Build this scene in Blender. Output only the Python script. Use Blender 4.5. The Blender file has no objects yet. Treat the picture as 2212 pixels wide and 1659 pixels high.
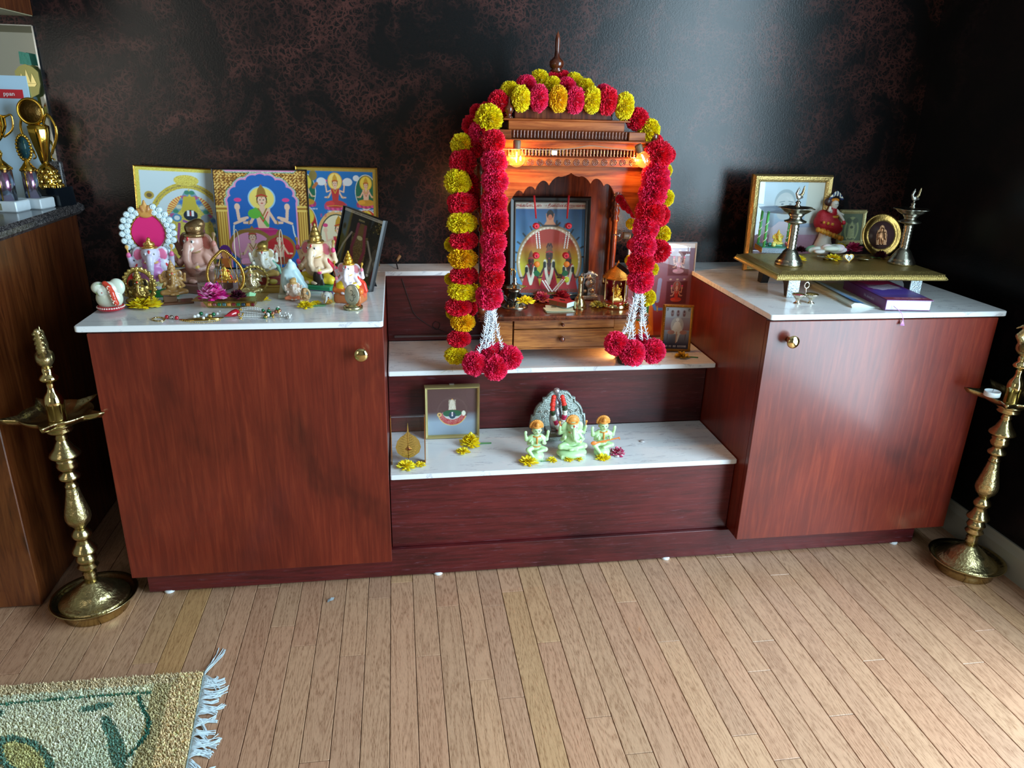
import bpy, math, random
import numpy as np
from mathutils import Vector, Matrix, Euler
random.seed(7); RNG = np.random.default_rng(7)
S = bpy.context.scene; COL = S.collection
PI = math.pi

# ------------------------------------------------------------------ camera, light, exposure
CAM = np.array([-.1255, -1.626, 1.1846]); YAW, PITCH, ROLL, FPX = -.1579, -.3599, .0265, 1590.42
Fv = np.array([math.sin(-YAW)*math.cos(PITCH), math.cos(YAW)*math.cos(PITCH), math.sin(PITCH)])
Rv = np.array([math.cos(YAW), math.sin(YAW), 0.]); Uv = np.cross(Rv, Fv)
Rv, Uv = Rv*math.cos(ROLL)+Uv*math.sin(ROLL), -Rv*math.sin(ROLL)+Uv*math.cos(ROLL)
cd = bpy.data.cameras.new('camera'); cam = bpy.data.objects.new('camera', cd); COL.objects.link(cam)
cam.matrix_world = Matrix(((Rv[0], Uv[0], -Fv[0], CAM[0]), (Rv[1], Uv[1], -Fv[1], CAM[1]), (Rv[2], Uv[2], -Fv[2], CAM[2]), (0, 0, 0, 1)))
cd.sensor_width = 36; cd.lens = FPX/2212*36; cd.clip_start = .02
S.camera = cam
def ray(u, v): return Fv+Rv*(u-1106)/FPX+Uv*(829.5-v)/FPX
def at(u, v, z): d = ray(u, v); return CAM+d*((z-CAM[2])/d[2])
def aty(u, v, y): d = ray(u, v); return CAM+d*((y-CAM[1])/d[1])
def mpp(P): return float((np.array(P)-CAM)@Fv)/FPX
def hgt(u, vb, z, vt): P = at(u, vb, z); return float(aty(u, vt, P[1])[2]-z)

w = bpy.data.worlds.new('world'); S.world = w; w.use_nodes = True
w.node_tree.nodes['Background'].inputs[0].default_value = (.75, .88, 1, 1); w.node_tree.nodes['Background'].inputs[1].default_value = .6
S.view_settings.view_transform = 'Standard'; S.view_settings.look = 'None'; S.view_settings.exposure = 0.17; S.view_settings.gamma = 1
try: S.view_settings.use_curve_mapping = False
except Exception: pass
def area(name, loc, direction, sx, sy, power, col):
    l = bpy.data.lights.new(name, 'AREA'); l.shape = 'RECTANGLE'; l.size = sx; l.size_y = sy; l.energy = power; l.color = col
    o = bpy.data.objects.new(name, l); COL.objects.link(o); o.location = loc
    o.rotation_euler = Vector(direction).to_track_quat('-Z', 'Y').to_euler(); return o
area('glass_door_daylight', (1.50, -1.32, 1.12), (-1, 0, 0), 1.64, 1.92, 132, (.62, .85, 1))
area('added_side_fill', (-2.2, -2.7, 1.4), (1, .75, -.12), 1.4, 1.4, 16, (1, .92, .80))  # added soft fill towards the cabinet fronts, no window on this side

# ------------------------------------------------------------------ materials
def new_mat(name):
    m = bpy.data.materials.new(name); m.use_nodes = True; nt = m.node_tree; return m, nt, nt.nodes['Principled BSDF']
def N(nt, t, **k):
    n = nt.nodes.new(t)
    for a, b in k.items():
        if a in n.inputs: n.inputs[a].default_value = b
        else: setattr(n, a, b)
    return n
def L(nt, a, ao, b, bi): nt.links.new(a.outputs[ao], b.inputs[bi])
def c4(c): return (c[0], c[1], c[2], 1)
def srgb(r, g, b):
    f = lambda x: (x/255/12.92) if x/255 <= .04045 else ((x/255+.055)/1.055)**2.4
    return (f(r), f(g), f(b))
MATS = {}
def M(name, col=(.5, .5, .5), rough=.5, metal=0, spec=.5, coat=0, bump=0, bscale=200, trans=0, ior=1.45, emit=None, es=0, var=0, vscale=40, sub=0, sheen=0):
    if name in MATS: return MATS[name]
    m, nt, b = new_mat(name); b.inputs['Base Color'].default_value = c4(col); b.inputs['Roughness'].default_value = rough
    b.inputs['Metallic'].default_value = metal; b.inputs['Specular IOR Level'].default_value = spec; b.inputs['Coat Weight'].default_value = coat
    b.inputs['Transmission Weight'].default_value = trans; b.inputs['IOR'].default_value = ior; b.inputs['Coat Roughness'].default_value = .08
    if sub: b.inputs['Subsurface Weight'].default_value = sub; b.inputs['Subsurface Radius'].default_value = (.01, .01, .005); b.inputs['Subsurface Scale'].default_value = .5
    if emit: b.inputs['Emission Color'].default_value = c4(emit); b.inputs['Emission Strength'].default_value = es
    tc = N(nt, 'ShaderNodeTexCoord')
    if var:
        n = N(nt, 'ShaderNodeTexNoise', Scale=vscale, Detail=5); L(nt, tc, 'Object', n, 'Vector')
        mx = N(nt, 'ShaderNodeMix', data_type='RGBA'); L(nt, n, 'Fac', mx, 0)
        mx.inputs[6].default_value = c4([x*(1-var) for x in col]); mx.inputs[7].default_value = c4([min(1, x*(1+var)) for x in col]); nt.links.new(mx.outputs[2], b.inputs['Base Color'])
    if bump:
        n = N(nt, 'ShaderNodeTexNoise', Scale=bscale, Detail=4); L(nt, tc, 'Object', n, 'Vector')
        bp = N(nt, 'ShaderNodeBump', Strength=bump, Distance=.002); L(nt, n, 'Fac', bp, 'Height'); L(nt, bp, 'Normal', b, 'Normal')
    MATS[name] = m; return m
def VC(name='painted', rough=.4, metal=0, coat=0, bump=0, bscale=400, sub=0):
    if name in MATS: return MATS[name]
    m, nt, b = new_mat(name); a = N(nt, 'ShaderNodeAttribute', attribute_name='Col'); L(nt, a, 'Color', b, 'Base Color')
    b.inputs['Roughness'].default_value = rough; b.inputs['Metallic'].default_value = metal; b.inputs['Coat Weight'].default_value = coat
    b.inputs['Coat Roughness'].default_value = .1
    if sub: b.inputs['Subsurface Weight'].default_value = sub; b.inputs['Subsurface Radius'].default_value = (.01, .01, .006); b.inputs['Subsurface Scale'].default_value = .3
    if bump:
        tc = N(nt, 'ShaderNodeTexCoord'); n = N(nt, 'ShaderNodeTexNoise', Scale=bscale, Detail=3); L(nt, tc, 'Object', n, 'Vector')
        bp = N(nt, 'ShaderNodeBump', Strength=bump, Distance=.002); L(nt, n, 'Fac', bp, 'Height'); L(nt, bp, 'Normal', b, 'Normal')
    MATS[name] = m; return m
def ramp(nt, stops, interp='LINEAR'):
    r = N(nt, 'ShaderNodeValToRGB'); cr = r.color_ramp; cr.interpolation = interp
    while len(cr.elements) < len(stops): cr.elements.new(.5)
    for e, (p, c) in zip(cr.elements, stops): e.position = p; e.color = c4(c) if len(c) == 3 else c
    return r
def coords(nt, kind='Object', scale=(1, 1, 1), rot=(0, 0, 0), loc=(0, 0, 0)):
    mp = N(nt, 'ShaderNodeMapping'); mp.inputs['Scale'].default_value = scale; mp.inputs['Rotation'].default_value = rot; mp.inputs['Location'].default_value = loc
    if kind == 'Position': g = N(nt, 'ShaderNodeNewGeometry'); L(nt, g, 'Position', mp, 'Vector')
    else: g = N(nt, 'ShaderNodeTexCoord'); L(nt, g, kind, mp, 'Vector')
    return mp
def wood(name, c0, c1, c2, scale=(60, 60, 3), rough=.3, coat=.2, blotch=2.5, pore=None, bump=.05, kind='Position', loc=(0, 0, 0), wob=1.2):
    """stained wood: grain stretched along one axis, big dark blotches, fine pores"""
    if name in MATS: return MATS[name]
    m, nt, b = new_mat(name)
    mp = coords(nt, kind, scale, loc=loc)
    g = N(nt, 'ShaderNodeTexNoise', Scale=1, Detail=7, Roughness=.65, Distortion=wob); L(nt, mp, 'Vector', g, 'Vector')
    mp2 = coords(nt, kind, tuple(blotch*(1 if s == max(scale) else .55) for s in scale), loc=loc)
    n2 = N(nt, 'ShaderNodeTexNoise', Scale=1, Detail=4, Roughness=.55, Distortion=.6); L(nt, mp2, 'Vector', n2, 'Vector')
    r1 = ramp(nt, [(.32, c0), (.5, c1), (.7, c2)]); L(nt, g, 'Fac', r1, 'Fac')
    r2 = ramp(nt, [(.33, (.4, .35, .38)), (.45, (.84, .82, .83)), (.68, (1.2, 1.25, 1.2))]); L(nt, n2, 'Fac', r2, 'Fac')
    mx = N(nt, 'ShaderNodeMix', data_type='RGBA', blend_type='MULTIPLY'); mx.inputs[0].default_value = 1
    nt.links.new(r1.outputs[0], mx.inputs[6]); nt.links.new(r2.outputs[0], mx.inputs[7]); last = mx.outputs[2]
    if pore:
        mp3 = coords(nt, kind, tuple(s*3.2 for s in scale), loc=loc)
        p = N(nt, 'ShaderNodeTexNoise', Scale=1, Detail=3, Roughness=.7, Distortion=1.5); L(nt, mp3, 'Vector', p, 'Vector')
        rp = ramp(nt, [(.58, (0, 0, 0)), (.72, (1, 1, 1))]); L(nt, p, 'Fac', rp, 'Fac')
        mq = N(nt, 'ShaderNodeMix', data_type='RGBA'); nt.links.new(rp.outputs[0], mq.inputs[0]); nt.links.new(last, mq.inputs[6]); mq.inputs[7].default_value = c4(pore); last = mq.outputs[2]
    nt.links.new(last, b.inputs['Base Color']); b.inputs['Roughness'].default_value = rough; b.inputs['Coat Weight'].default_value = coat; b.inputs['Coat Roughness'].default_value = .15
    bp = N(nt, 'ShaderNodeBump', Strength=bump, Distance=.002); L(nt, g, 'Fac', bp, 'Height'); L(nt, bp, 'Normal', b, 'Normal')
    MATS[name] = m; return m

def glass(name='clear_glass', tint=(1, 1, 1), refl=.06, rough=.02):
    if name in MATS: return MATS[name]
    m, nt, b = new_mat(name); nt.nodes.remove(b); out = nt.nodes['Material Output']
    t = N(nt, 'ShaderNodeBsdfTransparent'); t.inputs[0].default_value = c4(tint)
    g = N(nt, 'ShaderNodeBsdfGlossy'); g.inputs['Roughness'].default_value = rough
    fr = N(nt, 'ShaderNodeFresnel', IOR=1.45); ad = N(nt, 'ShaderNodeMath', operation='ADD'); ad.inputs[1].default_value = refl-.04; L(nt, fr, 0, ad, 0)
    ge = N(nt, 'ShaderNodeNewGeometry'); bf = N(nt, 'ShaderNodeMath', operation='SUBTRACT'); bf.inputs[0].default_value = 1; L(nt, ge, 'Backfacing', bf, 1); mb_ = N(nt, 'ShaderNodeMath', operation='MULTIPLY'); L(nt, ad, 0, mb_, 0); L(nt, bf, 0, mb_, 1); ad = mb_
    mx = N(nt, 'ShaderNodeMixShader'); L(nt, ad, 0, mx, 0); L(nt, t, 0, mx, 1); L(nt, g, 0, mx, 2); L(nt, mx, 0, out, 'Surface')
    MATS[name] = m; return m

GOLD = M('gold_paint', srgb(214, 170, 84), .32, 1, bump=.15, bscale=300)
BRASS = M('aged_brass', srgb(184, 166, 118), .2, 1, bump=.35, bscale=160, var=.4, vscale=60)
BRASS_P = M('polished_brass', srgb(222, 200, 142), .09, 1)
SILVER = M('silver_metal', srgb(150, 146, 132), .26, 1, bump=.35, bscale=250, var=.4, vscale=90)
SILVER_D = M('dark_silver', srgb(92, 90, 88), .3, 1, bump=.3, bscale=300)
BLACKP = M('black_plastic', (.008, .008, .009), .3)
BLACKW = M('black_wood', (.012, .011, .012), .45)
WHITEP = M('white_plastic', (.75, .78, .8), .4)
RED = M('red_cloth', srgb(178, 22, 34), .6)
GREEN = M('leaf_green', srgb(86, 138, 84), .55, var=.3)
ROSEW = wood('rosewood', srgb(96, 40, 16), srgb(158, 78, 34), srgb(196, 112, 54), (5, 90, 70), .25, .6, 6, bump=.03, kind='Object', wob=.8)
ROSEW_D = wood('dark_rosewood', srgb(66, 26, 13), srgb(108, 48, 24), srgb(140, 72, 38), (60, 60, 6), .25, .6, 6, bump=.03, kind='Object')
TEAK = wood('teak_veneer', srgb(104, 54, 20), srgb(158, 92, 40), srgb(192, 124, 60), (7, 60, 110), .35, .5, 5, bump=.03, kind='Object', wob=1.6)
MAHOG = wood('mahogany_stain', srgb(92, 24, 13), srgb(106, 31, 17), srgb(124, 44, 24), (90, 90, 6), .36, .2, 3.2, bump=.05, wob=.7)
OAKRED = wood('red_oak_stain', srgb(64, 16, 17), srgb(86, 22, 24), srgb(104, 32, 33), (4.5, 60, 70), .38, .15, 3, pore=srgb(98, 56, 64), bump=.08)
BARWOOD = wood('bar_cabinet_wood', srgb(60, 26, 10), srgb(92, 44, 18), srgb(112, 60, 27), (60, 60, 5), .3, .3, 2, bump=.03)
def marble():
    m, nt, b = new_mat('white_marble')
    mp = coords(nt, 'Position', (7, 34, 10), (0, 0, .5))
    n = N(nt, 'ShaderNodeTexNoise', Scale=1, Detail=8, Roughness=.68, Distortion=1.6); L(nt, mp, 'Vector', n, 'Vector')
    r = ramp(nt, [(.0, srgb(222, 226, 228)), (.55, srgb(232, 234, 235)), (.58, srgb(190, 192, 198)), (.6, srgb(228, 230, 232)), (.68, srgb(212, 212, 213)), (.74, srgb(140, 136, 138))]); L(nt, n, 'Fac', r, 'Fac')
    nt.links.new(r.outputs[0], b.inputs['Base Color']); b.inputs['Roughness'].default_value = .16; return m
MARBLE = marble()
def granite():
    m, nt, b = new_mat('dark_granite'); mp = coords(nt, 'Position', (180, 180, 180))
    n = N(nt, 'ShaderNodeTexNoise', Scale=1, Detail=5, Roughness=.7, Distortion=1.5); L(nt, mp, 'Vector', n, 'Vector')
    r = ramp(nt, [(.4, srgb(22, 22, 25)), (.52, srgb(58, 56, 58)), (.6, srgb(120, 112, 108)), (.66, srgb(34, 32, 34))]); L(nt, n, 'Fac', r, 'Fac')
    nt.links.new(r.outputs[0], b.inputs['Base Color']); b.inputs['Roughness'].default_value = .2; return m
GRANITE = granite()
def wallmat(name, vein):
    m, nt, b = new_mat(name)
    mp = coords(nt, 'Position', (1, 1, 1))
    warp = N(nt, 'ShaderNodeTexNoise', Scale=26, Detail=3); L(nt, mp, 'Vector', warp, 'Vector')
    sc = N(nt, 'ShaderNodeVectorMath', operation='SCALE'); sc.inputs[3].default_value = .055; L(nt, warp, 'Color', sc, 0)
    ad = N(nt, 'ShaderNodeVectorMath', operation='ADD'); L(nt, mp, 'Vector', ad, 0); L(nt, sc, 0, ad, 1)
    v = N(nt, 'ShaderNodeTexVoronoi', feature='DISTANCE_TO_EDGE', Scale=58); L(nt, ad, 0, v, 'Vector')
    rv = ramp(nt, [(.0, (1, 1, 1)), (.09, (.5, .5, .5)), (.2, (0, 0, 0))]); L(nt, v, 'Distance', rv, 'Fac')
    n2 = N(nt, 'ShaderNodeTexNoise', Scale=80, Detail=6, Roughness=.75, Distortion=2.6); L(nt, mp, 'Vector', n2, 'Vector')
    rn = ramp(nt, [(.5, (0, 0, 0)), (.6, (1, 1, 1))]); L(nt, n2, 'Fac', rn, 'Fac')
    mxv = N(nt, 'ShaderNodeMix', data_type='RGBA', blend_type='LIGHTEN'); mxv.inputs[0].default_value = .8; nt.links.new(rv.outputs[0], mxv.inputs[6]); nt.links.new(rn.outputs[0], mxv.inputs[7])
    n3 = N(nt, 'ShaderNodeTexNoise', Scale=7, Detail=4, Roughness=.6, Distortion=.8); L(nt, mp, 'Vector', n3, 'Vector')
    rm = ramp(nt, [(.42, (.03, .03, .03)), (.66, (.9, .9, .9))]); L(nt, n3, 'Fac', rm, 'Fac')
    mu = N(nt, 'ShaderNodeMix', data_type='RGBA', blend_type='MULTIPLY'); mu.inputs[0].default_value = 1; nt.links.new(mxv.outputs[2], mu.inputs[6]); nt.links.new(rm.outputs[0], mu.inputs[7])
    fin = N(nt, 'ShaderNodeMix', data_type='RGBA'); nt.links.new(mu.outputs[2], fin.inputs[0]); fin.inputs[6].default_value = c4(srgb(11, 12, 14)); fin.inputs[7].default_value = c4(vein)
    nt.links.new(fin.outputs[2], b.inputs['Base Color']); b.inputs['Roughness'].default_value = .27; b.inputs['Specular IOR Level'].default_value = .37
    lb = N(nt, 'ShaderNodeTexNoise', Scale=230, Detail=3, Roughness=.6); L(nt, mp, 'Vector', lb, 'Vector')
    bp = N(nt, 'ShaderNodeBump', Strength=.22, Distance=.0012); L(nt, lb, 'Fac', bp, 'Height'); L(nt, bp, 'Normal', b, 'Normal')
    return m
WALL = wallmat('mottled_black_wallpaper', srgb(84, 48, 43)); WALL_R = wallmat('shaded_mottled_black_wallpaper', srgb(36, 26, 28))  # right wall: same paper, its shade put into a darker vein colour
PAINT = M('cream_wall_paint', srgb(134, 123, 105), .7)
def oakfloor():
    m, nt, b = new_mat('oak_plank')
    oi = N(nt, 'ShaderNodeObjectInfo'); g = N(nt, 'ShaderNodeNewGeometry')
    off = N(nt, 'ShaderNodeVectorMath', operation='SCALE'); cb = N(nt, 'ShaderNodeCombineXYZ'); L(nt, oi, 'Random', cb, 0); L(nt, oi, 'Random', cb, 1); off.inputs[3].default_value = 37; L(nt, cb, 0, off, 0)
    ad = N(nt, 'ShaderNodeVectorMath', operation='ADD'); L(nt, g, 'Position', ad, 0); L(nt, off, 0, ad, 1)
    mp = N(nt, 'ShaderNodeMapping'); mp.inputs['Scale'].default_value = (30, 2.2, 10); L(nt, ad, 0, mp, 'Vector')
    n0 = N(nt, 'ShaderNodeTexNoise', Scale=.8, Detail=2, Distortion=.6); L(nt, mp, 'Vector', n0, 'Vector')
    rg = N(nt, 'ShaderNodeMath', operation='MULTIPLY'); rg.inputs[1].default_value = 95; L(nt, n0, 'Fac', rg, 0)
    sn = N(nt, 'ShaderNodeMath', operation='SINE'); L(nt, rg, 0, sn, 0)
    mp2 = N(nt, 'ShaderNodeMapping'); mp2.inputs['Scale'].default_value = (820, 55, 10); L(nt, ad, 0, mp2, 'Vector')
    pz = N(nt, 'ShaderNodeTexNoise', Scale=1, Detail=3, Roughness=.65); L(nt, mp2, 'Vector', pz, 'Vector')
    ml = N(nt, 'ShaderNodeMath', operation='MULTIPLY_ADD'); ml.inputs[1].default_value = .075; L(nt, sn, 0, ml, 0); L(nt, pz, 'Fac', ml, 2)
    gr = ramp(nt, [(.34, (.50, .42, .36)), (.46, (.86, .83, .80)), (.6, (1.04, 1.03, 1.01))]); L(nt, ml, 0, gr, 'Fac')
    tint = ramp(nt, [(0, srgb(184, 140, 112)), (.2, srgb(194, 150, 120)), (.4, srgb(184, 146, 116)), (.55, srgb(192, 150, 120)), (.7, srgb(178, 138, 112)), (.85, srgb(196, 154, 122)), (.94, srgb(188, 148, 110)), (1, srgb(196, 150, 92))]); L(nt, oi, 'Random', tint, 'Fac')
    mx = N(nt, 'ShaderNodeMix', data_type='RGBA', blend_type='MULTIPLY'); mx.inputs[0].default_value = .9; nt.links.new(tint.outputs[0], mx.inputs[6]); nt.links.new(gr.outputs[0], mx.inputs[7])
    st = N(nt, 'ShaderNodeTexNoise', Scale=5, Detail=3); mp3 = N(nt, 'ShaderNodeMapping'); mp3.inputs['Scale'].default_value = (4, .9, 1); L(nt, ad, 0, mp3, 'Vector'); L(nt, mp3, 0, st, 'Vector')
    rs = ramp(nt, [(.74, (0, 0, 0)), (.80, (1, 1, 1))]); L(nt, st, 'Fac', rs, 'Fac')
    mo = N(nt, 'ShaderNodeMix', data_type='RGBA'); nt.links.new(rs.outputs[0], mo.inputs[0]); nt.links.new(mx.outputs[2], mo.inputs[6]); mo.inputs[7].default_value = c4(srgb(176, 108, 40))
    nt.links.new(mo.outputs[2], b.inputs['Base Color']); b.inputs['Roughness'].default_value = .3
    bp = N(nt, 'ShaderNodeBump', Strength=.12, Distance=.001); L(nt, ml, 0, bp, 'Height'); L(nt, bp, 'Normal', b, 'Normal')
    return m
OAK = oakfloor()

# ------------------------------------------------------------------ mesh helpers
class MB:
    def __init__(s): s.v = []; s.f = []; s.c = []; s.cur = (1, 1, 1); s.sm = []
    def add(s, vs, fs, smooth=False):
        o = len(s.v); s.v += [tuple(map(float, p)) for p in vs]; s.f += [tuple(i+o for i in f) for f in fs]; s.c += [s.cur]*len(vs); s.sm += [smooth]*len(fs); return s
    def box(s, x0, x1, y0, y1, z0, z1, bev=0):
        if bev <= 0:
            V = [(x, y, z) for z in (z0, z1) for y in (y0, y1) for x in (x0, x1)]
            return s.add(V, [(0, 2, 3, 1), (4, 5, 7, 6), (0, 1, 5, 4), (2, 6, 7, 3), (0, 4, 6, 2), (1, 3, 7, 5)])
        b = min(bev, (x1-x0)/2.01, (y1-y0)/2.01, (z1-z0)/2.01); R = []
        for z, i in ((z0, b), (z0+b, 0), (z1-b, 0), (z1, b)):
            for dx, dy in ((0, 1), (1, 0), (2, 0), (3, 1), (3, 2), (2, 3), (1, 3), (0, 2)):
                xs = (x0+i, x0+i+b, x1-i-b, x1-i); ys = (y0+i, y0+i+b, y1-i-b, y1-i)
                R.append((xs[dx], ys[dy], z))
        F = [tuple(range(7, -1, -1)), tuple(range(24, 32))]
        for k in range(3):
            for j in range(8): a = k*8+j; c = k*8+(j+1) % 8; F.append((a, c, c+8, a+8))
        return s.add(R, F)
    def lathe(s, prof, cx=0, cy=0, n=24, smooth=True, a0=0, rxy=(1, 1), lobes=0, lob=0):
        V = []
        for r, z in prof:
            for k in range(n):
                a = a0+2*PI*k/n; q = r*(1+lob*math.cos(lobes*a)) if lobes else r
                V.append((cx+q*math.cos(a)*rxy[0], cy+q*math.sin(a)*rxy[1], z))
        F = []
        for i in range(len(prof)-1):
            for k in range(n): a = i*n+k; b = i*n+(k+1) % n; F.append((a, b, b+n, a+n))
        F.append(tuple(range(n-1, -1, -1))); F.append(tuple((len(prof)-1)*n+k for k in range(n)))
        return s.add(V, F, smooth)
    def tube(s, pts, r, n=8, smooth=True, cap=True):
        pts = [Vector(p) for p in pts]; m = len(pts); rr = [r]*m if not hasattr(r, '__len__') else r
        V = []; up = Vector((0, 0, 1)); prev = None
        for i, p in enumerate(pts):
            t = (pts[min(i+1, m-1)]-pts[max(i-1, 0)]).normalized()
            if prev is None: q = t.cross(up); q = q.normalized() if q.length > 1e-3 else t.cross(Vector((1, 0, 0))).normalized()
            else: q = (prev-t*prev.dot(t)).normalized()
            prev = q; b2 = t.cross(q)
            for k in range(n): a = 2*PI*k/n; V.append(p+(q*math.cos(a)+b2*math.sin(a))*rr[i])
        F = [(i*n+k, i*n+(k+1) % n, (i+1)*n+(k+1) % n, (i+1)*n+k) for i in range(m-1) for k in range(n)]
        if cap: F += [tuple(range(n-1, -1, -1)), tuple((m-1)*n+k for k in range(n))]
        return s.add(V, F, smooth)
    def sph(s, c, r, n=12, m=8):
        r = (r, r, r) if not hasattr(r, '__len__') else r; V = [(c[0], c[1], c[2]-r[2])]
        for i in range(1, m):
            a = -PI/2+PI*i/m
            for k in range(n): b = 2*PI*k/n; V.append((c[0]+r[0]*math.cos(a)*math.cos(b), c[1]+r[1]*math.cos(a)*math.sin(b), c[2]+r[2]*math.sin(a)))
        V.append((c[0], c[1], c[2]+r[2])); e = len(V)-1
        F = [(0, 1+(k+1) % n, 1+k) for k in range(n)]+[(1+i*n+k, 1+i*n+(k+1) % n, 1+(i+1)*n+(k+1) % n, 1+(i+1)*n+k) for i in range(m-2) for k in range(n)]+[(1+(m-2)*n+k, 1+(m-2)*n+(k+1) % n, e) for k in range(n)]
        return s.add(V, F, True)
    def prism(s, pts, y0, y1, axis='y'):
        """outline in xz pushed along y (or xy along z, yz along x)"""
        n = len(pts)
        f = {'y': lambda p, t: (p[0], t, p[1]), 'z': lambda p, t: (p[0], p[1], t), 'x': lambda p, t: (t, p[0], p[1])}[axis]
        V = [f(p, y0) for p in pts]+[f(p, y1) for p in pts]
        return s.add(V, [tuple(range(n-1, -1, -1)), tuple(range(n, 2*n))]+[(k, (k+1) % n, (k+1) % n+n, k+n) for k in range(n)])
    def xf(s, mat, start=0):
        mat = Matrix(mat)
        for i in range(start, len(s.v)): s.v[i] = tuple(mat @ Vector(s.v[i]))
        return s
    def mesh(s, name, m, recalc=True):
        me = bpy.data.meshes.new(name); me.from_pydata(s.v, [], s.f); me.materials.append(m)
        if any(c != (1, 1, 1) for c in s.c):
            at_ = me.color_attributes.new('Col', 'FLOAT_COLOR', 'POINT'); at_.data.foreach_set('color', np.c_[np.array(s.c, float), np.ones(len(s.c))].ravel())
        me.polygons.foreach_set('use_smooth', s.sm)
        if recalc:
            import bmesh
            bm = bmesh.new(); bm.from_mesh(me); bmesh.ops.recalc_face_normals(bm, faces=bm.faces); bm.to_mesh(me); bm.free()
        me.update(); return me
    def build(s, name, m, parent=None, loc=(0, 0, 0), rot=(0, 0, 0), kind=None, label=None):
        o = bpy.data.objects.new(name, s.mesh(name, m)); COL.objects.link(o); o.location = loc; o.rotation_euler = rot
        if parent: o.parent = parent
        if kind: o['kind'] = kind
        if label: o['label'] = label
        return o
def thing(name, label, cat, loc=(0, 0, 0), rz=0, group=None, rot=None):
    o = bpy.data.objects.new(name, None); COL.objects.link(o); o.empty_display_size = .02
    o.location = tuple(map(float, loc)); o.rotation_euler = rot or (0, 0, rz); o['label'] = label; o['category'] = cat
    if group: o['group'] = group
    return o
def tag(o, label, cat, group=None):
    o['label'] = label; o['category'] = cat
    if group: o['group'] = group
    return o
def part(name, me, parent, loc=(0, 0, 0), rot=(0, 0, 0), sc=1, mat=None):
    o = bpy.data.objects.new(name, me); COL.objects.link(o); o.parent = parent; o.location = tuple(map(float, loc)); o.rotation_euler = rot; o.scale = (sc,)*3 if not hasattr(sc, '__len__') else sc
    if mat: o.material_slots[0].link = 'OBJECT'; o.material_slots[0].material = mat
    return o
def copy_tree(o, parent=None, label=None):
    c = o.copy(); COL.objects.link(c)
    if parent: c.parent = parent
    if label: c['label'] = label
    for ch in o.children: copy_tree(ch, c)
    return c

# ------------------------------------------------------------------ setting
WY, ZC = .649, 2.45; XR = 1.5295; XL = -2.3; YB = -4.0
def struct(name, mb, m): return mb.build(name, m, kind='structure')
struct('wall_back', MB().box(XL-.1, XR+.1, WY, WY+.1, 0, ZC), WALL)
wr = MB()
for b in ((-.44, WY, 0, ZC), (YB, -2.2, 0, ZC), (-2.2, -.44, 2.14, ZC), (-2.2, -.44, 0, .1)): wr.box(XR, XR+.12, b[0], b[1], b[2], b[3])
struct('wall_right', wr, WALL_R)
struct('wall_left', MB().box(XL-.1, XL, YB, WY, 0, ZC), PAINT)
struct('wall_front', MB().box(XL-.1, XR+.12, YB-.1, YB, 0, ZC), PAINT)
struct('ceiling', MB().box(XL-.1, XR+.12, YB-.1, WY+.1, ZC, ZC+.1), M('ceiling_white', srgb(130, 126, 120), .8))
win = struct('window_1', MB().box(XR+.05, XR+.09, -2.2, -2.15, .1, 2.14).box(XR+.05, XR+.09, -.49, -.44, .1, 2.14).box(XR+.05, XR+.09, -1.345, -1.295, .1, 2.14).box(XR+.05, XR+.09, -2.2, -.44, 2.09, 2.14).box(XR+.05, XR+.09, -2.2, -.44, .1, .15), WHITEP)
MB().box(XR+.068, XR+.072, -2.16, -.48, .14, 2.1).build('glass_pane', glass(), win)
bb = MB().prism([(XR-.016, 0), (XR, 0), (XR, .094), (XR-.006, .094), (XR-.009, .082), (XR-.016, .07)], -.42, WY, 'y')
struct('baseboard_right', bb, M('baseboard_paint', srgb(150, 148, 138), .45))

fl = struct('floor', MB().box(XL-.1, XR+.12, YB-.1, WY+.1, -.05, -.0125), M('subfloor_dark', (.03, .018, .01), .8))
PW = .0571; PX0 = -.1711
JO = {}  # end joints seen in the photograph, by column
for (u, v) in ((1284+0, 1203), (1360, 1300), (1389, 1626), (1607, 1588), (1647, 1385), (1680, 1242), (1565, 1203), (1700, 1640), (1891, 1426), (1818, 1545), (2064, 1267), (2126, 1362), (869, 1258), (945, 1310+1), (1106, 1278), (1042, 1308+2), (1185, 1387), (1105, 1507), (1290, 1549), (310, 1433), (577, 1269), (653, 1395), (672, 1646), (595, 1354), (30, 1455)):
    P = at(u, v, 0); JO.setdefault(int(math.floor((P[0]-PX0)/PW)), []).append(P[1])
kmin, kmax = int((-1.45-PX0)/PW), int((XR-PX0)/PW)
far = MB()
for k in range(int((XL-PX0)/PW), kmax+1):
    x0, x1 = PX0+k*PW, min(PX0+(k+1)*PW, XR)-0; js = sorted(JO.get(k, []))
    r = random.Random(k*13+5)
    ys = [-1.15]
    if not js: js = [r.uniform(-.75, .0)] if r.random() < .45 else []
    ys += [j for j in js if j > -1.1]+[WY]
    if k < kmin or k > kmax: ys = [-1.15, WY]
    for a, b_ in zip(ys[:-1], ys[1:]):
        g = .0007
        if k < kmin: far.box(x0+g, x1-g, a+g, b_-g, -.012, 0, .0006); continue
        h = r.uniform(-.0003, .0002)
        MB().box(x0+g, x1-g, a+g, b_-g, -.012, h, .0007).build('plank', OAK, fl)
    y = -1.15
    while y > YB:
        y2 = y-r.uniform(.5, 1.3); far.box(x0+.0005, x1-.0005, max(y2, YB)+.0005, y-.0005, -.012, 0, .0006); y = y2
far.build('plank_field', OAK, fl, kind='stuff')

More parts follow.
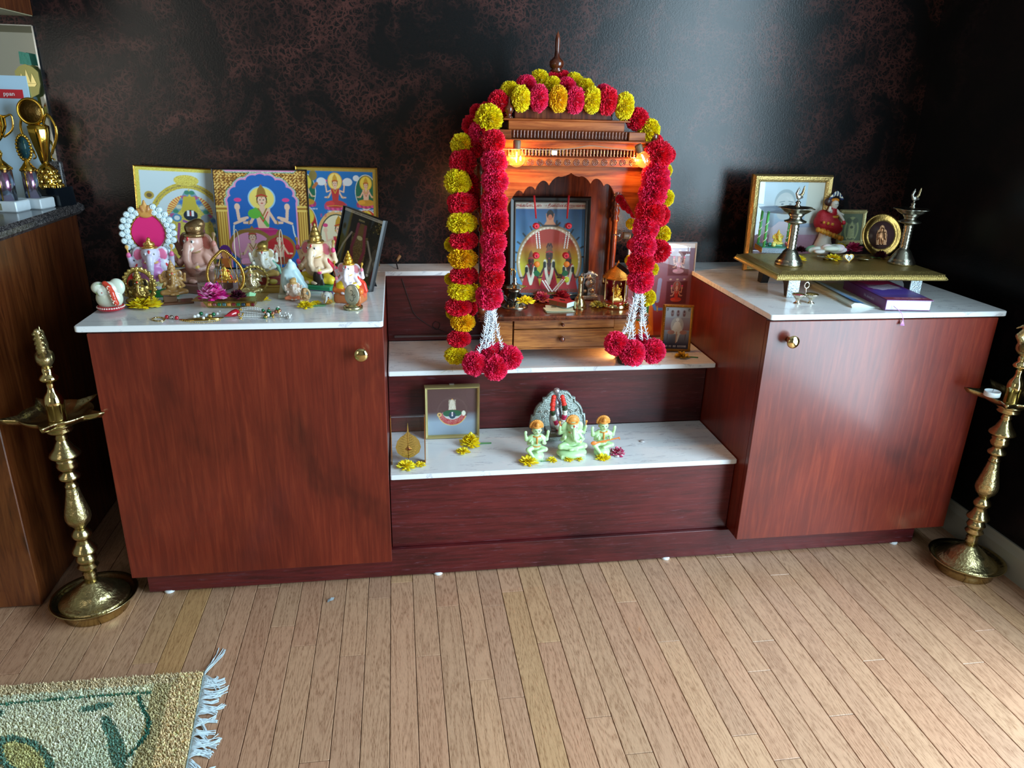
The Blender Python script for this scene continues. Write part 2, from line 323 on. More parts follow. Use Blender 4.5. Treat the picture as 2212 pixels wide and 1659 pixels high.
# ------------------------------------------------------------------ cabinet run
TOP = .7247; TH = .0137; SH2 = .5106; SH1 = .3056
def rounded(x0, x1, y0, y1, r, n=5, which=(1, 1, 1, 1)):
    P = []
    for (cx, cy, a, w_) in ((x1-r, y0+r, -PI/2, which[1]), (x1-r, y1-r, 0, which[2]), (x0+r, y1-r, PI/2, which[3]), (x0+r, y0+r, PI, which[0])):
        if w_: P += [(cx+r*math.cos(a+PI/2*i/n), cy+r*math.sin(a+PI/2*i/n)) for i in range(n+1)]
        else: P += [(cx+r*(1 if cx > (x0+x1)/2 else -1), cy+r*(1 if cy > (y0+y1)/2 else -1))]
    return P
def slab(P, z0, z1, e=.0015):
    """plan outline with eased edges"""
    c = np.mean(P, 0); n = len(P); V = []
    for z, s in ((z0, e), (z0+e, 0), (z1-e, 0), (z1, e)):
        for p in P: d = np.array(p)-c; V.append((p[0]-math.copysign(s, d[0]), p[1]-math.copysign(s, d[1]), z))
    F = [tuple(range(n-1, -1, -1)), tuple(range(3*n, 4*n))]+[(k*n+j, k*n+(j+1) % n, (k+1)*n+(j+1) % n, (k+1)*n+j) for k in range(3) for j in range(n)]
    return V, F
ZT, ZB = .7082, .088
def knob(parent, x, z):
    return MB().lathe([(.008, 0), (.0075, .006), (.006, .012), (.0075, .016), (.0135, .019), (.016, .0225), (.0158, .026), (.0135, .0285), (.007, .0302), (.0005, .0308)], n=28).xf(Matrix.Translation((x, -.0001, z)) @ Matrix.Rotation(PI/2, 4, 'X')).build('knob', BRASS_P, parent)
def unit(label, x0, x1, kx, hinge):
    t = thing('cabinet_unit', label, 'cabinet', ((x0+x1)/2, 0, 0)); cx = (x0+x1)/2
    b = MB(); a0, a1 = x0-cx, x1-cx; side = .018
    b.box(a0+.001, a0+side, .019, .60, ZB, TOP-TH-.001).box(a1-side, a1-.001, .019, .60, ZB, TOP-TH-.001).box(a0+side, a1-side, .019, .60, ZB, ZB+.018).box(a0+side, a1-side, .58, .60, ZB, TOP-TH-.001).box(a0+side, a1-side, .019, .58, TOP-TH-.02, TOP-TH-.001)
    b.build('carcass', MAHOG, t)
    d = MB().box(a0, a1, 0, .0165, ZB, ZT, .0012).build('door', MAHOG, t); knob(d, kx-cx, (aty(780, 766, -.02) if kx < 0 else aty(1712, 738, -.02))[2])
    return t
XA, XB, XC, XD = -.7903, -.1650, .7680, 1.3978
unit('left reddish-brown cabinet unit with round brass knob near its top right corner', XA, XB, aty(780, 766, -.02)[0], 0)
unit('right reddish-brown cabinet unit with round brass knob near its top left corner', XC, XD, aty(1712, 738, -.02)[0], 1)
st = thing('stepped_plinth', 'dark red oak stepped centre unit and kick board between the two cabinet units', 'cabinet', (.3, .06, 0))
ox, oy = .3, .06
def sp(name, x0, x1, y0, y1, z0, z1): return MB().box(x0-ox, x1-ox, y0-oy, y1-oy, z0, z1, .0008).build(name, OAKRED, st)
sp('kick_board', -.7769, 1.3562, .0557, .072, .006, ZB-.001)
sp('lower_riser', XB+.001, XC-.0015, .068, .084, ZB, SH1-TH)
sp('middle_riser', XB+.001, XC-.0015, .3235, .338, SH1+.0005, SH2-TH)
sp('upper_riser', XB+.001, XC-.0015, .5385, .553, SH2+.0005, TOP-TH)
tr_ = MB().box(XB+.02-ox, XC-.1-ox, .528-oy, .5383-oy, SH2+.014, SH2+.018).build('glue_strip', M('grey_strip', srgb(96, 84, 84), .6), st)
for (u, v) in ((367, 1277), (946, 1236), (1437, 1206), (1932, 1176)):
    P = at(u, v, 0); MB().lathe([(.012, 0), (.0125, .001), (.0125, .007), (.011, .0078)], n=20).build('leveling_foot', WHITEP, st, loc=(P[0]-ox, .064-oy, 0))
def top_slab(name, P, z1, label, cat='countertop', th=TH):
    V, F = slab(P, z1-th, z1); c = np.mean(V, 0); V = [(p[0]-c[0], p[1]-c[1], p[2]-z1) for p in V]
    return tag(MB().add(V, F).build(name, MARBLE, loc=(c[0], c[1], z1)), label, cat)
top_slab('marble_countertop', rounded(-.8145, -.1645, 0, .536, .008, which=(1, 1, 0, 0)), TOP, 'white marble countertop slab on the left cabinet unit')
top_slab('marble_countertop', rounded(.7695, 1.42, 0, .536, .008, which=(1, 1, 0, 0)), TOP, 'white marble countertop slab on the right cabinet unit')
top_slab('marble_ledge', rounded(-.8145, 1.42, .5362, .6485, .004, which=(0, 0, 0, 0)), TOP, 'long white marble ledge along the dark wall behind both countertops')
top_slab('marble_shelf', rounded(-.1628, .7665, .2612, .538, .004, which=(1, 1, 0, 0)), SH2, 'upper white marble step carrying the wooden shrine', 'shelf')
top_slab('marble_shelf', rounded(-.1628, .7665, .0560, .323, .004, which=(1, 1, 0, 0)), SH1, 'lower white marble step carrying three pale green figurines', 'shelf')
# ------------------------------------------------------------------ wooden shrine
def wb(mb, name, m, parent, **k):
    """build a mesh written in world coordinates under an unrotated top-level parent"""
    p = parent
    off = Vector((0, 0, 0))
    while p: off += Vector(p.location); p = p.parent
    return mb.xf(Matrix.Translation(-off)).build(name, m, parent, **k)
sh = thing('wooden_shrine', 'carved rosewood shrine with scalloped arch and two drawers on the upper marble step', 'shrine', (.32, .40, SH2))
for (x, y) in ((.14, .33), (.50, .33), (.14, .51), (.50, .51)):
    wb(MB().lathe([(.010, 0), (.014, .004), (.009, .014), (.015, .026), (.017, .036), (.012, .0405)], n=16).xf(Matrix.Translation((x, y, SH2))), 'foot', ROSEW_D, sh)
wb(MB().box(.118, .179, .302, .53, .551, .6415, .001).box(.467, .53, .302, .53, .551, .6415, .001).box(.179, .467, .318, .53, .551, .6415).box(.179, .467, .3025, .318, .551, .5555, .001), 'base_body', TEAK, sh)
for z0, z1, kr in ((.6120, .6370, .005), (.5570, .6095, .0085)):
    d = wb(MB().box(.1825, .4665, .2995, .3175, z0, z1, .001), 'drawer', TEAK, sh)
    kz = (z0+z1)/2; kx = .3175
    kb = MB().lathe([(.004, 0), (.0035, .004), (kr*.7, .006), (kr, .009), (kr*.95, .012), (kr*.6, .015), (.0005, .0165)], n=18).xf(Matrix.Translation((kx, .2995, kz)) @ Matrix.Rotation(PI/2, 4, 'X'))
    wb(kb, 'knob', ROSEW_D, d)
tt = MB().box(.0813, .5576, .275, .534, .6415, .6445, .001).box(.0845, .5545, .279, .534, .6445, .6490, .001).box(.0800, .5590, .274, .534, .6490, .6547, .0015)
wb(tt, 'table_top', ROSEW_D, sh)
wb(MB().box(.118, .52, .516, .524, .6547, 1.10, .001).box(.16, .48, .512, .516, .70, 1.04, .001), 'back_panel', ROSEW_D, sh)
pil = [(.014, 0), (.014, .02), (.009, .024), (.012, .032), (.0085, .04), (.0075, .06), (.009, .12), (.0095, .18), (.0075, .22), (.012, .226), (.012, .232), (.008, .238), (.0125, .25), (.0125, .256), (.008, .262), (.012, .27), (.012, .276), (.007, .284)]
for k in range(9): pil += [(.0115, .290+k*.0075), (.008, .2935+k*.0075)]
pil += [(.014, .362), (.014, .392)]
pm = MB().lathe(pil, n=14).mesh('pillar', ROSEW_D)
for (x, y) in ((.093, .315), (.546, .315), (.135, .495), (.505, .495)): part('pillar', pm, sh, (x-.32, y-.40, .6547-SH2), sc=(1, 1, 1.0 if y > .4 else .995))
A = []
for (x0, y0), (x1, y1), pk in (((590, 1520), (655, 1415), 4), ((655, 1415), (715, 1425), 22), ((715, 1425), (812, 1395), 44), ((812, 1395), (925, 1358), 56), ((925, 1358), (1015, 1287), 22), ((1015, 1287), (1105, 1256), -8), ((1105, 1256), (1175, 1287), -8), ((1175, 1287), (1262, 1345), 22), ((1262, 1345), (1370, 1365), 52), ((1370, 1365), (1455, 1425), 44), ((1455, 1425), (1562, 1500), 40), ((1562, 1500), (1640, 1640), 8)):
    A += [(x0+(x1-x0)*t/8, y0+(y1-y0)*t/8-pk*math.sin(PI*t/8)**.7) for t in range(8)]
A.append((1640, 1640))
def smoothpts(P, n=3):
    out = []
    for i in range(len(P)-1):
        for k in range(n): t = k/n; out.append((P[i][0]*(1-t)+P[i+1][0]*t, P[i][1]*(1-t)+P[i+1][1]*t))
    return out+[P[-1]]
ap = [aty(940+u*.2653, 40+v*.2653, .308) for u, v in A]; ap = [(p[0], p[2]) for p in ap]
cuts = smoothpts(ap, 1); bd = MB()
for (a, b_) in zip(cuts[:-1], cuts[1:]):
    if b_[0] > a[0]: bd.prism([(a[0], a[1]), (b_[0], b_[1]), (b_[0], 1.046), (a[0], 1.046)], .304, .314)
bd.box(.093, ap[0][0]+.0005, .3038, .3142, .925, 1.046).box(ap[-1][0]-.0005, .546, .3038, .3142, .90, 1.046)
wb(bd, 'scalloped_arch', ROSEW, sh)
for x in (.088, .541):
    sd = MB(); n = 9
    for k in range(n):
        y0, y1 = .315+.18*k/n, .315+.18*(k+1)/n; f = lambda y: 1.015-.05*abs(math.cos((y-.315)/.18*PI*3))*(.4+abs((y-.405)/.09))
        sd.prism([(y0, f(y0)), (y1, f(y1)), (y1, 1.046), (y0, 1.046)], x, x+.008, 'x')
    wb(sd, 'side_arch', ROSEW_D, sh)
wb(MB().box(.105, .535, .296, .52, 1.1, 1.108, .001).box(.105, .535, .298, .52, 1.045, 1.1), 'canopy_box', ROSEW_D, sh)
wb(MB().box(.100, .540, .286, .2975, 1.0455, 1.0675, .001), 'fascia', ROSEW, sh)
ro = MB()
for k in range(14):
    P = aty(1105+k*20.1, 349.5+.1*k, .285); x, z = P[0], P[2]
    for r in (.0075, .004): ro.tube([(x+r*math.cos(a*PI/8), .2855, z-.001+r*math.sin(a*PI/8)) for a in range(17)], .0011, 5)
    ro.sph((x, .2855, z-.001), .0016, 6, 4)
wb(ro, 'rosette_row', ROSEW_D, sh, kind='stuff')
bead = [(.0022, 0), (.0036, .002), (.0024, .0045), (.0038, .009), (.0030, .013), (.0040, .0155), (.0030, .018)]
def balusters(x0, x1, y, z, h, name):
    mb = MB(); n = int((x1-x0)/.0087); 
    for k in range(n+1): mb.lathe([(r, zz*h/.018) for r, zz in bead], n=8).xf(Matrix.Translation((x0+(x1-x0)*k/n, y, z)), len(mb.v)-7*8)
    wb(mb, name, ROSEW_D, sh, kind='stuff')
wb(MB().box(.108, .53, .2975, .306, 1.0675, 1.072, .001), 'moulding', ROSEW, sh)
balusters(.155, .50, .2935, 1.0695, .019, 'baluster_row')
wb(MB().box(.118, .15, .289, .2975, 1.069, 1.0885, .001), 'end_block', ROSEW_D, sh); wb(MB().box(.506, .532, .289, .2975, 1.069, 1.0885, .001), 'end_block', ROSEW_D, sh)
wb(MB().box(.095, .545, .290, .52, 1.0885, 1.1045, .001).box(.082, .558, .280, .525, 1.1045, 1.1100, .0015), 'lower_cornice', ROSEW, sh)
balusters(.170, .462, .309, 1.111, .0205, 'baluster_row')
wb(MB().box(.122, .163, .302, .33, 1.1105, 1.131, .001).box(.469, .513, .302, .33, 1.1105, 1.131, .001).box(.122, .513, .318, .50, 1.1105, 1.131), 'upper_rail', ROSEW, sh)
wb(MB().box(.159, .462, .326, .50, 1.131, 1.1535, .001).box(.1455, .4755, .318, .505, 1.1535, 1.1580, .0012), 'upper_cornice', ROSEW, sh)
rf = MB().box(.178, .435, .352, .49, 1.158, 1.186, .001)
for (s0, z0, s1, z1) in ((.145, 1.186, .09, 1.212), (.09, 1.212, .03, 1.246), (.03, 1.246, .014, 1.262)):
    V = [(.298+a*s, .421+b_*s*.55, z) for s, z in ((s0, z0), (s1, z1)) for a, b_ in ((-1, -1), (1, -1), (1, 1), (-1, 1))]
    rf.add(V, [(0, 3, 2, 1), (4, 5, 6, 7), (0, 1, 5, 4), (1, 2, 6, 5), (2, 3, 7, 6), (3, 0, 4, 7)])
wb(rf, 'roof', ROSEW_D, sh)
fin = [(.016, 0), (.010, .004), (.008, .010), (.016, .014), (.018, .018), (.013, .022), (.018, .026), (.0205, .034), (.020, .042), (.013, .049), (.0075, .055), (.0062, .072), (.0068, .085), (.0068, .1), (.005, .109), (.0015, .118), (.0003, .1225)]
wb(MB().lathe([(r*.95, z*.905) for r, z in fin], n=22).xf(Matrix.Translation((.296, .421, 1.260))), 'finial', ROSEW_D, sh)
sfm = MB().lathe([(.0105, 0), (.0105, .003), (.006, .006), (.0065, .011), (.0105, .016), (.0125, .0225), (.0115, .029), (.006, .034), (.0038, .040), (.003, .047), (.0015, .053), (.0003, .0565)], n=18).mesh('finial', ROSEW_D)
for (x, y, z) in ((.161, .338, 1.158), (.464, .338, 1.158), (.556-.01, .33, 1.1), (.0906, .33, 1.1), (.161, .485, 1.158), (.464, .485, 1.158)): part('finial', sfm, sh, (x-.32, y-.40, z-SH2), sc=(.92, .92, .92))

# ------------------------------------------------------------------ string lights
AMB = M('glowing_filament', (1, .6, .2), emit=(1, .50, .14), es=34)
AMBG = glass('amber_bulb_glass', (1, .80, .50), .09)
_nt = AMBG.node_tree; _em = N(_nt, 'ShaderNodeEmission'); _em.inputs[0].default_value = (1, .42, .08, 1); _em.inputs[1].default_value = .55
_ad = N(_nt, 'ShaderNodeAddShader'); _src = _nt.nodes['Material Output'].inputs['Surface'].links[0].from_node; L(_nt, _src, 0, _ad, 0); L(_nt, _em, 0, _ad, 1); L(_nt, _ad, 0, _nt.nodes['Material Output'], 'Surface')
CORD = M('clear_cord', srgb(150, 118, 96), .35); CORD_D = M('brown_cord', srgb(48, 30, 22), .4)
sl = thing('string_light', 'clear globe bulb string light with pale cord clipped along the shrine cornice', 'string light', tuple(aty(1250, 330, .27)))
def curve3(P, n=8):
    P = [Vector(p) for p in P]; out = []
    for i in range(len(P)-1):
        a, b_, c, d = P[max(i-1, 0)], P[i], P[i+1], P[min(i+2, len(P)-1)]
        for k in range(n): t = k/n; out.append(.5*((2*b_)+(c-a)*t+(2*a-5*b_+4*c-d)*t*t+(3*b_-a-3*c+d)*t**3))
    return out+[P[-1]]
wb(MB().tube(curve3([aty(u, v, .268) for u, v in ((1078, 322), (1113, 322), (1128, 321), (1175, 324), (1235, 321), (1275, 315), (1320, 320), (1360, 324), (1383, 322), (1398, 316), (1410, 318))]), .0013, 6), 'cord', CORD, sl)
wb(MB().box(*(lambda p: (p[0]-.007, p[0]+.007, .266, .270, p[2]-.0055, p[2]+.0055))(aty(1197, 330, .268)), .001), 'paper_tag', WHITEP, sl)
def bulb(u, v, y, du, dv, lit, r=.0215):
    P = Vector(aty(u, v, y)); d = Vector(aty(u+du, v+dv, y))-P; d.normalize(); q = d.to_track_quat('Z', 'Y').to_matrix().to_4x4()
    prof = [(.0004, -r)]+[(r*math.cos(a), r*math.sin(a)) for a in np.linspace(-PI/2+.15, PI/2-.42, 14)]+[(.0082, r*1.06)]
    b_ = wb(MB().lathe(prof, n=24).xf(Matrix.Translation(P) @ q), 'bulb', AMBG if lit else glass('clear_bulb_glass', (.97, .93, .9), .07), sl)
    wb(MB().lathe([(.0075, r), (.0095, r*1.02), (.0098, r*1.1), (.0098, r*1.9), (.008, r*2.0)], n=16).xf(Matrix.Translation(P) @ q), 'socket', M('socket_plastic', srgb(112, 88, 66), .45), sl)
    f = MB(); 
    for s in (-1, 1): f.tube([(s*.003, 0, r*.7), (s*.005, 0, r*.2), (s*.0035, .001, -r*.25), (s*.001, 0, -r*.45)], .0011, 5)
    wb(f.xf(Matrix.Translation(P) @ q), 'filament', AMB if lit else M('cold_filament', (.3, .3, .3), .3, 1), b_)
    if lit:
        l = bpy.data.lights.new('bulb_light', 'POINT'); l.energy = lit; l.color = (1, .58, .24); l.shadow_soft_size = .008
        o = bpy.data.objects.new('bulb_light', l); COL.objects.link(o); o.location = P
bulb(1116, 342, .262, 1, -34, 1.15); bulb(1391, 345, .262, -14, -34, 1.15, .0205)
bulb(1022, 430, .44, 8, -30, .8); bulb(1396, 520, .43, -4, -30, 1.6); bulb(1331, 508, .36, 30, 1, 0, .0195); bulb(1338, 752, .345, 40, 14, .7, .019)
wb(MB().tube(curve3([aty(u, v, y) for u, v, y in ((1409, 330, .30), (1412, 420, .30), (1404, 480, .33), (1378, 510, .36))]), .0013, 6).tube(curve3([aty(u, v, .232) for u, v in ((1371, 600), (1370, 640), (1373, 660), (1382, 675), (1396, 690), (1400, 697), (1396, 702))]), .0014, 6), 'cord', CORD_D, sl)
wb(MB().box(-.006, .006, -.003, .003, -.03, .03, .001).xf(Matrix.Translation(aty(1352, 585, .30)) @ Matrix.Rotation(-.95, 4, 'Y')), 'dark_clip', BLACKW, sl)
# wall cord left of the shrine
tag(MB().tube(curve3([aty(u, v, .5365) for u, v in ((868, 602), (884, 650), (897, 680), (930, 705), (945, 712), (950, 700), (940, 695), (936, 706), (960, 717), (985, 728))]), .0011, 6).build('power_cord', M('wall_cord', srgb(46, 32, 32), .5)), 'thin dark knotted cord against the riser left of the garland', 'cord')
inc = thing('incense_stick_holder', 'tan tipped dark stick leaning behind the marble ledge near the black picture', 'stick', tuple(aty(861, 589, .60)))
wb(MB().tube([aty(862, 592, .545), aty(856, 567, .60), aty(857, 563, .61)], [.0016, .002, .003], 7), 'stick', BLACKW, inc); wb(MB().tube([aty(857, 564, .61), aty(864, 552, .62)], [.004, .005], 8), 'tip', M('tan_wood', srgb(150, 104, 62), .6), inc)

# ------------------------------------------------------------------ flower balls and garlands
PET = VC('paper_petals', .62)
def pompom(base, seed, n=420):
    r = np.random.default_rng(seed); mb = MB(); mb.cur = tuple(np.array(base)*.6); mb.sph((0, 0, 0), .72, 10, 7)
    for i in range(n):
        z = 1-2*(i+.5)/n; a = i*2.39996+r.normal(0, .1); s = math.sqrt(1-z*z); d = np.array([s*math.cos(a), s*math.sin(a), z]); d = d+r.normal(0, .06, 3); d /= np.linalg.norm(d)
        t = np.cross(d, r.normal(0, 1, 3)); t /= np.linalg.norm(t); q = np.cross(d, t)
        R0 = 1.02+r.normal(0, .04); wd = .175+r.normal(0, .02); k = r.uniform(.8, 1.25); col = np.clip(np.array(base)*k, 0, 1)
        V = [d*.5]+[d*(R0+r.normal(0, .035))+t*wd*x+q*.05*((-1)**j) for j, x in enumerate((-1, -.5, 0, .5, 1))]
        mb.cur = tuple(col); mb.add(V, [(0, 1, 2), (0, 2, 3), (0, 3, 4), (0, 4, 5)])
    return mb
CR, CP, CY, CO = srgb(232, 30, 62), srgb(240, 44, 96), srgb(252, 224, 26), srgb(252, 196, 16)
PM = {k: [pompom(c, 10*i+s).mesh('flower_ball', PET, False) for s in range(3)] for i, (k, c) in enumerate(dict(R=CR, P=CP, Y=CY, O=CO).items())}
PC = random.Random(3)
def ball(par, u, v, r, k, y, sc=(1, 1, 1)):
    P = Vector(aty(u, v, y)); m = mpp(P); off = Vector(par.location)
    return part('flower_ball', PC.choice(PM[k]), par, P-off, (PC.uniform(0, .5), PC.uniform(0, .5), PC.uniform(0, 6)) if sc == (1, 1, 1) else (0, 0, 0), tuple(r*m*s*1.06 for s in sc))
c3 = lambda u, v: (940+u*.2653, 40+v*.2653)
d4 = lambda u, v: (960+u*.2653, 380+v*.2653)
ga = thing('flower_garland', 'long red and yellow marigold garland draped over the shrine roof and down both sides', 'garland', tuple(aty(1200, 200, .35)))
for (u, v, r, k) in ((700, 650, 78, 'Y'), (845, 650, 80, 'P'), (1003, 655, 80, 'O'), (1140, 665, 80, 'P'), (1278, 665, 78, 'Y'), (1405, 670, 84, 'R'), (1540, 715, 82, 'Y')):
    ball(ga, *c3(u, v), r*.2653, k, .335, (.9, .8, 1.22))
for (u, v, r, k, y) in ((850, 500, 72, 'Y', .40), (955, 545, 66, 'Y', .38), (1130, 520, 70, 'Y', .40), (1222, 562, 66, 'Y', .38), (740, 545, 76, 'P', .38), (1065, 560, 74, 'P', .38), (960, 500, 60, 'R', .42), (1040, 490, 60, 'R', .42), (1370, 600, 60, 'P', .38), (610, 600, 78, 'Y', .37),
    (1645, 820, 84, 'R', .35), (1738, 908, 84, 'Y', .345), (1790, 1005, 60, 'R', .35), (520, 680, 84, 'R', .36), (430, 770, 80, 'R', .37), (345, 760, 58, 'R', .39), (555, 760, 66, 'R', .37), (437, 815, 104, 'Y', .335), (300, 870, 74, 'R', .38), (365, 930, 84, 'P', .34), (215, 1025, 82, 'Y', .345), (190, 1000, 50, 'R', .38), (330, 1040, 80, 'R', .35),
    (225, 1170, 100, 'R', .33), (180, 1330, 96, 'Y', .31), (270, 1340, 80, 'R', .34), (210, 1510, 98, 'R', .31), (320, 1460, 74, 'R', .35), (1885, 1110, 66, 'R', .36), (1870, 1240, 56, 'Y', .37), (1870, 1460, 68, 'Y', .37)):
    ball(ga, *c3(u, v), r*.2653, k, y)
for (u, v, r, k, y) in ((120, 70, 90, 'Y', .30), (140, 215, 104, 'R', .29), (225, 210, 60, 'R', .33), (142, 385, 112, 'Y', .285), (158, 525, 104, 'R', .28), (60, 560, 56, 'Y', .33), (150, 672, 110, 'O', .275), (160, 810, 104, 'R', .27), (50, 840, 46, 'Y', .33), (140, 935, 104, 'Y', .265), (215, 950, 70, 'Y', .30), (118, 1065, 98, 'R', .262), (205, 1080, 60, 'R', .30), (150, 1192, 92, 'O', .258), (60, 1120, 44, 'Y', .31), (120, 1325, 88, 'R', .25), (98, 1460, 90, 'Y', .245),
    (1790, 180, 70, 'Y', .37), (1770, 475, 66, 'Y', .35), (1750, 610, 84, 'R', .33), (1745, 320, 84, 'R', .34), (1655, 990, 62, 'Y', .30), (1690, 760, 50, 'Y', .34), (1520, 390, 40, 'Y', .40), (1530, 560, 42, 'R', .40), (1515, 690, 42, 'Y', .40)):
    sc = (1, .9, .74) if u < 300 and r > 85 else (1, 1, 1)
    ball(ga, *d4(u, v), r*.2653, k, y, sc)
P0 = at(982, 792, SH2); wb(MB().tube(curve3([aty(985, 782, .235), at(978, 793, SH2+.002), at(965, 800, SH2+.001), at(952, 806, SH2+.001)]), .0005, 5).tube([at(976, 794, SH2+.001), at(978, 803, SH2+.001)], .0005, 5), 'loose_thread', M('thread', srgb(196, 186, 150), .7), ga)
# red ribbon-like sleeve seen inside the shrine on the right
rs = [ball(ga, *d4(u, v), r*.2653, 'R', y) for u, v, r, y in ((1430, 190, 34, .41), (1470, 240, 36, .40), (1510, 270, 34, .39), (1545, 310, 30, .38))]
def tassel(name_lab, balls, stems, poms, y0, y1):
    g = thing('flower_garland', name_lab, 'garland', tuple(aty(*balls[0][:2], y0)))
    n = len(balls)
    for i, (u, v, r) in enumerate(balls): ball(g, u, v, r, 'P' if i % 3 else 'R', y0+(y1-y0)*i/max(1, n-1)*.4)
    for st_ in stems:
        m = len(st_)-1; pts = curve3([aty(u, v, y0+(y1-y0)*(.4+.6*i/m)) for i, (u, v) in enumerate(st_)], 7)
        mb = MB().tube(pts, .0021, 6); rr = random.Random(len(pts)+int(st_[0][0]))
        for i in range(2, len(pts)-1):
            t = (pts[i]-pts[i-1]).normalized()
            for s in range(3):
                a = rr.uniform(0, 6.28); e = Vector((math.cos(a), math.sin(a)*.8, 0)); q = pts[i]+e*.0095-t*.007
                mb.tube([pts[i], pts[i]+e*.005-t*.001, q], [.0017, .0013, .0001], 4)
        wb(mb, 'tuberose_stem', M('white_foam', srgb(222, 228, 236), .5), g)
    for (u, v, r, y) in poms: ball(g, u, v, r, 'P' if u % 2 else 'R', y)
    return g
tassel('crimson flower garland with white spiky tassel hanging at the left front of the shrine',
    [(*c3(475, 1000), 23), (*c3(480, 1165), 26), (*c3(487, 1325), 27), (*c3(478, 1490), 26), (*c3(487, 1625), 26), (*d4(405, 225), 26.5), (*d4(412, 385), 26), (*d4(400, 540), 26), (*d4(395, 690), 25), (*d4(387, 832), 25), (*d4(365, 985), 26.5)],
    [[d4(u, v) for u, v in p] for p in (((360, 1050), (350, 1150), (330, 1260), (310, 1350), (265, 1460)), ((370, 1050), (365, 1200), (345, 1300), (330, 1410)), ((385, 1050), (390, 1180), (390, 1320), (405, 1490)), ((400, 1050), (420, 1180), (440, 1300), (490, 1440)), ((390, 1050), (400, 1160), (375, 1290), (350, 1400)))],
    [(*d4(245, 1530), 24, .195), (*d4(415, 1560), 25.5, .185), (*d4(535, 1480), 23.5, .20), (*d4(375, 1440), 21, .222), (*d4(455, 1430), 19, .228), (*d4(320, 1430), 17, .235)], .258, .205)
tassel('crimson flower garland with white spiky tassel hanging at the right front of the shrine',
    [(*c3(1815, 1110), 28), (*c3(1795, 1265), 27), (*c3(1772, 1425), 28), (*c3(1755, 1590), 28), (*d4(1720, 60), 28), (*d4(1690, 150), 26), (*d4(1668, 290), 27), (*d4(1640, 425), 26), (*d4(1618, 570), 26), (*d4(1598, 710), 26), (*d4(1597, 850), 26)],
    [[d4(u, v) for u, v in p] for p in (((1560, 920), (1530, 1060), (1500, 1180), (1465, 1270), (1400, 1300)), ((1570, 920), (1545, 1100), (1520, 1230), (1490, 1350)), ((1590, 920), (1560, 1060), (1530, 1200), (1540, 1360)), ((1600, 920), (1610, 1100), (1600, 1200), (1610, 1340)), ((1610, 920), (1620, 1060), (1625, 1200), (1670, 1370)))],
    [(*d4(1400, 1365), 24, .20), (*d4(1530, 1440), 26, .185), (*d4(1697, 1425), 24.5, .195), (*d4(1600, 1365), 19, .225), (*d4(1470, 1400), 18, .228)], .258, .205)
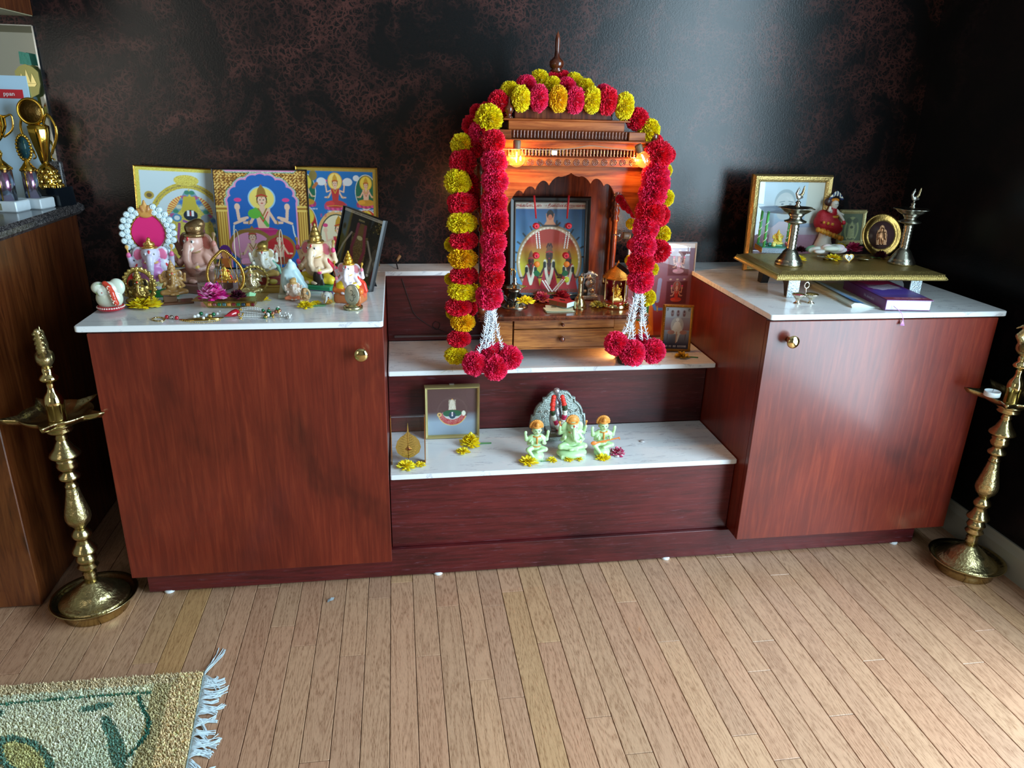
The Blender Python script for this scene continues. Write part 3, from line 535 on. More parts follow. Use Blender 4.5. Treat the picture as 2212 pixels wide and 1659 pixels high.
# ------------------------------------------------------------------ helpers: projection, flat prints, text, sculpting
def pj(P):
    d = np.array(P, float)-CAM; z = d@Fv; return 1106+FPX*(d@Rv)/z, 829.5-FPX*(d@Uv)/z
def s2l(c): return np.array(srgb(*c))
class Cv:
    def __init__(s, w, h, bg):
        w, h = w*2, h*2; s.w, s.h = w, h; s.X, s.Y = np.meshgrid((np.arange(w)+.5)/w, (np.arange(h)+.5)/h); s.a = np.zeros((h, w, 3)); s.a[:] = s2l(bg); s.r = np.random.default_rng(w*h)
    def m(s, k, c): s.a[k] = s2l(c); return s
    def ell(s, x, y, rx, ry, c): return s.m(((s.X-x)/rx)**2+((s.Y-y)/ry)**2 < 1, c)
    def ring(s, x, y, rx, ry, w, c, y0=-9): d = np.sqrt(((s.X-x)/rx)**2+((s.Y-y)/ry)**2); return s.m((d < 1) & (d > 1-w) & (s.Y > y0), c)
    def rect(s, x0, y0, x1, y1, c): return s.m((s.X > x0) & (s.X < x1) & (s.Y > y0) & (s.Y < y1), c)
    def poly(s, P, c):
        k = np.zeros(s.X.shape, bool); n = len(P)
        for i in range(n):
            (x0, y0), (x1, y1) = P[i], P[(i+1) % n]
            if y0 != y1: k ^= ((y0 > s.Y) != (y1 > s.Y)) & (s.X < (x1-x0)*(s.Y-y0)/(y1-y0)+x0)
        return s.m(k, c)
    def line(s, P, w, c):
        A = s.h/s.w
        for (x0, y0), (x1, y1) in zip(P[:-1], P[1:]):
            dx, dy = x1-x0, (y1-y0)*A; t = np.clip(((s.X-x0)*dx+(s.Y-y0)*A*dy)/(dx*dx+dy*dy+1e-9), 0, 1)
            s.m((s.X-x0-t*dx)**2+((s.Y-y0)*A-t*dy)**2 < w*w, c)
        return s
    def speck(s, k, cols, p=.5):
        n = s.r.random(s.X.shape); 
        for i, c in enumerate(cols): s.m(k & (n > 1-p*(i+1)/len(cols)) & (n < 1-p*i/len(cols)), c)
        return s
    def grad(s, k, c0, c1, y0, y1):
        t = np.clip((s.Y-y0)/(y1-y0), 0, 1)[..., None]; g = s2l(c0)*(1-t)+s2l(c1)*t; s.a[k] = g[k]; return s
    def letters(s, x0, y0, x1, y1, c, n=12, seed=0):
        """a line of small unreadable lettering"""
        r = random.Random(seed); w = (x1-x0)/n
        for i in range(n):
            if r.random() < .14: continue
            a = x0+i*w; s.line([(a+w*.15, y0), (a+w*.15, y1), (a+w*.7, y1 if r.random() < .5 else y0+(y1-y0)*.5)], w*.12, c); s.line([(a+w*.7, y1), (a+w*.7, y0)], w*.12, c)
        return s
    def mesh(s, W, H, name='print', mask=None, m=None, curve=0):
        s.a = s.a.reshape(s.h//2, 2, s.w//2, 2, 3).mean((1, 3)); s.h //= 2; s.w //= 2
        if mask is not None: mask = mask[::2, ::2]
        h, w = s.h, s.w; xs = (np.arange(w)/(w-1)-.5)*W; zs = np.arange(h)/(h-1)*H
        XX, ZZ = np.meshgrid(xs, zs); YY = curve*(1-(2*XX/W)**2) if curve else np.zeros_like(XX); V = np.stack([XX, YY, ZZ], -1).reshape(-1, 3)
        i = np.arange((h-1)*(w-1)); r_, c_ = i//(w-1), i % (w-1)
        if mask is not None: k = mask[r_, c_]; r_, c_ = r_[k], c_[k]
        a = r_*w+c_; F = np.stack([a, a+1, a+w+1, a+w], -1)
        me = bpy.data.meshes.new(name); me.vertices.add(len(V)); me.vertices.foreach_set('co', V.ravel()); me.loops.add(F.size); me.loops.foreach_set('vertex_index', F.ravel().astype(np.int32))
        me.polygons.add(len(F)); me.polygons.foreach_set('loop_start', np.arange(0, F.size, 4, dtype=np.int32)); me.update(calc_edges=True)
        at_ = me.color_attributes.new('Col', 'FLOAT_COLOR', 'POINT'); at_.data.foreach_set('color', np.c_[s.a.reshape(-1, 3), np.ones(w*h)].ravel())
        me.materials.append(m or VC('glossy_print', .4)); return me
def deity(c, x, y, s, skin=(238, 196, 166), cloth=(196, 40, 60), crown=(212, 160, 50), halo=None, lotus=None, arms=4, sit=True, sash=None, A=None):
    """calendar-art seated figure centred on x with its seat at y, s = height (in y units)"""
    A = A or c.h/c.w; q = lambda k: k*s*A*.78
    if halo: c.ell(x, y+.78*s, q(.24), .24*s, halo); c.ring(x, y+.78*s, q(.26), .26*s, .1, crown)
    if lotus:
        for k in range(-4, 5): c.ell(x+q(.085*k), y-.02*s-abs(k)*-.012*s, q(.07), .1*s, lotus if k % 2 else tuple(int(v*.8) for v in lotus))
    for sg in (-1, 1):
        if arms == 4: c.line([(x+q(sg*.12), y+.52*s), (x+q(sg*.3), y+.46*s), (x+q(sg*.33), y+.66*s)], q(.024), skin); c.ell(x+q(sg*.33), y+.69*s, q(.05), .05*s, skin); c.ell(x+q(sg*.33), y+.79*s, q(.06), .04*s, (224, 70, 130))
        c.line([(x+q(sg*.12), y+.5*s), (x+q(sg*.24), y+.3*s), (x+q(sg*.36), y+.3*s)], q(.028), skin); c.line([(x+q(sg*.27), y+.34*s), (x+q(sg*.28), y+.27*s)], q(.012), crown)
    if sit: c.ell(x, y+.1*s, q(.34), .12*s, cloth); c.ell(x-q(.2), y+.11*s, q(.16), .08*s, tuple(min(255, int(v*1.15)) for v in cloth)); c.line([(x-q(.3), y+.03*s), (x, y+.06*s), (x+q(.3), y+.03*s)], q(.012), crown)
    else: c.poly([(x-q(.12), y+.45*s), (x+q(.12), y+.45*s), (x+q(.2), y), (x-q(.2), y)], cloth)
    c.poly([(x-q(.15), y+.56*s), (x+q(.15), y+.56*s), (x+q(.1), y+.2*s), (x-q(.1), y+.2*s)], cloth if arms == 4 else skin)
    if sash: c.line([(x-q(.13), y+.55*s), (x+q(.08), y+.25*s)], q(.035), sash)
    c.line([(x-q(.08), y+.56*s), (x, y+.42*s), (x+q(.08), y+.56*s)], q(.014), crown); c.line([(x-q(.1), y+.5*s), (x, y+.32*s), (x+q(.1), y+.5*s)], q(.01), (200, 40, 40))
    c.ell(x, y+.6*s, q(.05), .07*s, skin); c.ell(x, y+.72*s, q(.1), .12*s, (30, 20, 20)); c.ell(x, y+.7*s, q(.082), .1*s, skin)
    c.poly([(x-q(.1), y+.77*s), (x+q(.1), y+.77*s), (x+q(.07), y+.9*s), (x, y+1.0*s), (x-q(.07), y+.9*s)], crown); c.line([(x-q(.1), y+.78*s), (x, y+.81*s), (x+q(.1), y+.78*s)], q(.014), (190, 40, 40))
    for sg in (-1, 1): c.ell(x+q(sg*.033), y+.715*s, q(.016), .009*s, (30, 20, 20)); c.ell(x+q(sg*.088), y+.68*s, q(.018), .022*s, crown)
    c.ell(x, y+.655*s, q(.022), .01*s, (190, 40, 50)); c.ell(x, y+.755*s, q(.008), .012*s, (200, 20, 20))
    return c
def text(body, size, m, parent, loc, rot=(PI/2, 0, 0), ext=.0002, name='lettering', align='CENTER', xs=1):
    cu = bpy.data.curves.new('t', 'FONT'); cu.body = body; cu.size = size; cu.extrude = ext; cu.align_x = align; cu.align_y = 'CENTER'; cu.resolution_u = 3
    o = bpy.data.objects.new('t', cu); COL.objects.link(o); dg = bpy.context.evaluated_depsgraph_get(); me = bpy.data.meshes.new_from_object(o.evaluated_get(dg)); bpy.data.objects.remove(o)
    me.materials.clear(); me.materials.append(m); return part(name, me, parent, loc, rot, (xs, 1, 1))
def framed(name, label, cat, P, w, h, bw, depth, fmat, canvas, rz=0, lean=.15, fprof=None, bead=None, roll=0, pane=True, group=None, curve=0, back=BLACKW):
    t = thing(name, label, cat, P, group=group, rot=(-lean, roll, rz)); hw = w/2
    f = MB(); o = [(0, 0), (.25, -1), (.7, -.8), (1, -.45)] if fprof is None else fprof
    for i in range(len(o)-1):
        (a, ya), (b_, yb) = o[i], o[i+1]; a *= bw; b_ *= bw; ya *= depth*.5; yb *= depth*.5
        R = lambda k, y: [(-hw+k, y, k), (hw-k, y, k), (hw-k, y, h-k), (-hw+k, y, h-k)]
        f.add(R(a, ya)+R(b_, yb), [(j, (j+1) % 4, (j+1) % 4+4, j+4) for j in range(4)])
    R = lambda k, y: [(-hw+k, y, k), (hw-k, y, k), (hw-k, y, h-k), (-hw+k, y, h-k)]
    f.add(R(0, 0)+R(0, depth*.5)+R(bw, depth*.5), [(j, j+4, (j+1) % 4+4, (j+1) % 4) for j in range(4)]+[(j+4, j+8, (j+1) % 4+8, (j+1) % 4+4) for j in range(4)])
    f.add(R(bw, o[-1][1]*depth*.5)+R(bw, depth*.5), [(j, j+4, (j+1) % 4+4, (j+1) % 4) for j in range(4)])
    if bw > 0: f.build('frame', fmat, t)
    if bead:
        b_ = MB(); n = int(w/bead); k = bw*.55
        for j in range(n):
            for z in (k, h-k): b_.tube([(-hw+(j+.2)*w/n, -depth*.5, z-bw*.25), (-hw+(j+.8)*w/n, -depth*.56, z+bw*.25)], bead*.22, 5)
        n = int(h/bead)
        for j in range(n):
            for x in (-hw+k, hw-k): b_.tube([(x-bw*.25, -depth*.5, (j+.2)*h/n), (x+bw*.25, -depth*.56, (j+.8)*h/n)], bead*.22, 5)
        b_.build('rope_moulding', fmat, t, kind='stuff')
    yy = 0 if bw > 0 else -depth*.5
    pr = canvas.mesh(w-2*bw+.0004, h-2*bw+.0004, curve=curve); part('print', pr, t, (0, yy-.0003, bw-.0002))
    MB().box(-hw+bw*.5, hw-bw*.5, yy+.0004, depth*.5, bw*.5, h-bw*.5).build('backing', back, t)
    if pane: MB().box(-hw+bw, hw-bw, yy-.0022, yy-.0012, bw, h-bw).build('glass_pane', glass(), t)
    return t
def fit_h(P, lean, vt, rz=0):
    lo, hi = .005, .8
    for _ in range(40):
        m = (lo+hi)/2; q = (P[0]-math.sin(rz)*m*math.sin(lean), P[1]+math.cos(rz)*m*math.sin(lean), P[2]+m*math.cos(lean))
        if pj(q)[1] > vt: lo = m
        else: hi = m
    return lo

# --- implicit-surface sculpting (smooth union of ellipsoids, tapered limbs, rings) meshed with surface nets
def E(c, r, col, rot=0): return ('e', np.array(c, float), np.array(r if hasattr(r, '__len__') else (r,)*3, float), col, rot)
def K(a, b, ra, rb, col): return ('k', np.array(a, float), np.array(b, float), ra, col, rb)
def B(c, h, col, rd=.01): return ('b', np.array(c, float), np.array(h, float), col, rd)
def T(c, R, r, col, ax=1, sq=1): return ('t', np.array(c, float), (R, r, ax, sq), col)
def chain(P, r0, r1, col):
    n = len(P)-1; return [K(P[i], P[i+1], r0+(r1-r0)*i/n, r0+(r1-r0)*(i+1)/n, col) for i in range(n)]
def sd(p, X):
    if p[0] == 'e':
        q = X-p[1]
        if p[4]: c, s = math.cos(p[4]), math.sin(p[4]); q = np.stack([q[..., 0]*c+q[..., 2]*s, q[..., 1], -q[..., 0]*s+q[..., 2]*c], -1)
        k0 = np.sqrt(((q/p[2])**2).sum(-1)); k1 = np.sqrt(((q/p[2]**2)**2).sum(-1))+1e-6; return k0*(k0-1)/k1
    if p[0] == 'k':
        a, b_ = p[1], p[2]; ba = b_-a; pa = X-a; t = np.clip((pa@ba)/(ba@ba+1e-9), 0, 1); return np.sqrt(((pa-t[..., None]*ba)**2).sum(-1))-(p[3]+(p[5]-p[3])*t)
    if p[0] == 'b': q = np.abs(X-p[1])-p[2]+p[4]; return np.sqrt((np.maximum(q, 0)**2).sum(-1))+np.minimum(q.max(-1), 0)-p[4]
    R, r, ax, sq = p[2]; q = X-p[1]; o = [i for i in range(3) if i != ax]; a = np.sqrt(q[..., o[0]]**2+(q[..., o[1]]/sq)**2)-R; return np.sqrt(a*a+q[..., ax]**2)-r
def pcol(p): return p[4] if p[0] == 'k' else p[3]
def sculpt(prims, scale, m, name='body', vox=None, k=.018, n=58):
    lo = np.full(3, 9.); hi = -lo
    for p in prims:
        if p[0] == 'k': r = max(p[3], p[5]); a, b_ = np.minimum(p[1], p[2])-r, np.maximum(p[1], p[2])+r
        elif p[0] == 't': a, b_ = p[1]-(p[2][0]+p[2][1])*max(1, p[2][3]), p[1]+(p[2][0]+p[2][1])*max(1, p[2][3])
        else: r = p[2] if not (p[0] == 'e' and p[4]) else np.full(3, p[2].max()); a, b_ = p[1]-r, p[1]+r
        lo = np.minimum(lo, a); hi = np.maximum(hi, b_)
    h = vox or float((hi-lo).max())/n; lo -= 2*h; hi += 2*h
    ax = [np.arange(lo[i], hi[i], h) for i in range(3)]; G = np.stack(np.meshgrid(*ax, indexing='ij'), -1).astype(np.float32)
    D = None
    for p in prims:
        d = sd(p, G).astype(np.float32)
        if D is None: D = d
        else: t = np.maximum(k-np.abs(D-d), 0)/k; D = np.minimum(D, d)-t*t*k*.25
    nx, ny, nz = D.shape; C = [(i, j, l) for i in (0, 1) for j in (0, 1) for l in (0, 1)]
    sl = lambda c: D[c[0]:nx-1+c[0], c[1]:ny-1+c[1], c[2]:nz-1+c[2]]
    cnt = np.zeros((nx-1, ny-1, nz-1), np.float32); acc = np.zeros(cnt.shape+(3,), np.float32)
    for a in C:
        for i in range(3):
            if a[i]: continue
            b_ = list(a); b_[i] = 1; da, db = sl(a), sl(b_); mk = (da < 0) != (db < 0); t = np.where(mk, da/(da-db+1e-12), 0)
            for j in range(3): acc[..., j] += np.where(mk, a[j]+(t if j == i else 0), 0)
            cnt += mk
    act = cnt > 0; idx = -np.ones(cnt.shape, np.int64); idx[act] = np.arange(act.sum()); ii = np.argwhere(act)
    V = (ii+acc[act]/cnt[act][:, None])*h+lo; F = []; Sg = D < 0
    for i in range(3):
        j, l = (i+1) % 3, (i+2) % 3; s0 = [slice(1, -1)]*3; s0[i] = slice(0, -1); s1 = list(s0); s1[i] = slice(1, None)
        A_, B_ = Sg[tuple(s0)], Sg[tuple(s1)]; e = np.argwhere(A_ != B_); inn = A_[tuple(e.T)]; e = e+1; e[:, i] -= 1
        def ci(dj, dl): q = e.copy(); q[:, j] += dj; q[:, l] += dl; q = np.minimum(q, np.array(idx.shape)-1); return idx[tuple(q.T)]
        f = np.stack([ci(-1, -1), ci(0, -1), ci(0, 0), ci(-1, 0)], -1); f[~inn] = f[~inn][:, ::-1]; F.append(f)
    F = np.concatenate(F); F = F[(F >= 0).all(1)]
    DD = np.stack([sd(p, V) for p in prims]); ci_ = DD.argmin(0); cols = np.array([s2l(pcol(p)) for p in prims])[ci_]
    me = bpy.data.meshes.new(name); V = V*scale; me.vertices.add(len(V)); me.vertices.foreach_set('co', V.ravel()); me.loops.add(F.size); me.loops.foreach_set('vertex_index', F.ravel().astype(np.int32))
    me.polygons.add(len(F)); me.polygons.foreach_set('loop_start', np.arange(0, F.size, 4, dtype=np.int32)); me.update(calc_edges=True); me.polygons.foreach_set('use_smooth', [True]*len(F))
    at_ = me.color_attributes.new('Col', 'FLOAT_COLOR', 'POINT'); at_.data.foreach_set('color', np.c_[cols, np.ones(len(cols))].ravel()); me.materials.append(m); me.update(); return me
def carve(t, parts, s, m, k=.018, n=58):
    for nm, pr in parts.items():
        mm = m[nm] if isinstance(m, dict) and nm in m else (m['*'] if isinstance(m, dict) else m)
        part(nm, sculpt(pr, s, mm, nm, k=k, n=n), t)
def mirror(f): return [q for s in (-1, 1) for q in f(s)]
def ganesha(skin=(232, 206, 186), torso=None, ear=(224, 120, 120), dhoti=(220, 190, 60), gold=(196, 156, 70), hand=None, trunk=1, sash=None, base='box', bcol=(70, 140, 110), bcol2=None, crown='cone', head_y=0, items=True, seat=.1):
    hand = hand or skin; z = seat
    torso = torso or skin; body = [E((0, 0, z+.20), (.19, .16, .17), torso), E((0, .01, z+.34), (.165, .12, .12), torso), E((0, -.045, z+.505), (.12, .125, .125), skin), E((0, -.1, z+.455), (.085, .08, .08), skin)]
    body += chain([(0, -.17, z+.47), (0, -.205, z+.38), (.01*trunk, -.225, z+.30), (.05*trunk, -.235, z+.235), (.11*trunk, -.225, z+.225), (.14*trunk, -.22, z+.26)], .055, .024, skin)
    body += mirror(lambda s: [E((s*.165, -.005, z+.50), (.085, .022, .115), skin, s*.25), E((s*.165, -.02, z+.50), (.055, .016, .08), ear, s*.25)])
    body += mirror(lambda s: [K((s*.15, 0, z+.38), (s*.27, .03, z+.33), .05, .042, skin), K((s*.27, .03, z+.33), (s*.29, -.03, z+.47), .04, .03, skin), E((s*.29, -.045, z+.50), (.033, .03, .038), hand)])
    body += [K((-.14, -.03, z+.34), (-.235, -.07, z+.21), .048, .04, skin), K((-.235, -.07, z+.21), (-.20, -.18, z+.29), .038, .03, skin), E((-.20, -.2, z+.325), (.035, .02, .042), hand)]
    body += [K((.14, -.03, z+.34), (.235, -.07, z+.21), .048, .04, skin), K((.235, -.07, z+.21), (.15, -.2, z+.19), .038, .03, skin), E((.14, -.215, z+.19), (.036, .03, .026), hand), E((.14, -.22, z+.225), .025, (236, 190, 80))]
    body += mirror(lambda s: [K((s*.05, -.15, z+.44), (s*.075, -.215, z+.41), .014, .006, (240, 236, 220)), E((s*.062, -.155, z+.525), (.016, .012, .012), (250, 250, 250)), E((s*.063, -.165, z+.525), (.008, .008, .009), (30, 30, 40))])
    body += [E((0, -.165, z+.56), (.012, .01, .028), (200, 30, 40)), T((0, .01, z+.385), .12, .012, gold, 2)]
    if items: body += mirror(lambda s: [K((s*.29, -.045, z+.53), (s*.30, -.04, z+.61), .012, .012, gold), E((s*.30, -.04, z+.62), (.03, .014, .03), gold)])
    g = mirror(lambda s: [K((s*.1, -.04, z+.09), (s*.27, -.12, z+.065), .085, .065, dhoti), K((s*.27, -.12, z+.065), (s*-.02, -.21, z+.035), .055, .04, dhoti)])+[E((0, 0, z+.08), (.19, .14, .09), dhoti)]
    g += mirror(lambda s: [E((-s*.06, -.235, z+.03), (.05, .03, .026), skin)])
    if sash: g += mirror(lambda s: chain([(s*.17, .01, z+.42), (s*.2, -.03, z+.3), (s*.3, .0, z+.2), (s*.34, 0, z+.06)], .03, .045, sash))
    if crown == 'cone': cr = [T((0, -.02, z+.60), .10, .024, gold, 2), E((0, -.02, z+.66), (.095, .09, .07), gold), E((0, -.02, z+.72), (.07, .07, .06), gold), E((0, -.02, z+.78), (.045, .045, .05), gold), E((0, -.02, z+.84), (.02, .02, .035), gold), E((0, -.115, z+.64), (.035, .02, .045), gold)]
    elif crown == 'dome': cr = [T((0, -.02, z+.59), .115, .026, gold, 2), E((0, -.01, z+.67), (.12, .115, .10), gold), E((.03, .03, z+.72), (.09, .08, .07), gold), T((0, -.0, z+.69), .105, .014, gold, 2)]
    elif crown == 'fan': cr = [T((0, -.02, z+.60), .10, .022, gold, 2), E((0, -.0, z+.65), (.11, .07, .09), gold)]+[E((.13*math.cos(a), 0, z+.62+.13*math.sin(a)), .024, gold) for a in np.linspace(0, PI, 11)]
    else: cr = [T((0, -.02, z+.60), .09, .02, gold, 2), E((0, -.04, z+.65), (.08, .07, .05), gold), E((0, -.09, z+.68), (.03, .02, .05), gold), E((0, -.02, z+.71), (.03, .03, .04), gold)]
    P = dict(body=body, garment=g, crown=cr)
    if base == 'box': P['base'] = [B((0, -.04, z*.5), (.34, .24, z*.5), bcol, .015)]+([B((0, -.04, z*.2), (.37, .27, z*.2), bcol2, .012)] if bcol2 else [])
    elif base == 'round': P['base'] = [E((0, -.05, z*.45), (.34, .25, z*.6), bcol), B((0, -.05, z*.25), (.28, .2, z*.25), bcol, .02)]
    return P
def person(skin=(196, 226, 170), cloth=(196, 226, 170), gold=(226, 150, 60), hair=None, seat=.22, base=(196, 226, 170), arms=4, veena=False, eleph=False):
    z = seat
    b = [E((0, 0, z+.28), (.135, .09, .12), skin), E((0, 0, z+.14), (.125, .09, .1), skin), E((0, 0, z+.40), (.06, .055, .06), skin), E((0, -.02, z+.50), (.105, .10, .11), skin), E((0, -.122, z+.49), (.015, .016, .022), skin)]
    b += mirror(lambda s: [K((s*.1, 0, z+.35), (s*.235, .0, z+.26), .05, .042, skin), K((s*.235, 0, z+.26), (s*.26, -.02, z+.40), .04, .032, skin), E((s*.26, -.03, z+.45), (.038, .024, .048), skin)])
    b += mirror(lambda s: [K((s*.1, -.01, z+.33), (s*.185, -.06, z+.19), .048, .04, skin), K((s*.185, -.06, z+.19), (s*.13, -.15, z+.23), .038, .03, skin), E((s*.13, -.165, z+.27), (.036, .022, .046), skin)])
    b += mirror(lambda s: [E((s*.038, -.116, z+.52), (.013, .008, .007), (40, 40, 40)), E((s*.108, -.01, z+.49), (.016, .016, .026), gold)])
    b += [E((0, -.118, z+.452), (.02, .009, .007), (190, 70, 60)), T((0, -.01, z+.36), .085, .014, gold, 2), K((0, -.09, z+.32), (0, -.105, z+.2), .018, .018, gold)]
    g = mirror(lambda s: [K((s*.07, -.02, z+.07), (s*.2, -.1, z+.05), .07, .055, cloth)])+[E((0, 0, z+.06), (.13, .11, .08), cloth), K((.2, -.1, z+.05), (.0, -.17, z+.02), .05, .038, cloth), K((-.2, -.1, z+.05), (-.08, -.17, z-.12), .05, .038, cloth), E((-.075, -.2, z-.17), (.035, .05, .024), skin), T((0, 0, z+.12), .1, .012, gold, 2)]
    cr = [T((0, .0, z+.585), .095, .022, gold, 2), E((0, .02, z+.62), (.10, .08, .09), gold), E((0, -.05, z+.64), (.05, .05, .06), gold), E((0, .05, z+.58), (.14, .04, .12), gold)]
    for k in range(13): a = PI*1.1*k/12-.157; cr.append(E((.142*math.cos(a), .04, z+.575+.135*math.sin(a)), .024, gold))
    P = dict(body=b, garment=g, crown=cr, base=[E((0, -.02, z*.35), (.19, .17, z*.55), base), B((0, -.02, z*.16), (.15, .13, z*.16), base, .02), E((0, .0, z*.75), (.15, .13, z*.3), base)])
    if veena: P['veena'] = [K((-.28, -.15, z+.12), (.34, -.17, z+.25), .022, .016, (226, 130, 56)), E((-.24, -.15, z+.13), (.075, .03, .05), (226, 130, 56)), K((.34, -.17, z+.25), (.36, -.17, z+.2), .016, .01, (206, 110, 40))]
    return P
def flower(label, u, v, zsup, r, cols, group=None, style='mum', n=60, stem=None, rz=0, tilt=0, name=None, y=None, seed=None):
    """loose blossom: layered petals around a centre lying on its support"""
    r = r*1.22; P = at(u, v, zsup) if y is None else aty(u, v, y); rr = np.random.default_rng(seed or int(u*7+v)); sq = .62 if style != 'carn' else .95
    t = thing(name or 'loose_flower', label, 'flower', (P[0], P[1], zsup if y is None else P[2]-r*sq), rz, group)
    mb = MB()
    for i in range(n):
        f = (i+.5)/n; el = f*1.2 if style == 'mum' else f*1.5; az = i*2.39996+rr.normal(0, .12); L_ = r*(1.0-.28*f)*rr.uniform(.85, 1.08); W_ = r*(.17 if style == 'mum' else .24)*(.8 if style == 'spike' else 1)*(.42 if style == 'spike' else 1)
        d = np.array([math.cos(az)*math.cos(el), math.sin(az)*math.cos(el), math.sin(el)]); q = np.array([-math.sin(az), math.cos(az), 0]); up = np.cross(d, q)*-1; c = np.array(srgb(*cols[int(rr.integers(len(cols)))]))*rr.uniform(.85, 1.1)
        mb.cur = tuple(np.clip(c, 0, 1)); o = np.array([0, 0, r*.12]); w1 = W_*rr.uniform(.8, 1.1); j = rr.normal(0, .05, 3)*r
        V = [o, o+d*L_*.45+q*w1*.7, o+d*L_*.45-q*w1*.7, o+d*L_*.8+q*w1+up*.06*r+j, o+d*L_*.8-q*w1+up*.06*r+j, o+d*L_+up*.02*r+j, o+d*L_*.7-up*.05*r+j*.5]
        V = [(p[0], p[1], max(p[2]*sq*1.2, .0006+.0003*(i % 3))) for p in V]; mb.add(V, [(0, 1, 6), (0, 6, 2), (1, 3, 6), (2, 6, 4), (3, 5, 6), (6, 5, 4)])
    mb.build('petals', VC('real_petals', .55), t)
    if stem:
        a = stem; MB().tube(curve3([(0, 0, r*.12), (math.cos(a)*r*1.0, math.sin(a)*r*1.0, r*.1), (math.cos(a)*r*1.8, math.sin(a)*r*1.8, .0015)], 4), [r*.16]+[r*.07]*8, 6).build('stem', GREEN, t)
    return t
YEL = [(250, 224, 20), (240, 206, 10), (252, 236, 60)]; PNK = [(214, 60, 120), (236, 110, 150), (190, 30, 90)]; MAR = [(70, 14, 34), (96, 20, 44), (50, 10, 26)]
PT = VC('painted_resin', .38, coat=.15); PTM = VC('metallic_paint', .3, .85, bump=.4, bscale=300); PTG = VC('glossy_enamel', .14, coat=.6)
GP = M('gold_leaf', srgb(206, 158, 70), .3, 1, bump=.4, bscale=260)
FM = {'*': PT, 'crown': PTM}
# ---- three big devotional pictures leaning on the wall
def gold_carve(c, k, dark=(112, 66, 22)):
    A = c.h/c.w; x, y = c.X*76, c.Y*76*A; f = np.sin(x+2.4*np.sin(y*.8))*np.sin(y+2.4*np.sin(x*.9+1))+.35*np.sin(x*2.1-y*1.7); c.m(k, (166, 112, 42)); c.m(k & (f > .12), (210, 158, 66)); c.m(k & (f > .5), (238, 200, 118)); c.m(k & (f < -.35), dark); return c
c1 = Cv(170, 215, (206, 222, 226)); X, Y = c1.X, c1.Y
c1.rect(0, 0, 1, .012, (200, 180, 60)); k = (X < .045) | (X > .965) | (Y > .965); c1.m(k, (226, 210, 84)); c1.speck(k, [(190, 166, 50), (246, 236, 130)], .5)
c1.ring(.52, .42, .42, .44, .13, (206, 178, 60), .45); c1.ring(.52, .42, .40, .42, .04, (120, 104, 80), .45); k = (((X-.52)/.42)**2+((Y-.42)/.44)**2 < 1) & (((X-.52)/.36)**2+((Y-.42)/.38)**2 > 1) & (Y > .45); c1.speck(k, [(240, 226, 110), (170, 140, 50)], .5)
for x in (.14, .9): c1.rect(x-.07, .02, x+.07, .5, (196, 164, 54)); k = (abs(X-x) < .07) & (Y < .5); c1.speck(k, [(236, 218, 96), (150, 118, 40)], .45); c1.ell(x, .55, .1, .07, (214, 186, 66)); c1.speck(((X-x)/.1)**2+((Y-.55)/.07)**2 < 1, [(244, 230, 110), (150, 120, 44)], .5); c1.ell(x-.01, .72, .05, .04, (190, 160, 70)); c1.ell(x-.01, .72, .028, .022, (110, 90, 60))
c1.ell(.52, .88, .13, .055, (226, 204, 84)); c1.speck(((X-.52)/.13)**2+((Y-.88)/.055)**2 < 1, [(250, 240, 130), (170, 136, 50)], .5)
d_ = np.hypot(X-.54, (Y-.55)*1.27); an = np.arctan2((Y-.55)*1.27, X-.54); c1.m((d_ < .24) & (np.sin(an*46) > 0), (222, 96, 70)); c1.m((d_ < .24) & (np.sin(an*46) <= 0), (240, 222, 120)); c1.m(d_ < .16, (236, 224, 110))
c1.poly([(.54, .8), (.46, .66), (.3, .45), (.26, .02), (.84, .02), (.8, .45), (.62, .66)], (222, 206, 86)); k = (abs(X-.54) < .22) & (Y < .6); c1.speck(k, [(238, 226, 120), (176, 150, 54), (120, 104, 90)], .42)
for P_, cc in (([(.52, .76), (.42, .6), (.3, .46), (.26, .25), (.3, .03)], (120, 160, 176)), ([(.57, .76), (.68, .6), (.8, .46), (.84, .25), (.82, .03)], (120, 160, 176))):
    c1.line(P_, .03, cc)
    for i in range(14): t = i/13*(len(P_)-1)*.999; a = int(t); f = t-a; c1.ell(P_[a][0]*(1-f)+P_[a+1][0]*f, P_[a][1]*(1-f)+P_[a+1][1]*f, .03, .02, ((70, 140, 110), (176, 90, 140), (70, 120, 190), (206, 210, 190))[i % 4])
c1.poly([(.48, .72), (.6, .72), (.63, .56), (.45, .56)], (200, 180, 66)); c1.ell(.545, .53, .075, .055, (30, 44, 60)); c1.rect(.51, .52, .532, .58, (240, 244, 246)); c1.rect(.556, .52, .578, .58, (240, 244, 246)); c1.rect(.538, .525, .55, .57, (190, 40, 50))
c1.line([(.47, .47), (.545, .445), (.62, .47)], .016, (150, 90, 160)); c1.ell(.4, .5, .05, .04, (80, 140, 180)); c1.ell(.4, .5, .03, .024, (220, 230, 230)); c1.ell(.7, .5, .05, .04, (140, 150, 160))
for s in (-1, 1): c1.line([(.54+s*.12, .44), (.54+s*.14, .3), (.54+s*.08, .1)], .014, (160, 80, 130))
def wallpic(name, label, uL, uR, vb, vt, ym, bw, fm, cv, lean=.07, rz=0, roll=0, depth=.012, pane=False, curve=0):
    P = at((uL+uR)/2, vb, TOP); P[1] = ym; Q = aty((uL+uR)/2, vb, ym); P[0] = Q[0]; P[2] = TOP+.0005; h = fit_h(P, lean, vt); return framed(name, label, 'picture', P, (uR-uL)*mpp(P)/math.cos(rz), h, bw, depth, fm, cv, rz, lean, roll=roll, pane=pane, curve=curve)
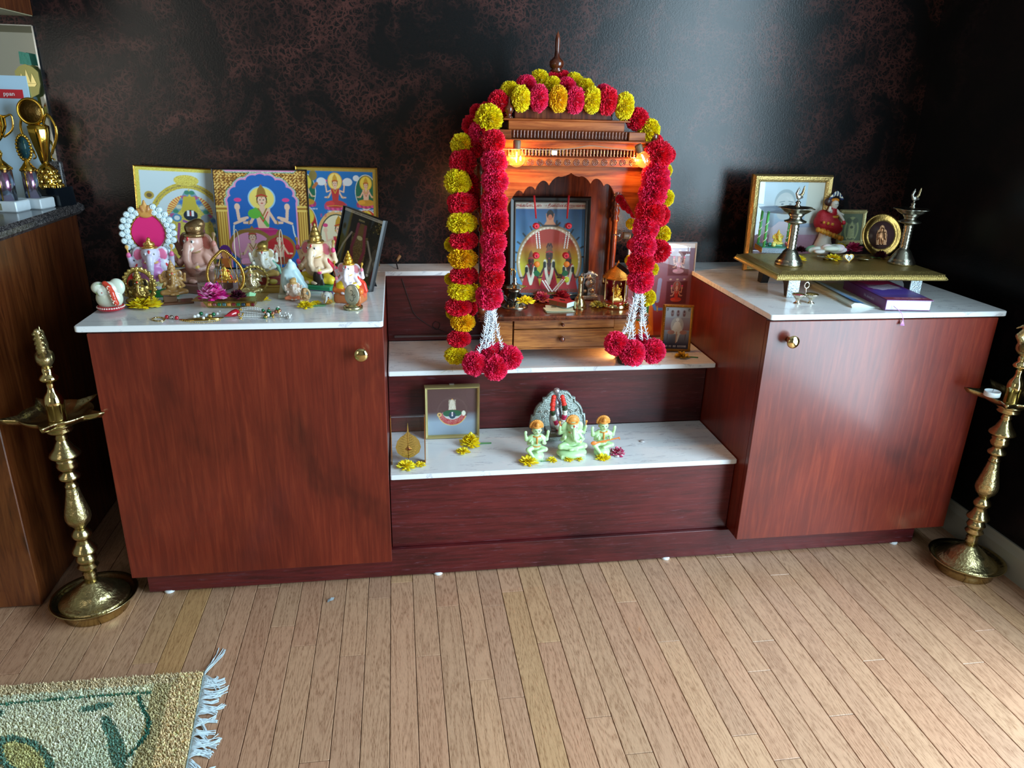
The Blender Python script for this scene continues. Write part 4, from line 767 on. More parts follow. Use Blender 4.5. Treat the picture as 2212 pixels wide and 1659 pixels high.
wallpic('deity_picture', 'pale blue embossed devotional picture with yellow gold arch, leftmost on the wall ledge', 318, 508, 598, 361, .612, .004, GP, c1, .06, .12, .05, depth=.006)
c2 = Cv(185, 240, (24, 96, 176)); X, Y = c2.X, c2.Y
arch = (Y < .70) & (abs(X-.5) < .365) | (((X-.5)/.30)**2+((Y-.70)/.215)**2 < 1)
for x, y, r in ((.2, .69, .07), (.235, .77, .075), (.31, .84, .08), (.42, .885, .08), (.5, .905, .07), (.58, .885, .08), (.69, .84, .08), (.765, .77, .075), (.8, .69, .07)): arch |= ((X-x)/r)**2+((Y-y)/(r*.78))**2 < 1
gold_carve(c2, ~arch); import itertools
def grow(k, n):
    for _ in range(n): k = k | np.roll(k, 1, 0) | np.roll(k, -1, 0) | np.roll(k, 1, 1) | np.roll(k, -1, 1)
    return k
c2.m(grow(arch, 15) & ~arch, (60, 130, 100)); k = grow(arch, 13) & ~grow(arch, 8); c2.speck(k, [(236, 240, 226)], .5); c2.m(grow(arch, 8) & ~arch, (226, 150, 190)); c2.m(arch, (22, 98, 178))
c2.rect(0, 0, .12, .64, (168, 118, 40)); c2.rect(.88, 0, 1, .64, (168, 118, 40))
for x in (.03, .055, .08, .105, .905, .93, .955, .98): c2.line([(x, .02), (x, .58)], .006, (230, 190, 90))
for y in (.2, .58, .62): c2.rect(0, y, .125, y+.02, (236, 200, 100)); c2.rect(.875, y, 1, y+.02, (236, 200, 100))
for x in (.06, .94): c2.ell(x, .16, .07, .08, (90, 40, 120)); c2.ell(x, .14, .045, .05, (222, 150, 90)); c2.rect(x-.04, .0, x+.04, .1, (200, 110, 50))
c2.ell(.5, .715, .15, .125, (150, 200, 226)); c2.ell(.5, .715, .135, .112, (240, 216, 110))
deity(c2, .5, .30, .56, cloth=(196, 40, 110), crown=(158, 118, 48), sash=(90, 176, 70), arms=2); c2.ell(.41, .56, .07, .05, (96, 180, 60))
for s in (-1, 1):
    c2.line([(.5+s*.17, .52), (.5+s*.26, .5), (.5+s*.27, .6)], .017, (240, 200, 172)); c2.ell(.5+s*.27, .63, .03, .035, (240, 200, 172)); c2.ell(.5+s*.26, .70, .04, .02, (226, 70, 140)); c2.line([(.5+s*.2, .5), (.5+s*.31, .46)], .016, (240, 200, 172))
    c2.line([(.5+s*.32, .44), (.5+s*.33, .36), (.5+s*.35, .3)], .007, (220, 226, 220))
c2.ell(.35, .24, .24, .17, (150, 110, 44)); c2.ell(.35, .22, .21, .15, (226, 150, 180)); c2.ell(.66, .2, .18, .15, (150, 110, 44)); c2.ell(.66, .19, .155, .13, (196, 30, 40))
deity(c2, .37, .02, .42, cloth=(226, 150, 180), crown=(150, 110, 50), arms=2); deity(c2, .66, .04, .36, cloth=(150, 60, 40), crown=(150, 110, 50), arms=2)
wallpic('deity_picture', 'crowned goddess picture, bright blue under a carved gold arch, middle of the ledge', 484, 676, 618, 365, .585, .0035, BLACKW, c2, .10, 0, 0, depth=.012)
c3_ = Cv(160, 215, (28, 112, 182)); 
for x, y, rx, ry, bg in ((.1, .76, .12, .17, (40, 110, 80)), (.86, .76, .13, .17, (40, 110, 80)), (.1, .4, .12, .2, (190, 40, 50)), (.86, .42, .14, .16, (200, 40, 50))):
    c3_.ell(x, y, rx*1.06, ry*1.05, (226, 226, 210)); c3_.ell(x, y, rx, ry, bg); deity(c3_, x, y-ry*.8, ry*1.7, cloth=(206, 150, 50), halo=(240, 214, 80), lotus=(226, 80, 140), arms=2)
deity(c3_, .47, .60, .34, cloth=(190, 60, 60), halo=(250, 220, 120), lotus=(232, 90, 150)); c3_.ell(.3, .86, .06, .04, (222, 224, 226)); c3_.ell(.63, .86, .06, .04, (222, 224, 226)); c3_.line([(.24, .84), (.2, .8)], .02, (190, 110, 60)); c3_.ell(.74, .9, .04, .03, (220, 226, 230)); c3_.ell(.2, .92, .05, .05, (140, 120, 60))
c3_.ell(.47, .3, .25, .27, (70, 80, 60)); c3_.ring(.47, .3, .25, .27, .14, (226, 180, 110)); c3_.ell(.47, .3, .2, .22, (236, 226, 190)); deity(c3_, .5, .02, .5, cloth=(206, 70, 80), crown=(200, 150, 40))
for i, (a, y) in enumerate(((.0, .575), (.35, .55), (.72, .57), (.03, .2))): c3_.letters(a, y, a+.24, y+.014, (220, 226, 240), 16, i)
c3_.letters(.27, .5, .35, .53, (200, 60, 110), 3, 9); c3_.letters(.6, .5, .68, .53, (200, 60, 110), 3, 8)
k = (c3_.X > .95) | (c3_.Y > .965) | (c3_.Y < .03); c3_.m(k, (168, 140, 54)); c3_.speck(k, [(190, 160, 70)], .3)
wallpic('deity_picture', 'blue picture of several goddesses seated on pink lotuses, rightmost on the left ledge', 655, 822, 620, 360, .62, .004, GP, c3_, .05, -.03, .01, depth=.01)
# black framed picture with kickstand
BL, BR = at(717, 604, TOP), at(800, 631, TOP); rz = math.atan2(BR[1]-BL[1], BR[0]-BL[0]); P = (BL+BR)/2; wdt = float(np.hypot(*(BR-BL)[:2]))
c4_ = Cv(110, 200, (20, 18, 16)); c4_.speck(c4_.X > -1, [(52, 40, 20), (34, 28, 20), (78, 60, 30)], .16)
c4_.poly([(.5, .86), (.36, .6), (.24, .1), (.78, .1), (.64, .6)], (96, 74, 36)); c4_.speck((abs(c4_.X-.5) < .2) & (c4_.Y < .7) & (c4_.Y > .1), [(176, 140, 70), (60, 44, 22), (214, 184, 120)], .4)
c4_.poly([(.46, .86), (.56, .86), (.58, .68), (.42, .68)], (132, 100, 48)); c4_.ell(.5, .66, .07, .03, (230, 222, 170))
for s, o in ((-1, 0), (1, 0)): c4_.line([(.5+s*.09, .84), (.5+s*.1, .7), (.5+s*.16, .5), (.5+s*.1, .34)], .034, (150, 56, 84))
c4_.line([(.28, .7), (.12, .5), (.02, .3)], .02, (190, 180, 170)); c4_.line([(.7, .66), (.86, .44), (.84, .26)], .022, (176, 170, 164)); c4_.ell(.84, .22, .03, .02, (226, 224, 224))
c4_.rect(0, .955, 1, 1, (214, 208, 196)); c4_.letters(.2, .968, .85, .982, (70, 66, 64), 34, 2); c4_.rect(0, 0, 1, .045, (206, 202, 190)); c4_.letters(.4, .885, .6, .905, (196, 180, 120), 4, 5)
tb = framed('deity_picture', 'tilted black framed picture of a gold temple figure with pink garlands, on a kickstand', 'picture', (P[0], P[1], TOP+.001), wdt, fit_h(P, .22, 458, rz), .0035, .014, BLACKP, c4_, rz, .22, roll=.10, pane=True)
MB().tube([(.03, .008, .085), (.055, .062, -.012)], .0022, 5).tube([(.02, .008, .085), (.055, .062, -.012)], .0022, 5).build('kickstand', BLACKP, tb)

# ---- figurines on the left countertop
def stand(name, label, cat, u, vb, vt, parts, m=FM, rz=0, dz=0, k=.018, n=58, z=TOP, hn=1.0, group=None, rot=None):
    P = at(u, vb, z); s = (hgt(u, vb, z, vt)-dz)/hn; t = thing(name, label, cat, (P[0], P[1], z+dz), rz, group)
    if rot: t.rotation_euler = rot
    carve(t, parts, s, m, k, n); t['_s'] = s; del t['_s']; return t, s, P
lilac = (206, 150, 196)
gt, s, P = stand('throne_figurine', 'lilac elephant-headed figurine on a throne with pink oval back ringed by pale roses', 'figurine', 338, 634, 500, ganesha(skin=(210, 206, 224), ear=(220, 110, 150), torso=(196, 120, 180), dhoti=(214, 214, 150), gold=(206, 160, 84), hand=(226, 110, 160), trunk=-.2, sash=(214, 40, 44), bcol=(40, 140, 70), crown='small'), FM, rz=.18, hn=.93)
th_ = MB(); TR = .235; TZ = .90; o = [(TR*math.cos(a)*(1-.1*max(0, math.sin(a))), TR*math.sin(a)*1.16) for a in np.linspace(-PI*.45, PI*1.45, 40)]
th_.prism([(x*.95*s, (z*.95+TZ)*s) for x, z in o], .085*s, .10*s); th_.build('backrest', M('pink_velvet', srgb(206, 24, 104), .75), gt)
rim = MB()
for (x, z) in [(TR*math.cos(a)*(1-.1*max(0, math.sin(a))), TR*math.sin(a)*1.16) for a in np.linspace(-PI*.26, PI*1.26, 60)]: rim.sph((x*s, .078*s, (z+TZ)*s), .011*s, 6, 4)
rim.build('beaded_rim', GP, gt, kind='stuff')
rose = sculpt([E((0, 0, 0), (.5, .3, .5), (196, 214, 220)), T((0, -.25, 0), .32, .09, (206, 222, 226)), T((.04, -.33, .03), .17, .07, (214, 228, 230)), E((0, -.36, 0), .09, (196, 212, 218))], .1*s, PT, 'rose', k=.02, n=18)
for a in np.linspace(-PI*.3, PI*.36, 9).tolist()+np.linspace(PI*.64, PI*1.3, 9).tolist():
    for q, dz_ in ((TR+.045, 0), (TR+.11, .12)): part('rose', rose, gt, ((q*math.cos(a+dz_))*s, .075*s, (q*1.14*math.sin(a+dz_)+TZ)*s), (0, a, 0), .95)
part('gold_crest', sculpt([E((0, 0, .02), (.1, .03, .06), (196, 140, 70)), E((-.07, 0, .05), (.05, .03, .06), (186, 128, 60), .5), E((.07, 0, .05), (.05, .03, .06), (186, 128, 60), -.5), E((0, 0, .1), (.045, .03, .08), (206, 150, 80)), E((-.04, -.015, .09), (.02, .02, .06), (170, 110, 50), .3), E((.04, -.015, .09), (.02, .02, .06), (170, 110, 50), -.3), E((0, 0, .18), (.02, .015, .04), (196, 140, 70))], s, PT, 'gold_crest', n=40), gt, (0, .07*s, 1.155*s))
part('skirt_base', sculpt([B((0, .0, .1), (.3, .16, .1), (170, 130, 70), .03), T((0, 0, .06), .2, .03, (196, 156, 80), 2)], s*.9, PTM, 'skirt_base', n=30), gt, (0, .02*s, -.0))

brs = (150, 124, 66); dk = (60, 48, 36)
gp = ganesha(skin=brs, ear=dk, dhoti=(166, 138, 74), gold=(176, 148, 80), base='round', bcol=(96, 60, 44)); gp['arch'] = [T((0, .1, .5), .34, .045, (186, 160, 86), 1, 1.25)]+[E((.39*math.cos(a), .09, .5+.47*math.sin(a)), .045, (206, 182, 104)) for a in np.linspace(-.5, PI+.5, 17)]
stand('brass_figurine', 'small antique brass elephant-headed figurine under a beaded arch, left of the tan one', 'figurine', 306, 660, 578, gp, PTM, rz=.15, hn=1.0, n=50)
tan = (166, 124, 70)
gp = ganesha(skin=tan, ear=(120, 84, 46), dhoti=(150, 110, 60), gold=(170, 130, 78), base=None, crown='cone', trunk=-1, items=False, seat=.24); gp['base'] = [B((0, -.04, .03), (.42, .2, .03), (110, 70, 46), .012), B((-.12, .0, .12), (.16, .12, .09), (120, 84, 56), .012)]
stand('carved_figurine', 'tan carved elephant-headed figurine sitting on a rectangular brown plinth', 'figurine', 380, 654, 562, gp, PT, rz=.3, hn=1.1, n=54)
gp = ganesha(skin=(206, 158, 142), ear=(176, 96, 84), dhoti=(150, 108, 88), gold=(160, 128, 88), hand=(196, 130, 116), crown='dome', bcol=(140, 96, 84), trunk=1, seat=.12); 
stand('clay_figurine', 'large pinkish-brown elephant-headed clay figurine with a dull gold domed crown', 'figurine', 437, 624, 474, gp, FM, rz=-.42, hn=.90, n=74)
gp = ganesha(skin=(236, 206, 172), ear=(230, 120, 140), dhoti=(226, 200, 50), gold=(188, 152, 84), hand=(226, 70, 120), sash=(196, 24, 56), bcol=(50, 160, 110), bcol2=(92, 72, 110), trunk=1)
stand('painted_figurine', 'large cream elephant-headed figurine with red scarf on a green base', 'figurine', 690, 622, 487, gp, FM, rz=-.42, hn=.93, n=74)
gp = ganesha(skin=(238, 226, 236), ear=(236, 150, 160), dhoti=(226, 120, 50), gold=(214, 166, 60), hand=(240, 130, 150), sash=(226, 60, 40), bcol=(176, 104, 60), crown='cone', items=True, seat=.2); gp['garment'] += [E((-.16, -.1, .36), (.1, .08, .09), (240, 200, 20)), E((.16, -.12, .36), (.09, .07, .09), (240, 200, 20)), E((.26, .02, .28), (.1, .08, .2), (216, 90, 60))]; gp['base'] = [B((0, -.0, .1), (.3, .2, .1), (190, 110, 60), .05), K((-.2, -.12, .04), (-.2, -.12, .18), .07, .07, (176, 130, 80)), B((.12, -.16, .1), (.1, .03, .1), (206, 170, 90), .01)]
stand('painted_figurine', 'white-faced elephant-headed figurine in orange robe, rightmost on the left countertop', 'figurine', 758, 652, 546, gp, FM, rz=-.35, hn=1.02, n=64)
gp = ganesha(skin=(226, 206, 190), ear=(206, 160, 130), dhoti=(226, 130, 90), gold=(196, 156, 96), base=None, crown='dome', items=False, seat=.04)
stand('small_figurine', 'small cream elephant-headed figurine in orange cloth near the yellow flowers', 'figurine', 636, 648, 599, gp, PT, rz=.1, hn=.84, n=44)
gp = person((190, 150, 104), (206, 166, 120), (176, 130, 80), seat=.12, base=(90, 66, 46)); gp['halo'] = [T((.05, .06, .5), .22, .05, (206, 176, 130), 1, 1.3)]
stand('small_figurine', 'tiny tan seated figurine with striped halo in front of the cream one', 'figurine', 659, 656, 620, gp, PT, rz=-.2, hn=.9, n=40)
gp = dict(body=[E((0, 0, .45), (.28, .2, .42), (196, 222, 226)), E((.02, -.02, .82), (.13, .12, .15), (206, 230, 232)), K((-.12, -.1, .6), (.1, -.2, .4), .07, .05, (214, 234, 236)), K((.1, -.1, .7), (.3, -.1, .3), .06, .12, (190, 220, 226)), K((.2, -.02, .5), (.25, 0, .1), .12, .14, (186, 216, 222)), E((0, -.02, .98), .05, (216, 232, 232))]+[K((-.1+.07*i, -.19, .55), (-.02+.07*i, -.2, .15), .02, .025, (176, 206, 214)) for i in range(4)], base=[B((-.02, 0, .06), (.34, .22, .06), (186, 182, 160), .03), K((-.28, .02, .1), (-.18, .02, .75), .07, .05, (186, 176, 150))])
stand('white_stone_figurine', 'pale blue-white carved standing figure beside the clear dome', 'figurine', 633, 642, 561, gp, PT, n=50, k=.03)
gp = dict(body=[E((0, 0, .5), (.26, .2, .5), (44, 34, 26)), E((0, 0, .12), (.42, .26, .14), (40, 30, 24)), E((.16, -.05, .3), (.16, .14, .3), (38, 30, 24))]+[K((.24*math.cos(a), .19*math.sin(a), .1), (.1*math.cos(a), .08*math.sin(a), .95), .03, .02, (58, 46, 34)) for a in np.linspace(-PI, 0, 9)])
t, s, P = stand('dark_stone_idol', 'dark brown rounded stone idol on a small white marble block', 'figurine', 690, 629, 580, gp, PT, n=44, dz=.006)
MB().box(-.030, .040, -.03, .02, -.006, 0, .001).build('marble_block', M('pale_stone', srgb(196, 214, 206), .25), t)
gp = dict(head=[E((0, 0, .6), (.3, .26, .34), (206, 206, 196)), E((-.28, .02, .62), (.14, .08, .26), (186, 182, 168)), E((.25, .02, .6), (.15, .09, .3), (196, 186, 150))]+chain([(0, -.24, .6), (-.02, -.3, .4), (-.1, -.3, .22)], .1, .06, (214, 212, 204))+[E((-.08, -.24, .7), .035, (50, 100, 150)), E((.12, -.26, .5), (.09, .06, .12), (86, 56, 34)), E((.13, -.3, .48), (.05, .04, .07), (206, 150, 90))], wrap=[E((.08, -.05, .2), (.32, .26, .18), (226, 170, 50))]+[K((-.1+.08*i, -.3, .12), (-.08+.09*i, -.29, .3), .014, .014, (60, 40, 26)) for i in range(6)])
stand('small_figurine', 'tiny grey elephant head ornament with black and yellow striped wrap', 'figurine', 707, 657, 628, gp, PT, n=40)
# stylised stone Ganesha at the far left
gp = dict(body=[E((-.02, 0, .42), (.40, .24, .36), (208, 212, 190)), E((-.28, -.03, .78), (.22, .16, .2), (214, 218, 200)), E((.24, .02, .78), (.24, .15, .28), (206, 214, 196)), E((0, -.04, .72), (.28, .2, .26), (218, 220, 204)), E((-.16, -.16, .68), (.16, .06, .16), (222, 226, 212)), E((-.16, -.215, .66), (.02, .01, .02), (176, 40, 50))],
    trunk=chain([(-.06, -.12, .93), (.06, -.2, .84), (.14, -.25, .66), (.18, -.29, .48), (.22, -.27, .32)], .085, .085, (206, 66, 44))+[E((.03+.16*t_+.03*math.cos(i*2.1), -.21-.12*t_-.06, .88-.58*t_), .018, (236, 226, 200)) for i, t_ in enumerate(np.linspace(.02, 1, 16))],
    base=[T((-.02, .0, .14), .33, .075, (176, 24, 40), 2), E((-.02, 0, .1), (.37, .26, .1), (214, 70, 90))]+[E((-.02+.4*math.cos(a), .4*math.sin(a), .17), .022, (244, 224, 214)) for a in np.linspace(-PI*1.05, PI*.05, 20)],
    painted_trim=[T((-.2, -.13, .74), .15, .012, (70, 120, 70), 1, 1.2)])
for i, a in enumerate(np.linspace(1.9, 4.6, 10)): gp['painted_trim'].append(E((-.2+.17*math.cos(a), -.15, .74+.2*math.sin(a)), .014, (150, 190, 100)))
stand('marble_figurine', 'rounded pale marble elephant head figurine with red dotted trunk at the far left', 'figurine', 243, 672, 606, gp, VC('polished_stone_paint', .2, coat=.4, sub=.1), rz=.1, n=62)

# acrylic cube with tiny dark idol
P = at(460, 652, TOP); t = thing('acrylic_block', 'clear acrylic block with a tiny dark idol standing on red foil inside', 'ornament', (P[0], P[1]+.012, TOP), -.1); hh = hgt(455, 652, TOP, 574)
MB().box(-.030, .030, -.014, .014, 0, hh, .001).build('block', glass('acrylic', (.93, .95, .97), .08), t); MB().box(-.028, .0, -.012, .012, .001, .012).build('red_foil', M('red_foil', srgb(196, 20, 28), .25, .4), t)
part('idol', sculpt([E((0, 0, .3), (.3, .2, .3), (34, 36, 44)), E((0, 0, .75), (.13, .12, .2), (30, 32, 40)), E((0, 0, .95), .06, (190, 180, 220)), T((0, -.05, .55), .2, .03, (200, 196, 220)), K((-.2, -.1, .5), (-.3, -.1, .1), .04, .04, (190, 190, 210)), K((.2, -.1, .5), (.3, -.1, .1), .04, .04, (190, 190, 210))], .034, PTG, 'idol', n=34), t, (-.004, 0, .0125))
# jeweled gilt tray with swing
P = at(497, 668, TOP); t = thing('gilt_tray', 'oblong gilt tray with a row of coloured square jewels along its front', 'tray', (P[0], P[1]+.026, TOP), -.06)
tr = MB(); 
for (x, y, z, x2, y2, z2) in ((.052, .016, .0015, .060, .023, .017), (.060, .023, .017, .080, .040, .0225)):
    tr.add([(-x, -y, z), (x, -y, z), (x, y, z), (-x, y, z), (-x2, -y2, z2), (x2, -y2, z2), (x2, y2, z2), (-x2, y2, z2)], [(0, 3, 2, 1), (0, 1, 5, 4), (1, 2, 6, 5), (2, 3, 7, 6), (3, 0, 4, 7)])
tr.add([(-.080, -.040, .0228), (.080, -.040, .0228), (.080, .040, .0228), (-.080, .040, .0228)], [(0, 1, 2, 3)]); tr.build('body', M('engraved_gilt', srgb(186, 158, 84), .34, 1, bump=.9, bscale=420, var=.5, vscale=220), t)
jc = [(214, 130, 40), (120, 24, 40), (20, 110, 60), (30, 96, 110), (220, 140, 40), (130, 24, 40), (20, 120, 70), (30, 60, 90), (196, 130, 60), (60, 30, 60)]
for i in range(10):
    x = -.049+i*.0109; MB().box(x, x+.0082, -.0235, -.0195, .0065, .0140, .001).build('jewel', M('jewel_%d' % (i % 8), srgb(*jc[i]), .12, 0, coat=1), t)
for x in (-.04, .04): MB().lathe([(.004, 0), (.005, .0018)], n=10).build('foot', GP, t, loc=(x, -.008, 0))
for x in (-.04, .04): MB().lathe([(.004, 0), (.005, .0018)], n=10).build('foot', GP, t, loc=(x, .010, 0))
trz = TOP+.0228
P2 = at(491, 628, trz); sw = thing('swing_ornament', 'gold teardrop arch ornament with a small seated figurine on a swing, on the gilt tray', 'ornament', (P2[0], P2[1], trz), -.1)
ht = hgt(487, 628, trz, 541); R = [(-.028, 0), (-.038, .012), (-.044, .03), (-.042, .05), (-.034, .067), (-.018, .085), (0, .0975)]; R = R+[(-x, z) for x, z in R[-2::-1]]; sc_ = ht/.0975
tp = curve3([(x*.98, 0, z*sc_) for x, z in R], 6); MB().tube(tp, .0034, 8).build('arch', GP, sw); rb = MB()
for i in range(0, len(tp)-1, 1): rb.tube([tp[i]+Vector((0, -.001, 0)), tp[i]+(tp[i+1]-tp[i])*.5+Vector((0, -.001, 0))], .0039, 8)
rb.build('rope_binding', M('bright_gold', srgb(226, 180, 90), .25, 1), sw, kind='stuff')
MB().sph((0, 0, ht), .0035).build('top_knob', BRASS_P, sw); MB().box(-.026, .026, -.011, .011, .022, .0275, .001).build('seat', M('orange_gilt', srgb(222, 150, 60), .3, .7), sw)
for s_ in (-1, 1): MB().tube([(s_*.024, 0, .027), (s_*.006, 0, .088)], .0007, 5).build('chain', GP, sw); MB().tube([(s_*.03, .002, -.0), (s_*.024, .002, .05)], .0012, 5).build('rod', GP, sw)
for i in range(4): MB().sph((-.020+i*.0135, -.0112, .0245), .0022, 8, 6).build('gem', M('gem_%d' % i, srgb(*((40, 70, 110), (190, 60, 40), (40, 50, 60), (150, 60, 40))[i]), .1, coat=1), sw)
gp = ganesha(skin=(222, 180, 80), ear=(196, 60, 40), dhoti=(226, 190, 90), gold=(226, 190, 70), base=None, crown='small', items=False, seat=.02, sash=(206, 50, 40)); g2 = thing('x', 'x', 'x'); carve(g2, {'b': sum(gp.values(), [])}, .042, PTM, n=44); bm_ = g2.children[0].data; bpy.data.objects.remove(g2.children[0]); bpy.data.objects.remove(g2); part('seated_figure', bm_, sw, (0, 0, .028))
for args in ((461, 646, .030, [(226, 40, 150), (240, 120, 190), (206, 20, 130), (250, 170, 210)], 'big magenta pink flower on the left of the gilt tray', 'carn', 110), (515, 645, .018, MAR, 'dark maroon withered flower in the middle of the gilt tray', 'carn', 60)):
    flower(args[4], args[0], args[1], trz, args[2], args[3], style=args[5], n=args[6])
P = at(540, 640, trz); t = thing('green_petal', 'crumpled mint green petal at the right of the gilt tray', 'petal', (P[0], P[1], trz)); mbp = MB()
mbp.add([(-.011, -.004, .0004), (0, -.008, .002), (.012, -.002, .0007), (.014, .004, .006), (.002, .006, .009), (-.01, .004, .006), (0, 0, .010)], [(0, 1, 6), (1, 2, 6), (2, 3, 6), (3, 4, 6), (4, 5, 6), (5, 0, 6)]); mbp.build('petal', M('mint_petal', srgb(150, 206, 156), .5), t)
# round frame Ganesha
gp = ganesha(skin=(206, 190, 150), ear=(176, 150, 100), dhoti=(206, 186, 130), gold=(214, 196, 130), base=None, crown='small', items=False, seat=.1); gp['round_frame'] = [T((.08, .12, .45), .40, .04, (206, 184, 104), 1)]+[E((.08+.44*math.cos(a), .1, .45+.44*math.sin(a)), .03, (222, 204, 130)) for a in np.linspace(0, 2*PI, 26)]
stand('gilt_figurine', 'small gilt elephant-headed figurine inside a round beaded frame behind the tray', 'figurine', 546, 636, 573, gp, PTM, rz=.1, hn=.92, n=50)
# clear dome
P = at(565, 633, TOP); t = thing('dome_case', 'clear arched display case with gold base holding a small white and gold figurine', 'display case', (P[0], P[1]+.03, TOP), .02); hd = hgt(565, 620, TOP, 491)
W2, D2 = .054, .032; MB().box(-W2-.003, W2+.003, -D2-.003, D2+.003, 0, .014, .001).box(-W2-.001, W2+.001, -D2-.001, D2+.001, .014, .02, .001).build('gold_base', M('gold_plinth', srgb(190, 156, 84), .3, .8), t)
zz0 = .02; zs = hd-.038; pr_ = [(-D2, zz0)]+[(-D2*math.cos(a), zs+(hd-zs)*math.sin(a)) for a in np.linspace(0, PI, 15)]+[(D2, zz0)]
shell = MB(); n_ = len(pr_)
for x0_, x1_ in ((-W2, W2),): shell.add([(x0_, p[0], p[1]) for p in pr_]+[(x1_, p[0], p[1]) for p in pr_], [(i, i+1, i+1+n_, i+n_) for i in range(n_-1)], True)
shell.build('curved_cover', glass('acrylic_cover', (.95, .96, .98), .075), t)
for x_ in (-W2, W2): MB().add([(x_, p[0], p[1]) for p in pr_], [tuple(range(n_))]).build('end_pane', glass('acrylic_cover'), t); MB().tube([(x_, p[0], p[1]) for p in pr_], .0013, 5).build('edge_trim', M('clear_edge', srgb(196, 176, 150), .2), t)
MB().box(-.030, .046, -.026, .026, .02, .037, .001).build('red_pedestal', M('red_lacquer', srgb(150, 30, 30), .35), t)
MB().lathe([(.011, 0), (.011, .0012)], n=20, rxy=(1, .62)).xf(Matrix.Translation((.030, -.0262, .0285)) @ Matrix.Rotation(PI/2, 4, 'X')).build('oval_badge', M('yellow_badge', srgb(206, 190, 80), .4), t)
gp = ganesha(skin=(236, 232, 216), ear=(214, 196, 150), dhoti=(206, 170, 90), gold=(206, 170, 84), base=None, crown='dome', items=False, seat=.02, sash=(120, 176, 150))
for nm, pr in gp.items(): part(nm, sculpt(pr, .112, PTM if nm == 'crown' else PT, nm, n=52), t, (.008, 0, .037))
# om coin stand
P = at(762, 672, TOP); t = thing('coin_stand', 'small silvery stand with ridged base holding an upright engraved oval coin', 'ornament', (P[0], P[1]+.02, TOP), 0)
MB().lathe([(.020, 0), (.022, .001), (.022, .007), (.019, .009), (.012, .010)], n=48, lobes=24, lob=.04).build('ridged_base', M('pale_gilt', srgb(206, 200, 160), .25, 1), t)
cm = Matrix.Translation((-.001, 0, .034)) @ Matrix.Rotation(-.2, 4, 'Z') @ Matrix.Rotation(PI/2, 4, 'X')
MB().lathe([(.0005, -.004), (.0185, -.004), (.0198, -.003), (.0198, .003), (.0185, .004), (.0005, .004)], n=40, rxy=(.88, 1.28)).xf(cm).build('coin', M('pewter', srgb(176, 172, 150), .35, .8, bump=.3), t)
MB().tube([cm @ Vector(p) for p in [(.007*math.cos(a)*k_, .011*math.sin(a)*k_+o_, .0042) for a, k_, o_ in [(a, .55, .006) for a in np.linspace(2.2, -1.5, 9)]+[(a, .75, -.006) for a in np.linspace(1.4, -2.6, 10)]]], .0007, 5).tube([cm @ Vector(p) for p in ((.003, -.001, .0042), (.008, .002, .0042), (.009, -.004, .0042), (.006, -.006, .0042))], .0006, 5).build('engraving', M('engrave_dark', srgb(70, 64, 50), .5), t)
# yellow flowers left
flower('bright yellow shredded petals in front of the brass figurine', 314, 664, TOP, .034, YEL, n=90, rz=.4)
flower('yellow flower lying in front of the tiny tan figurine', 661, 664, TOP, .020, YEL, n=60, stem=.2)
flower('small yellow bud with grey-green stem beside the striped elephant head ornament', 683, 657, TOP, .013, YEL, n=40, stem=-.5)
flower('yellow petal scrap at the right end of the gilt tray', 571, 650, TOP, .016, YEL, n=14)
# jewelled pendant with pearls
def pl(u, v, r): P_ = at(u, v, TOP); return (P_[0], P_[1], TOP+r)
P = at(480, 690, TOP); t = thing('beaded_pendant', 'jewelled hanging ornament with gold ring, red bead and pearl strands along the counter edge', 'ornament', (P[0], P[1], TOP))
ring_ = [(pl(343+13.5*math.cos(a), 691+4*math.sin(a), .0015)) for a in np.linspace(0, 2*PI, 20)]; wb(MB().tube(ring_, .0016, 6, cap=False), 'gold_ring', BRASS_P, t)
RB = M('red_bead', srgb(170, 16, 34), .15, coat=1); WBd = M('white_bead', srgb(226, 226, 222), .12, coat=1); GBd = M('green_bead', srgb(10, 110, 66), .12, .3, coat=1); GO = M('gold_bead', srgb(222, 186, 100), .18, 1)
for (u, v, m_) in ((361, 689, RB), (371, 689.5, M('silver_bead', srgb(206, 204, 198), .15, 1)), (382, 691, RB)): wb(MB().sph(pl(u, v, .0046), .0046, 14, 10), 'bead', m_, t)
wb(MB().tube([pl(387, 691, .001), pl(404, 693, .001), pl(425, 692, .001), pl(445, 691, .001), pl(468, 690, .001), pl(483, 687, .001)], [.001, .003, .005, .0055, .0045, .001], 10).sph(pl(426, 693, .002), (.03, .006, .002), 16, 6), 'gold_leaf_plate', GO, t)
for i in range(22): a = i/21; wb(MB().sph(pl(390+a*85, 693+5*math.sin(a*PI), .0012), .0013, 6, 4), 'rim_bead', GO, t)
for (u, v, r, m_) in ((421, 690, .0042, WBd), (428, 688, .0046, WBd), (435, 684, .0048, GBd), (447, 688, .005, M('crystal', srgb(206, 226, 236), .05, coat=1)), (455, 689, .0048, GO), (440, 692, .0035, WBd), (462, 685, .0045, GBd), (470, 683, .0035, WBd), (475, 676, .002, WBd)): wb(MB().sph(pl(u, v, r+.002), r, 12, 8), 'stone', m_, t)
q0, q1 = Vector(pl(485, 688, .005)), Vector(pl(516, 681, .008)); wb(MB().tube([q0.lerp(q1, f) for f in (0, .15, .35, .6, .85, 1)], [.0006, .0022, .005, .0078, .0086, .0055], 16), 'teardrop_bead', RB, t)
for i in range(16): a = i/16*2*PI; wb(MB().sph(pl(520+5*math.cos(a), 681+8*math.sin(a), .0035+.003*math.sin(a*3)), .0021, 8, 6), 'gold_cap_bead', GO, t)
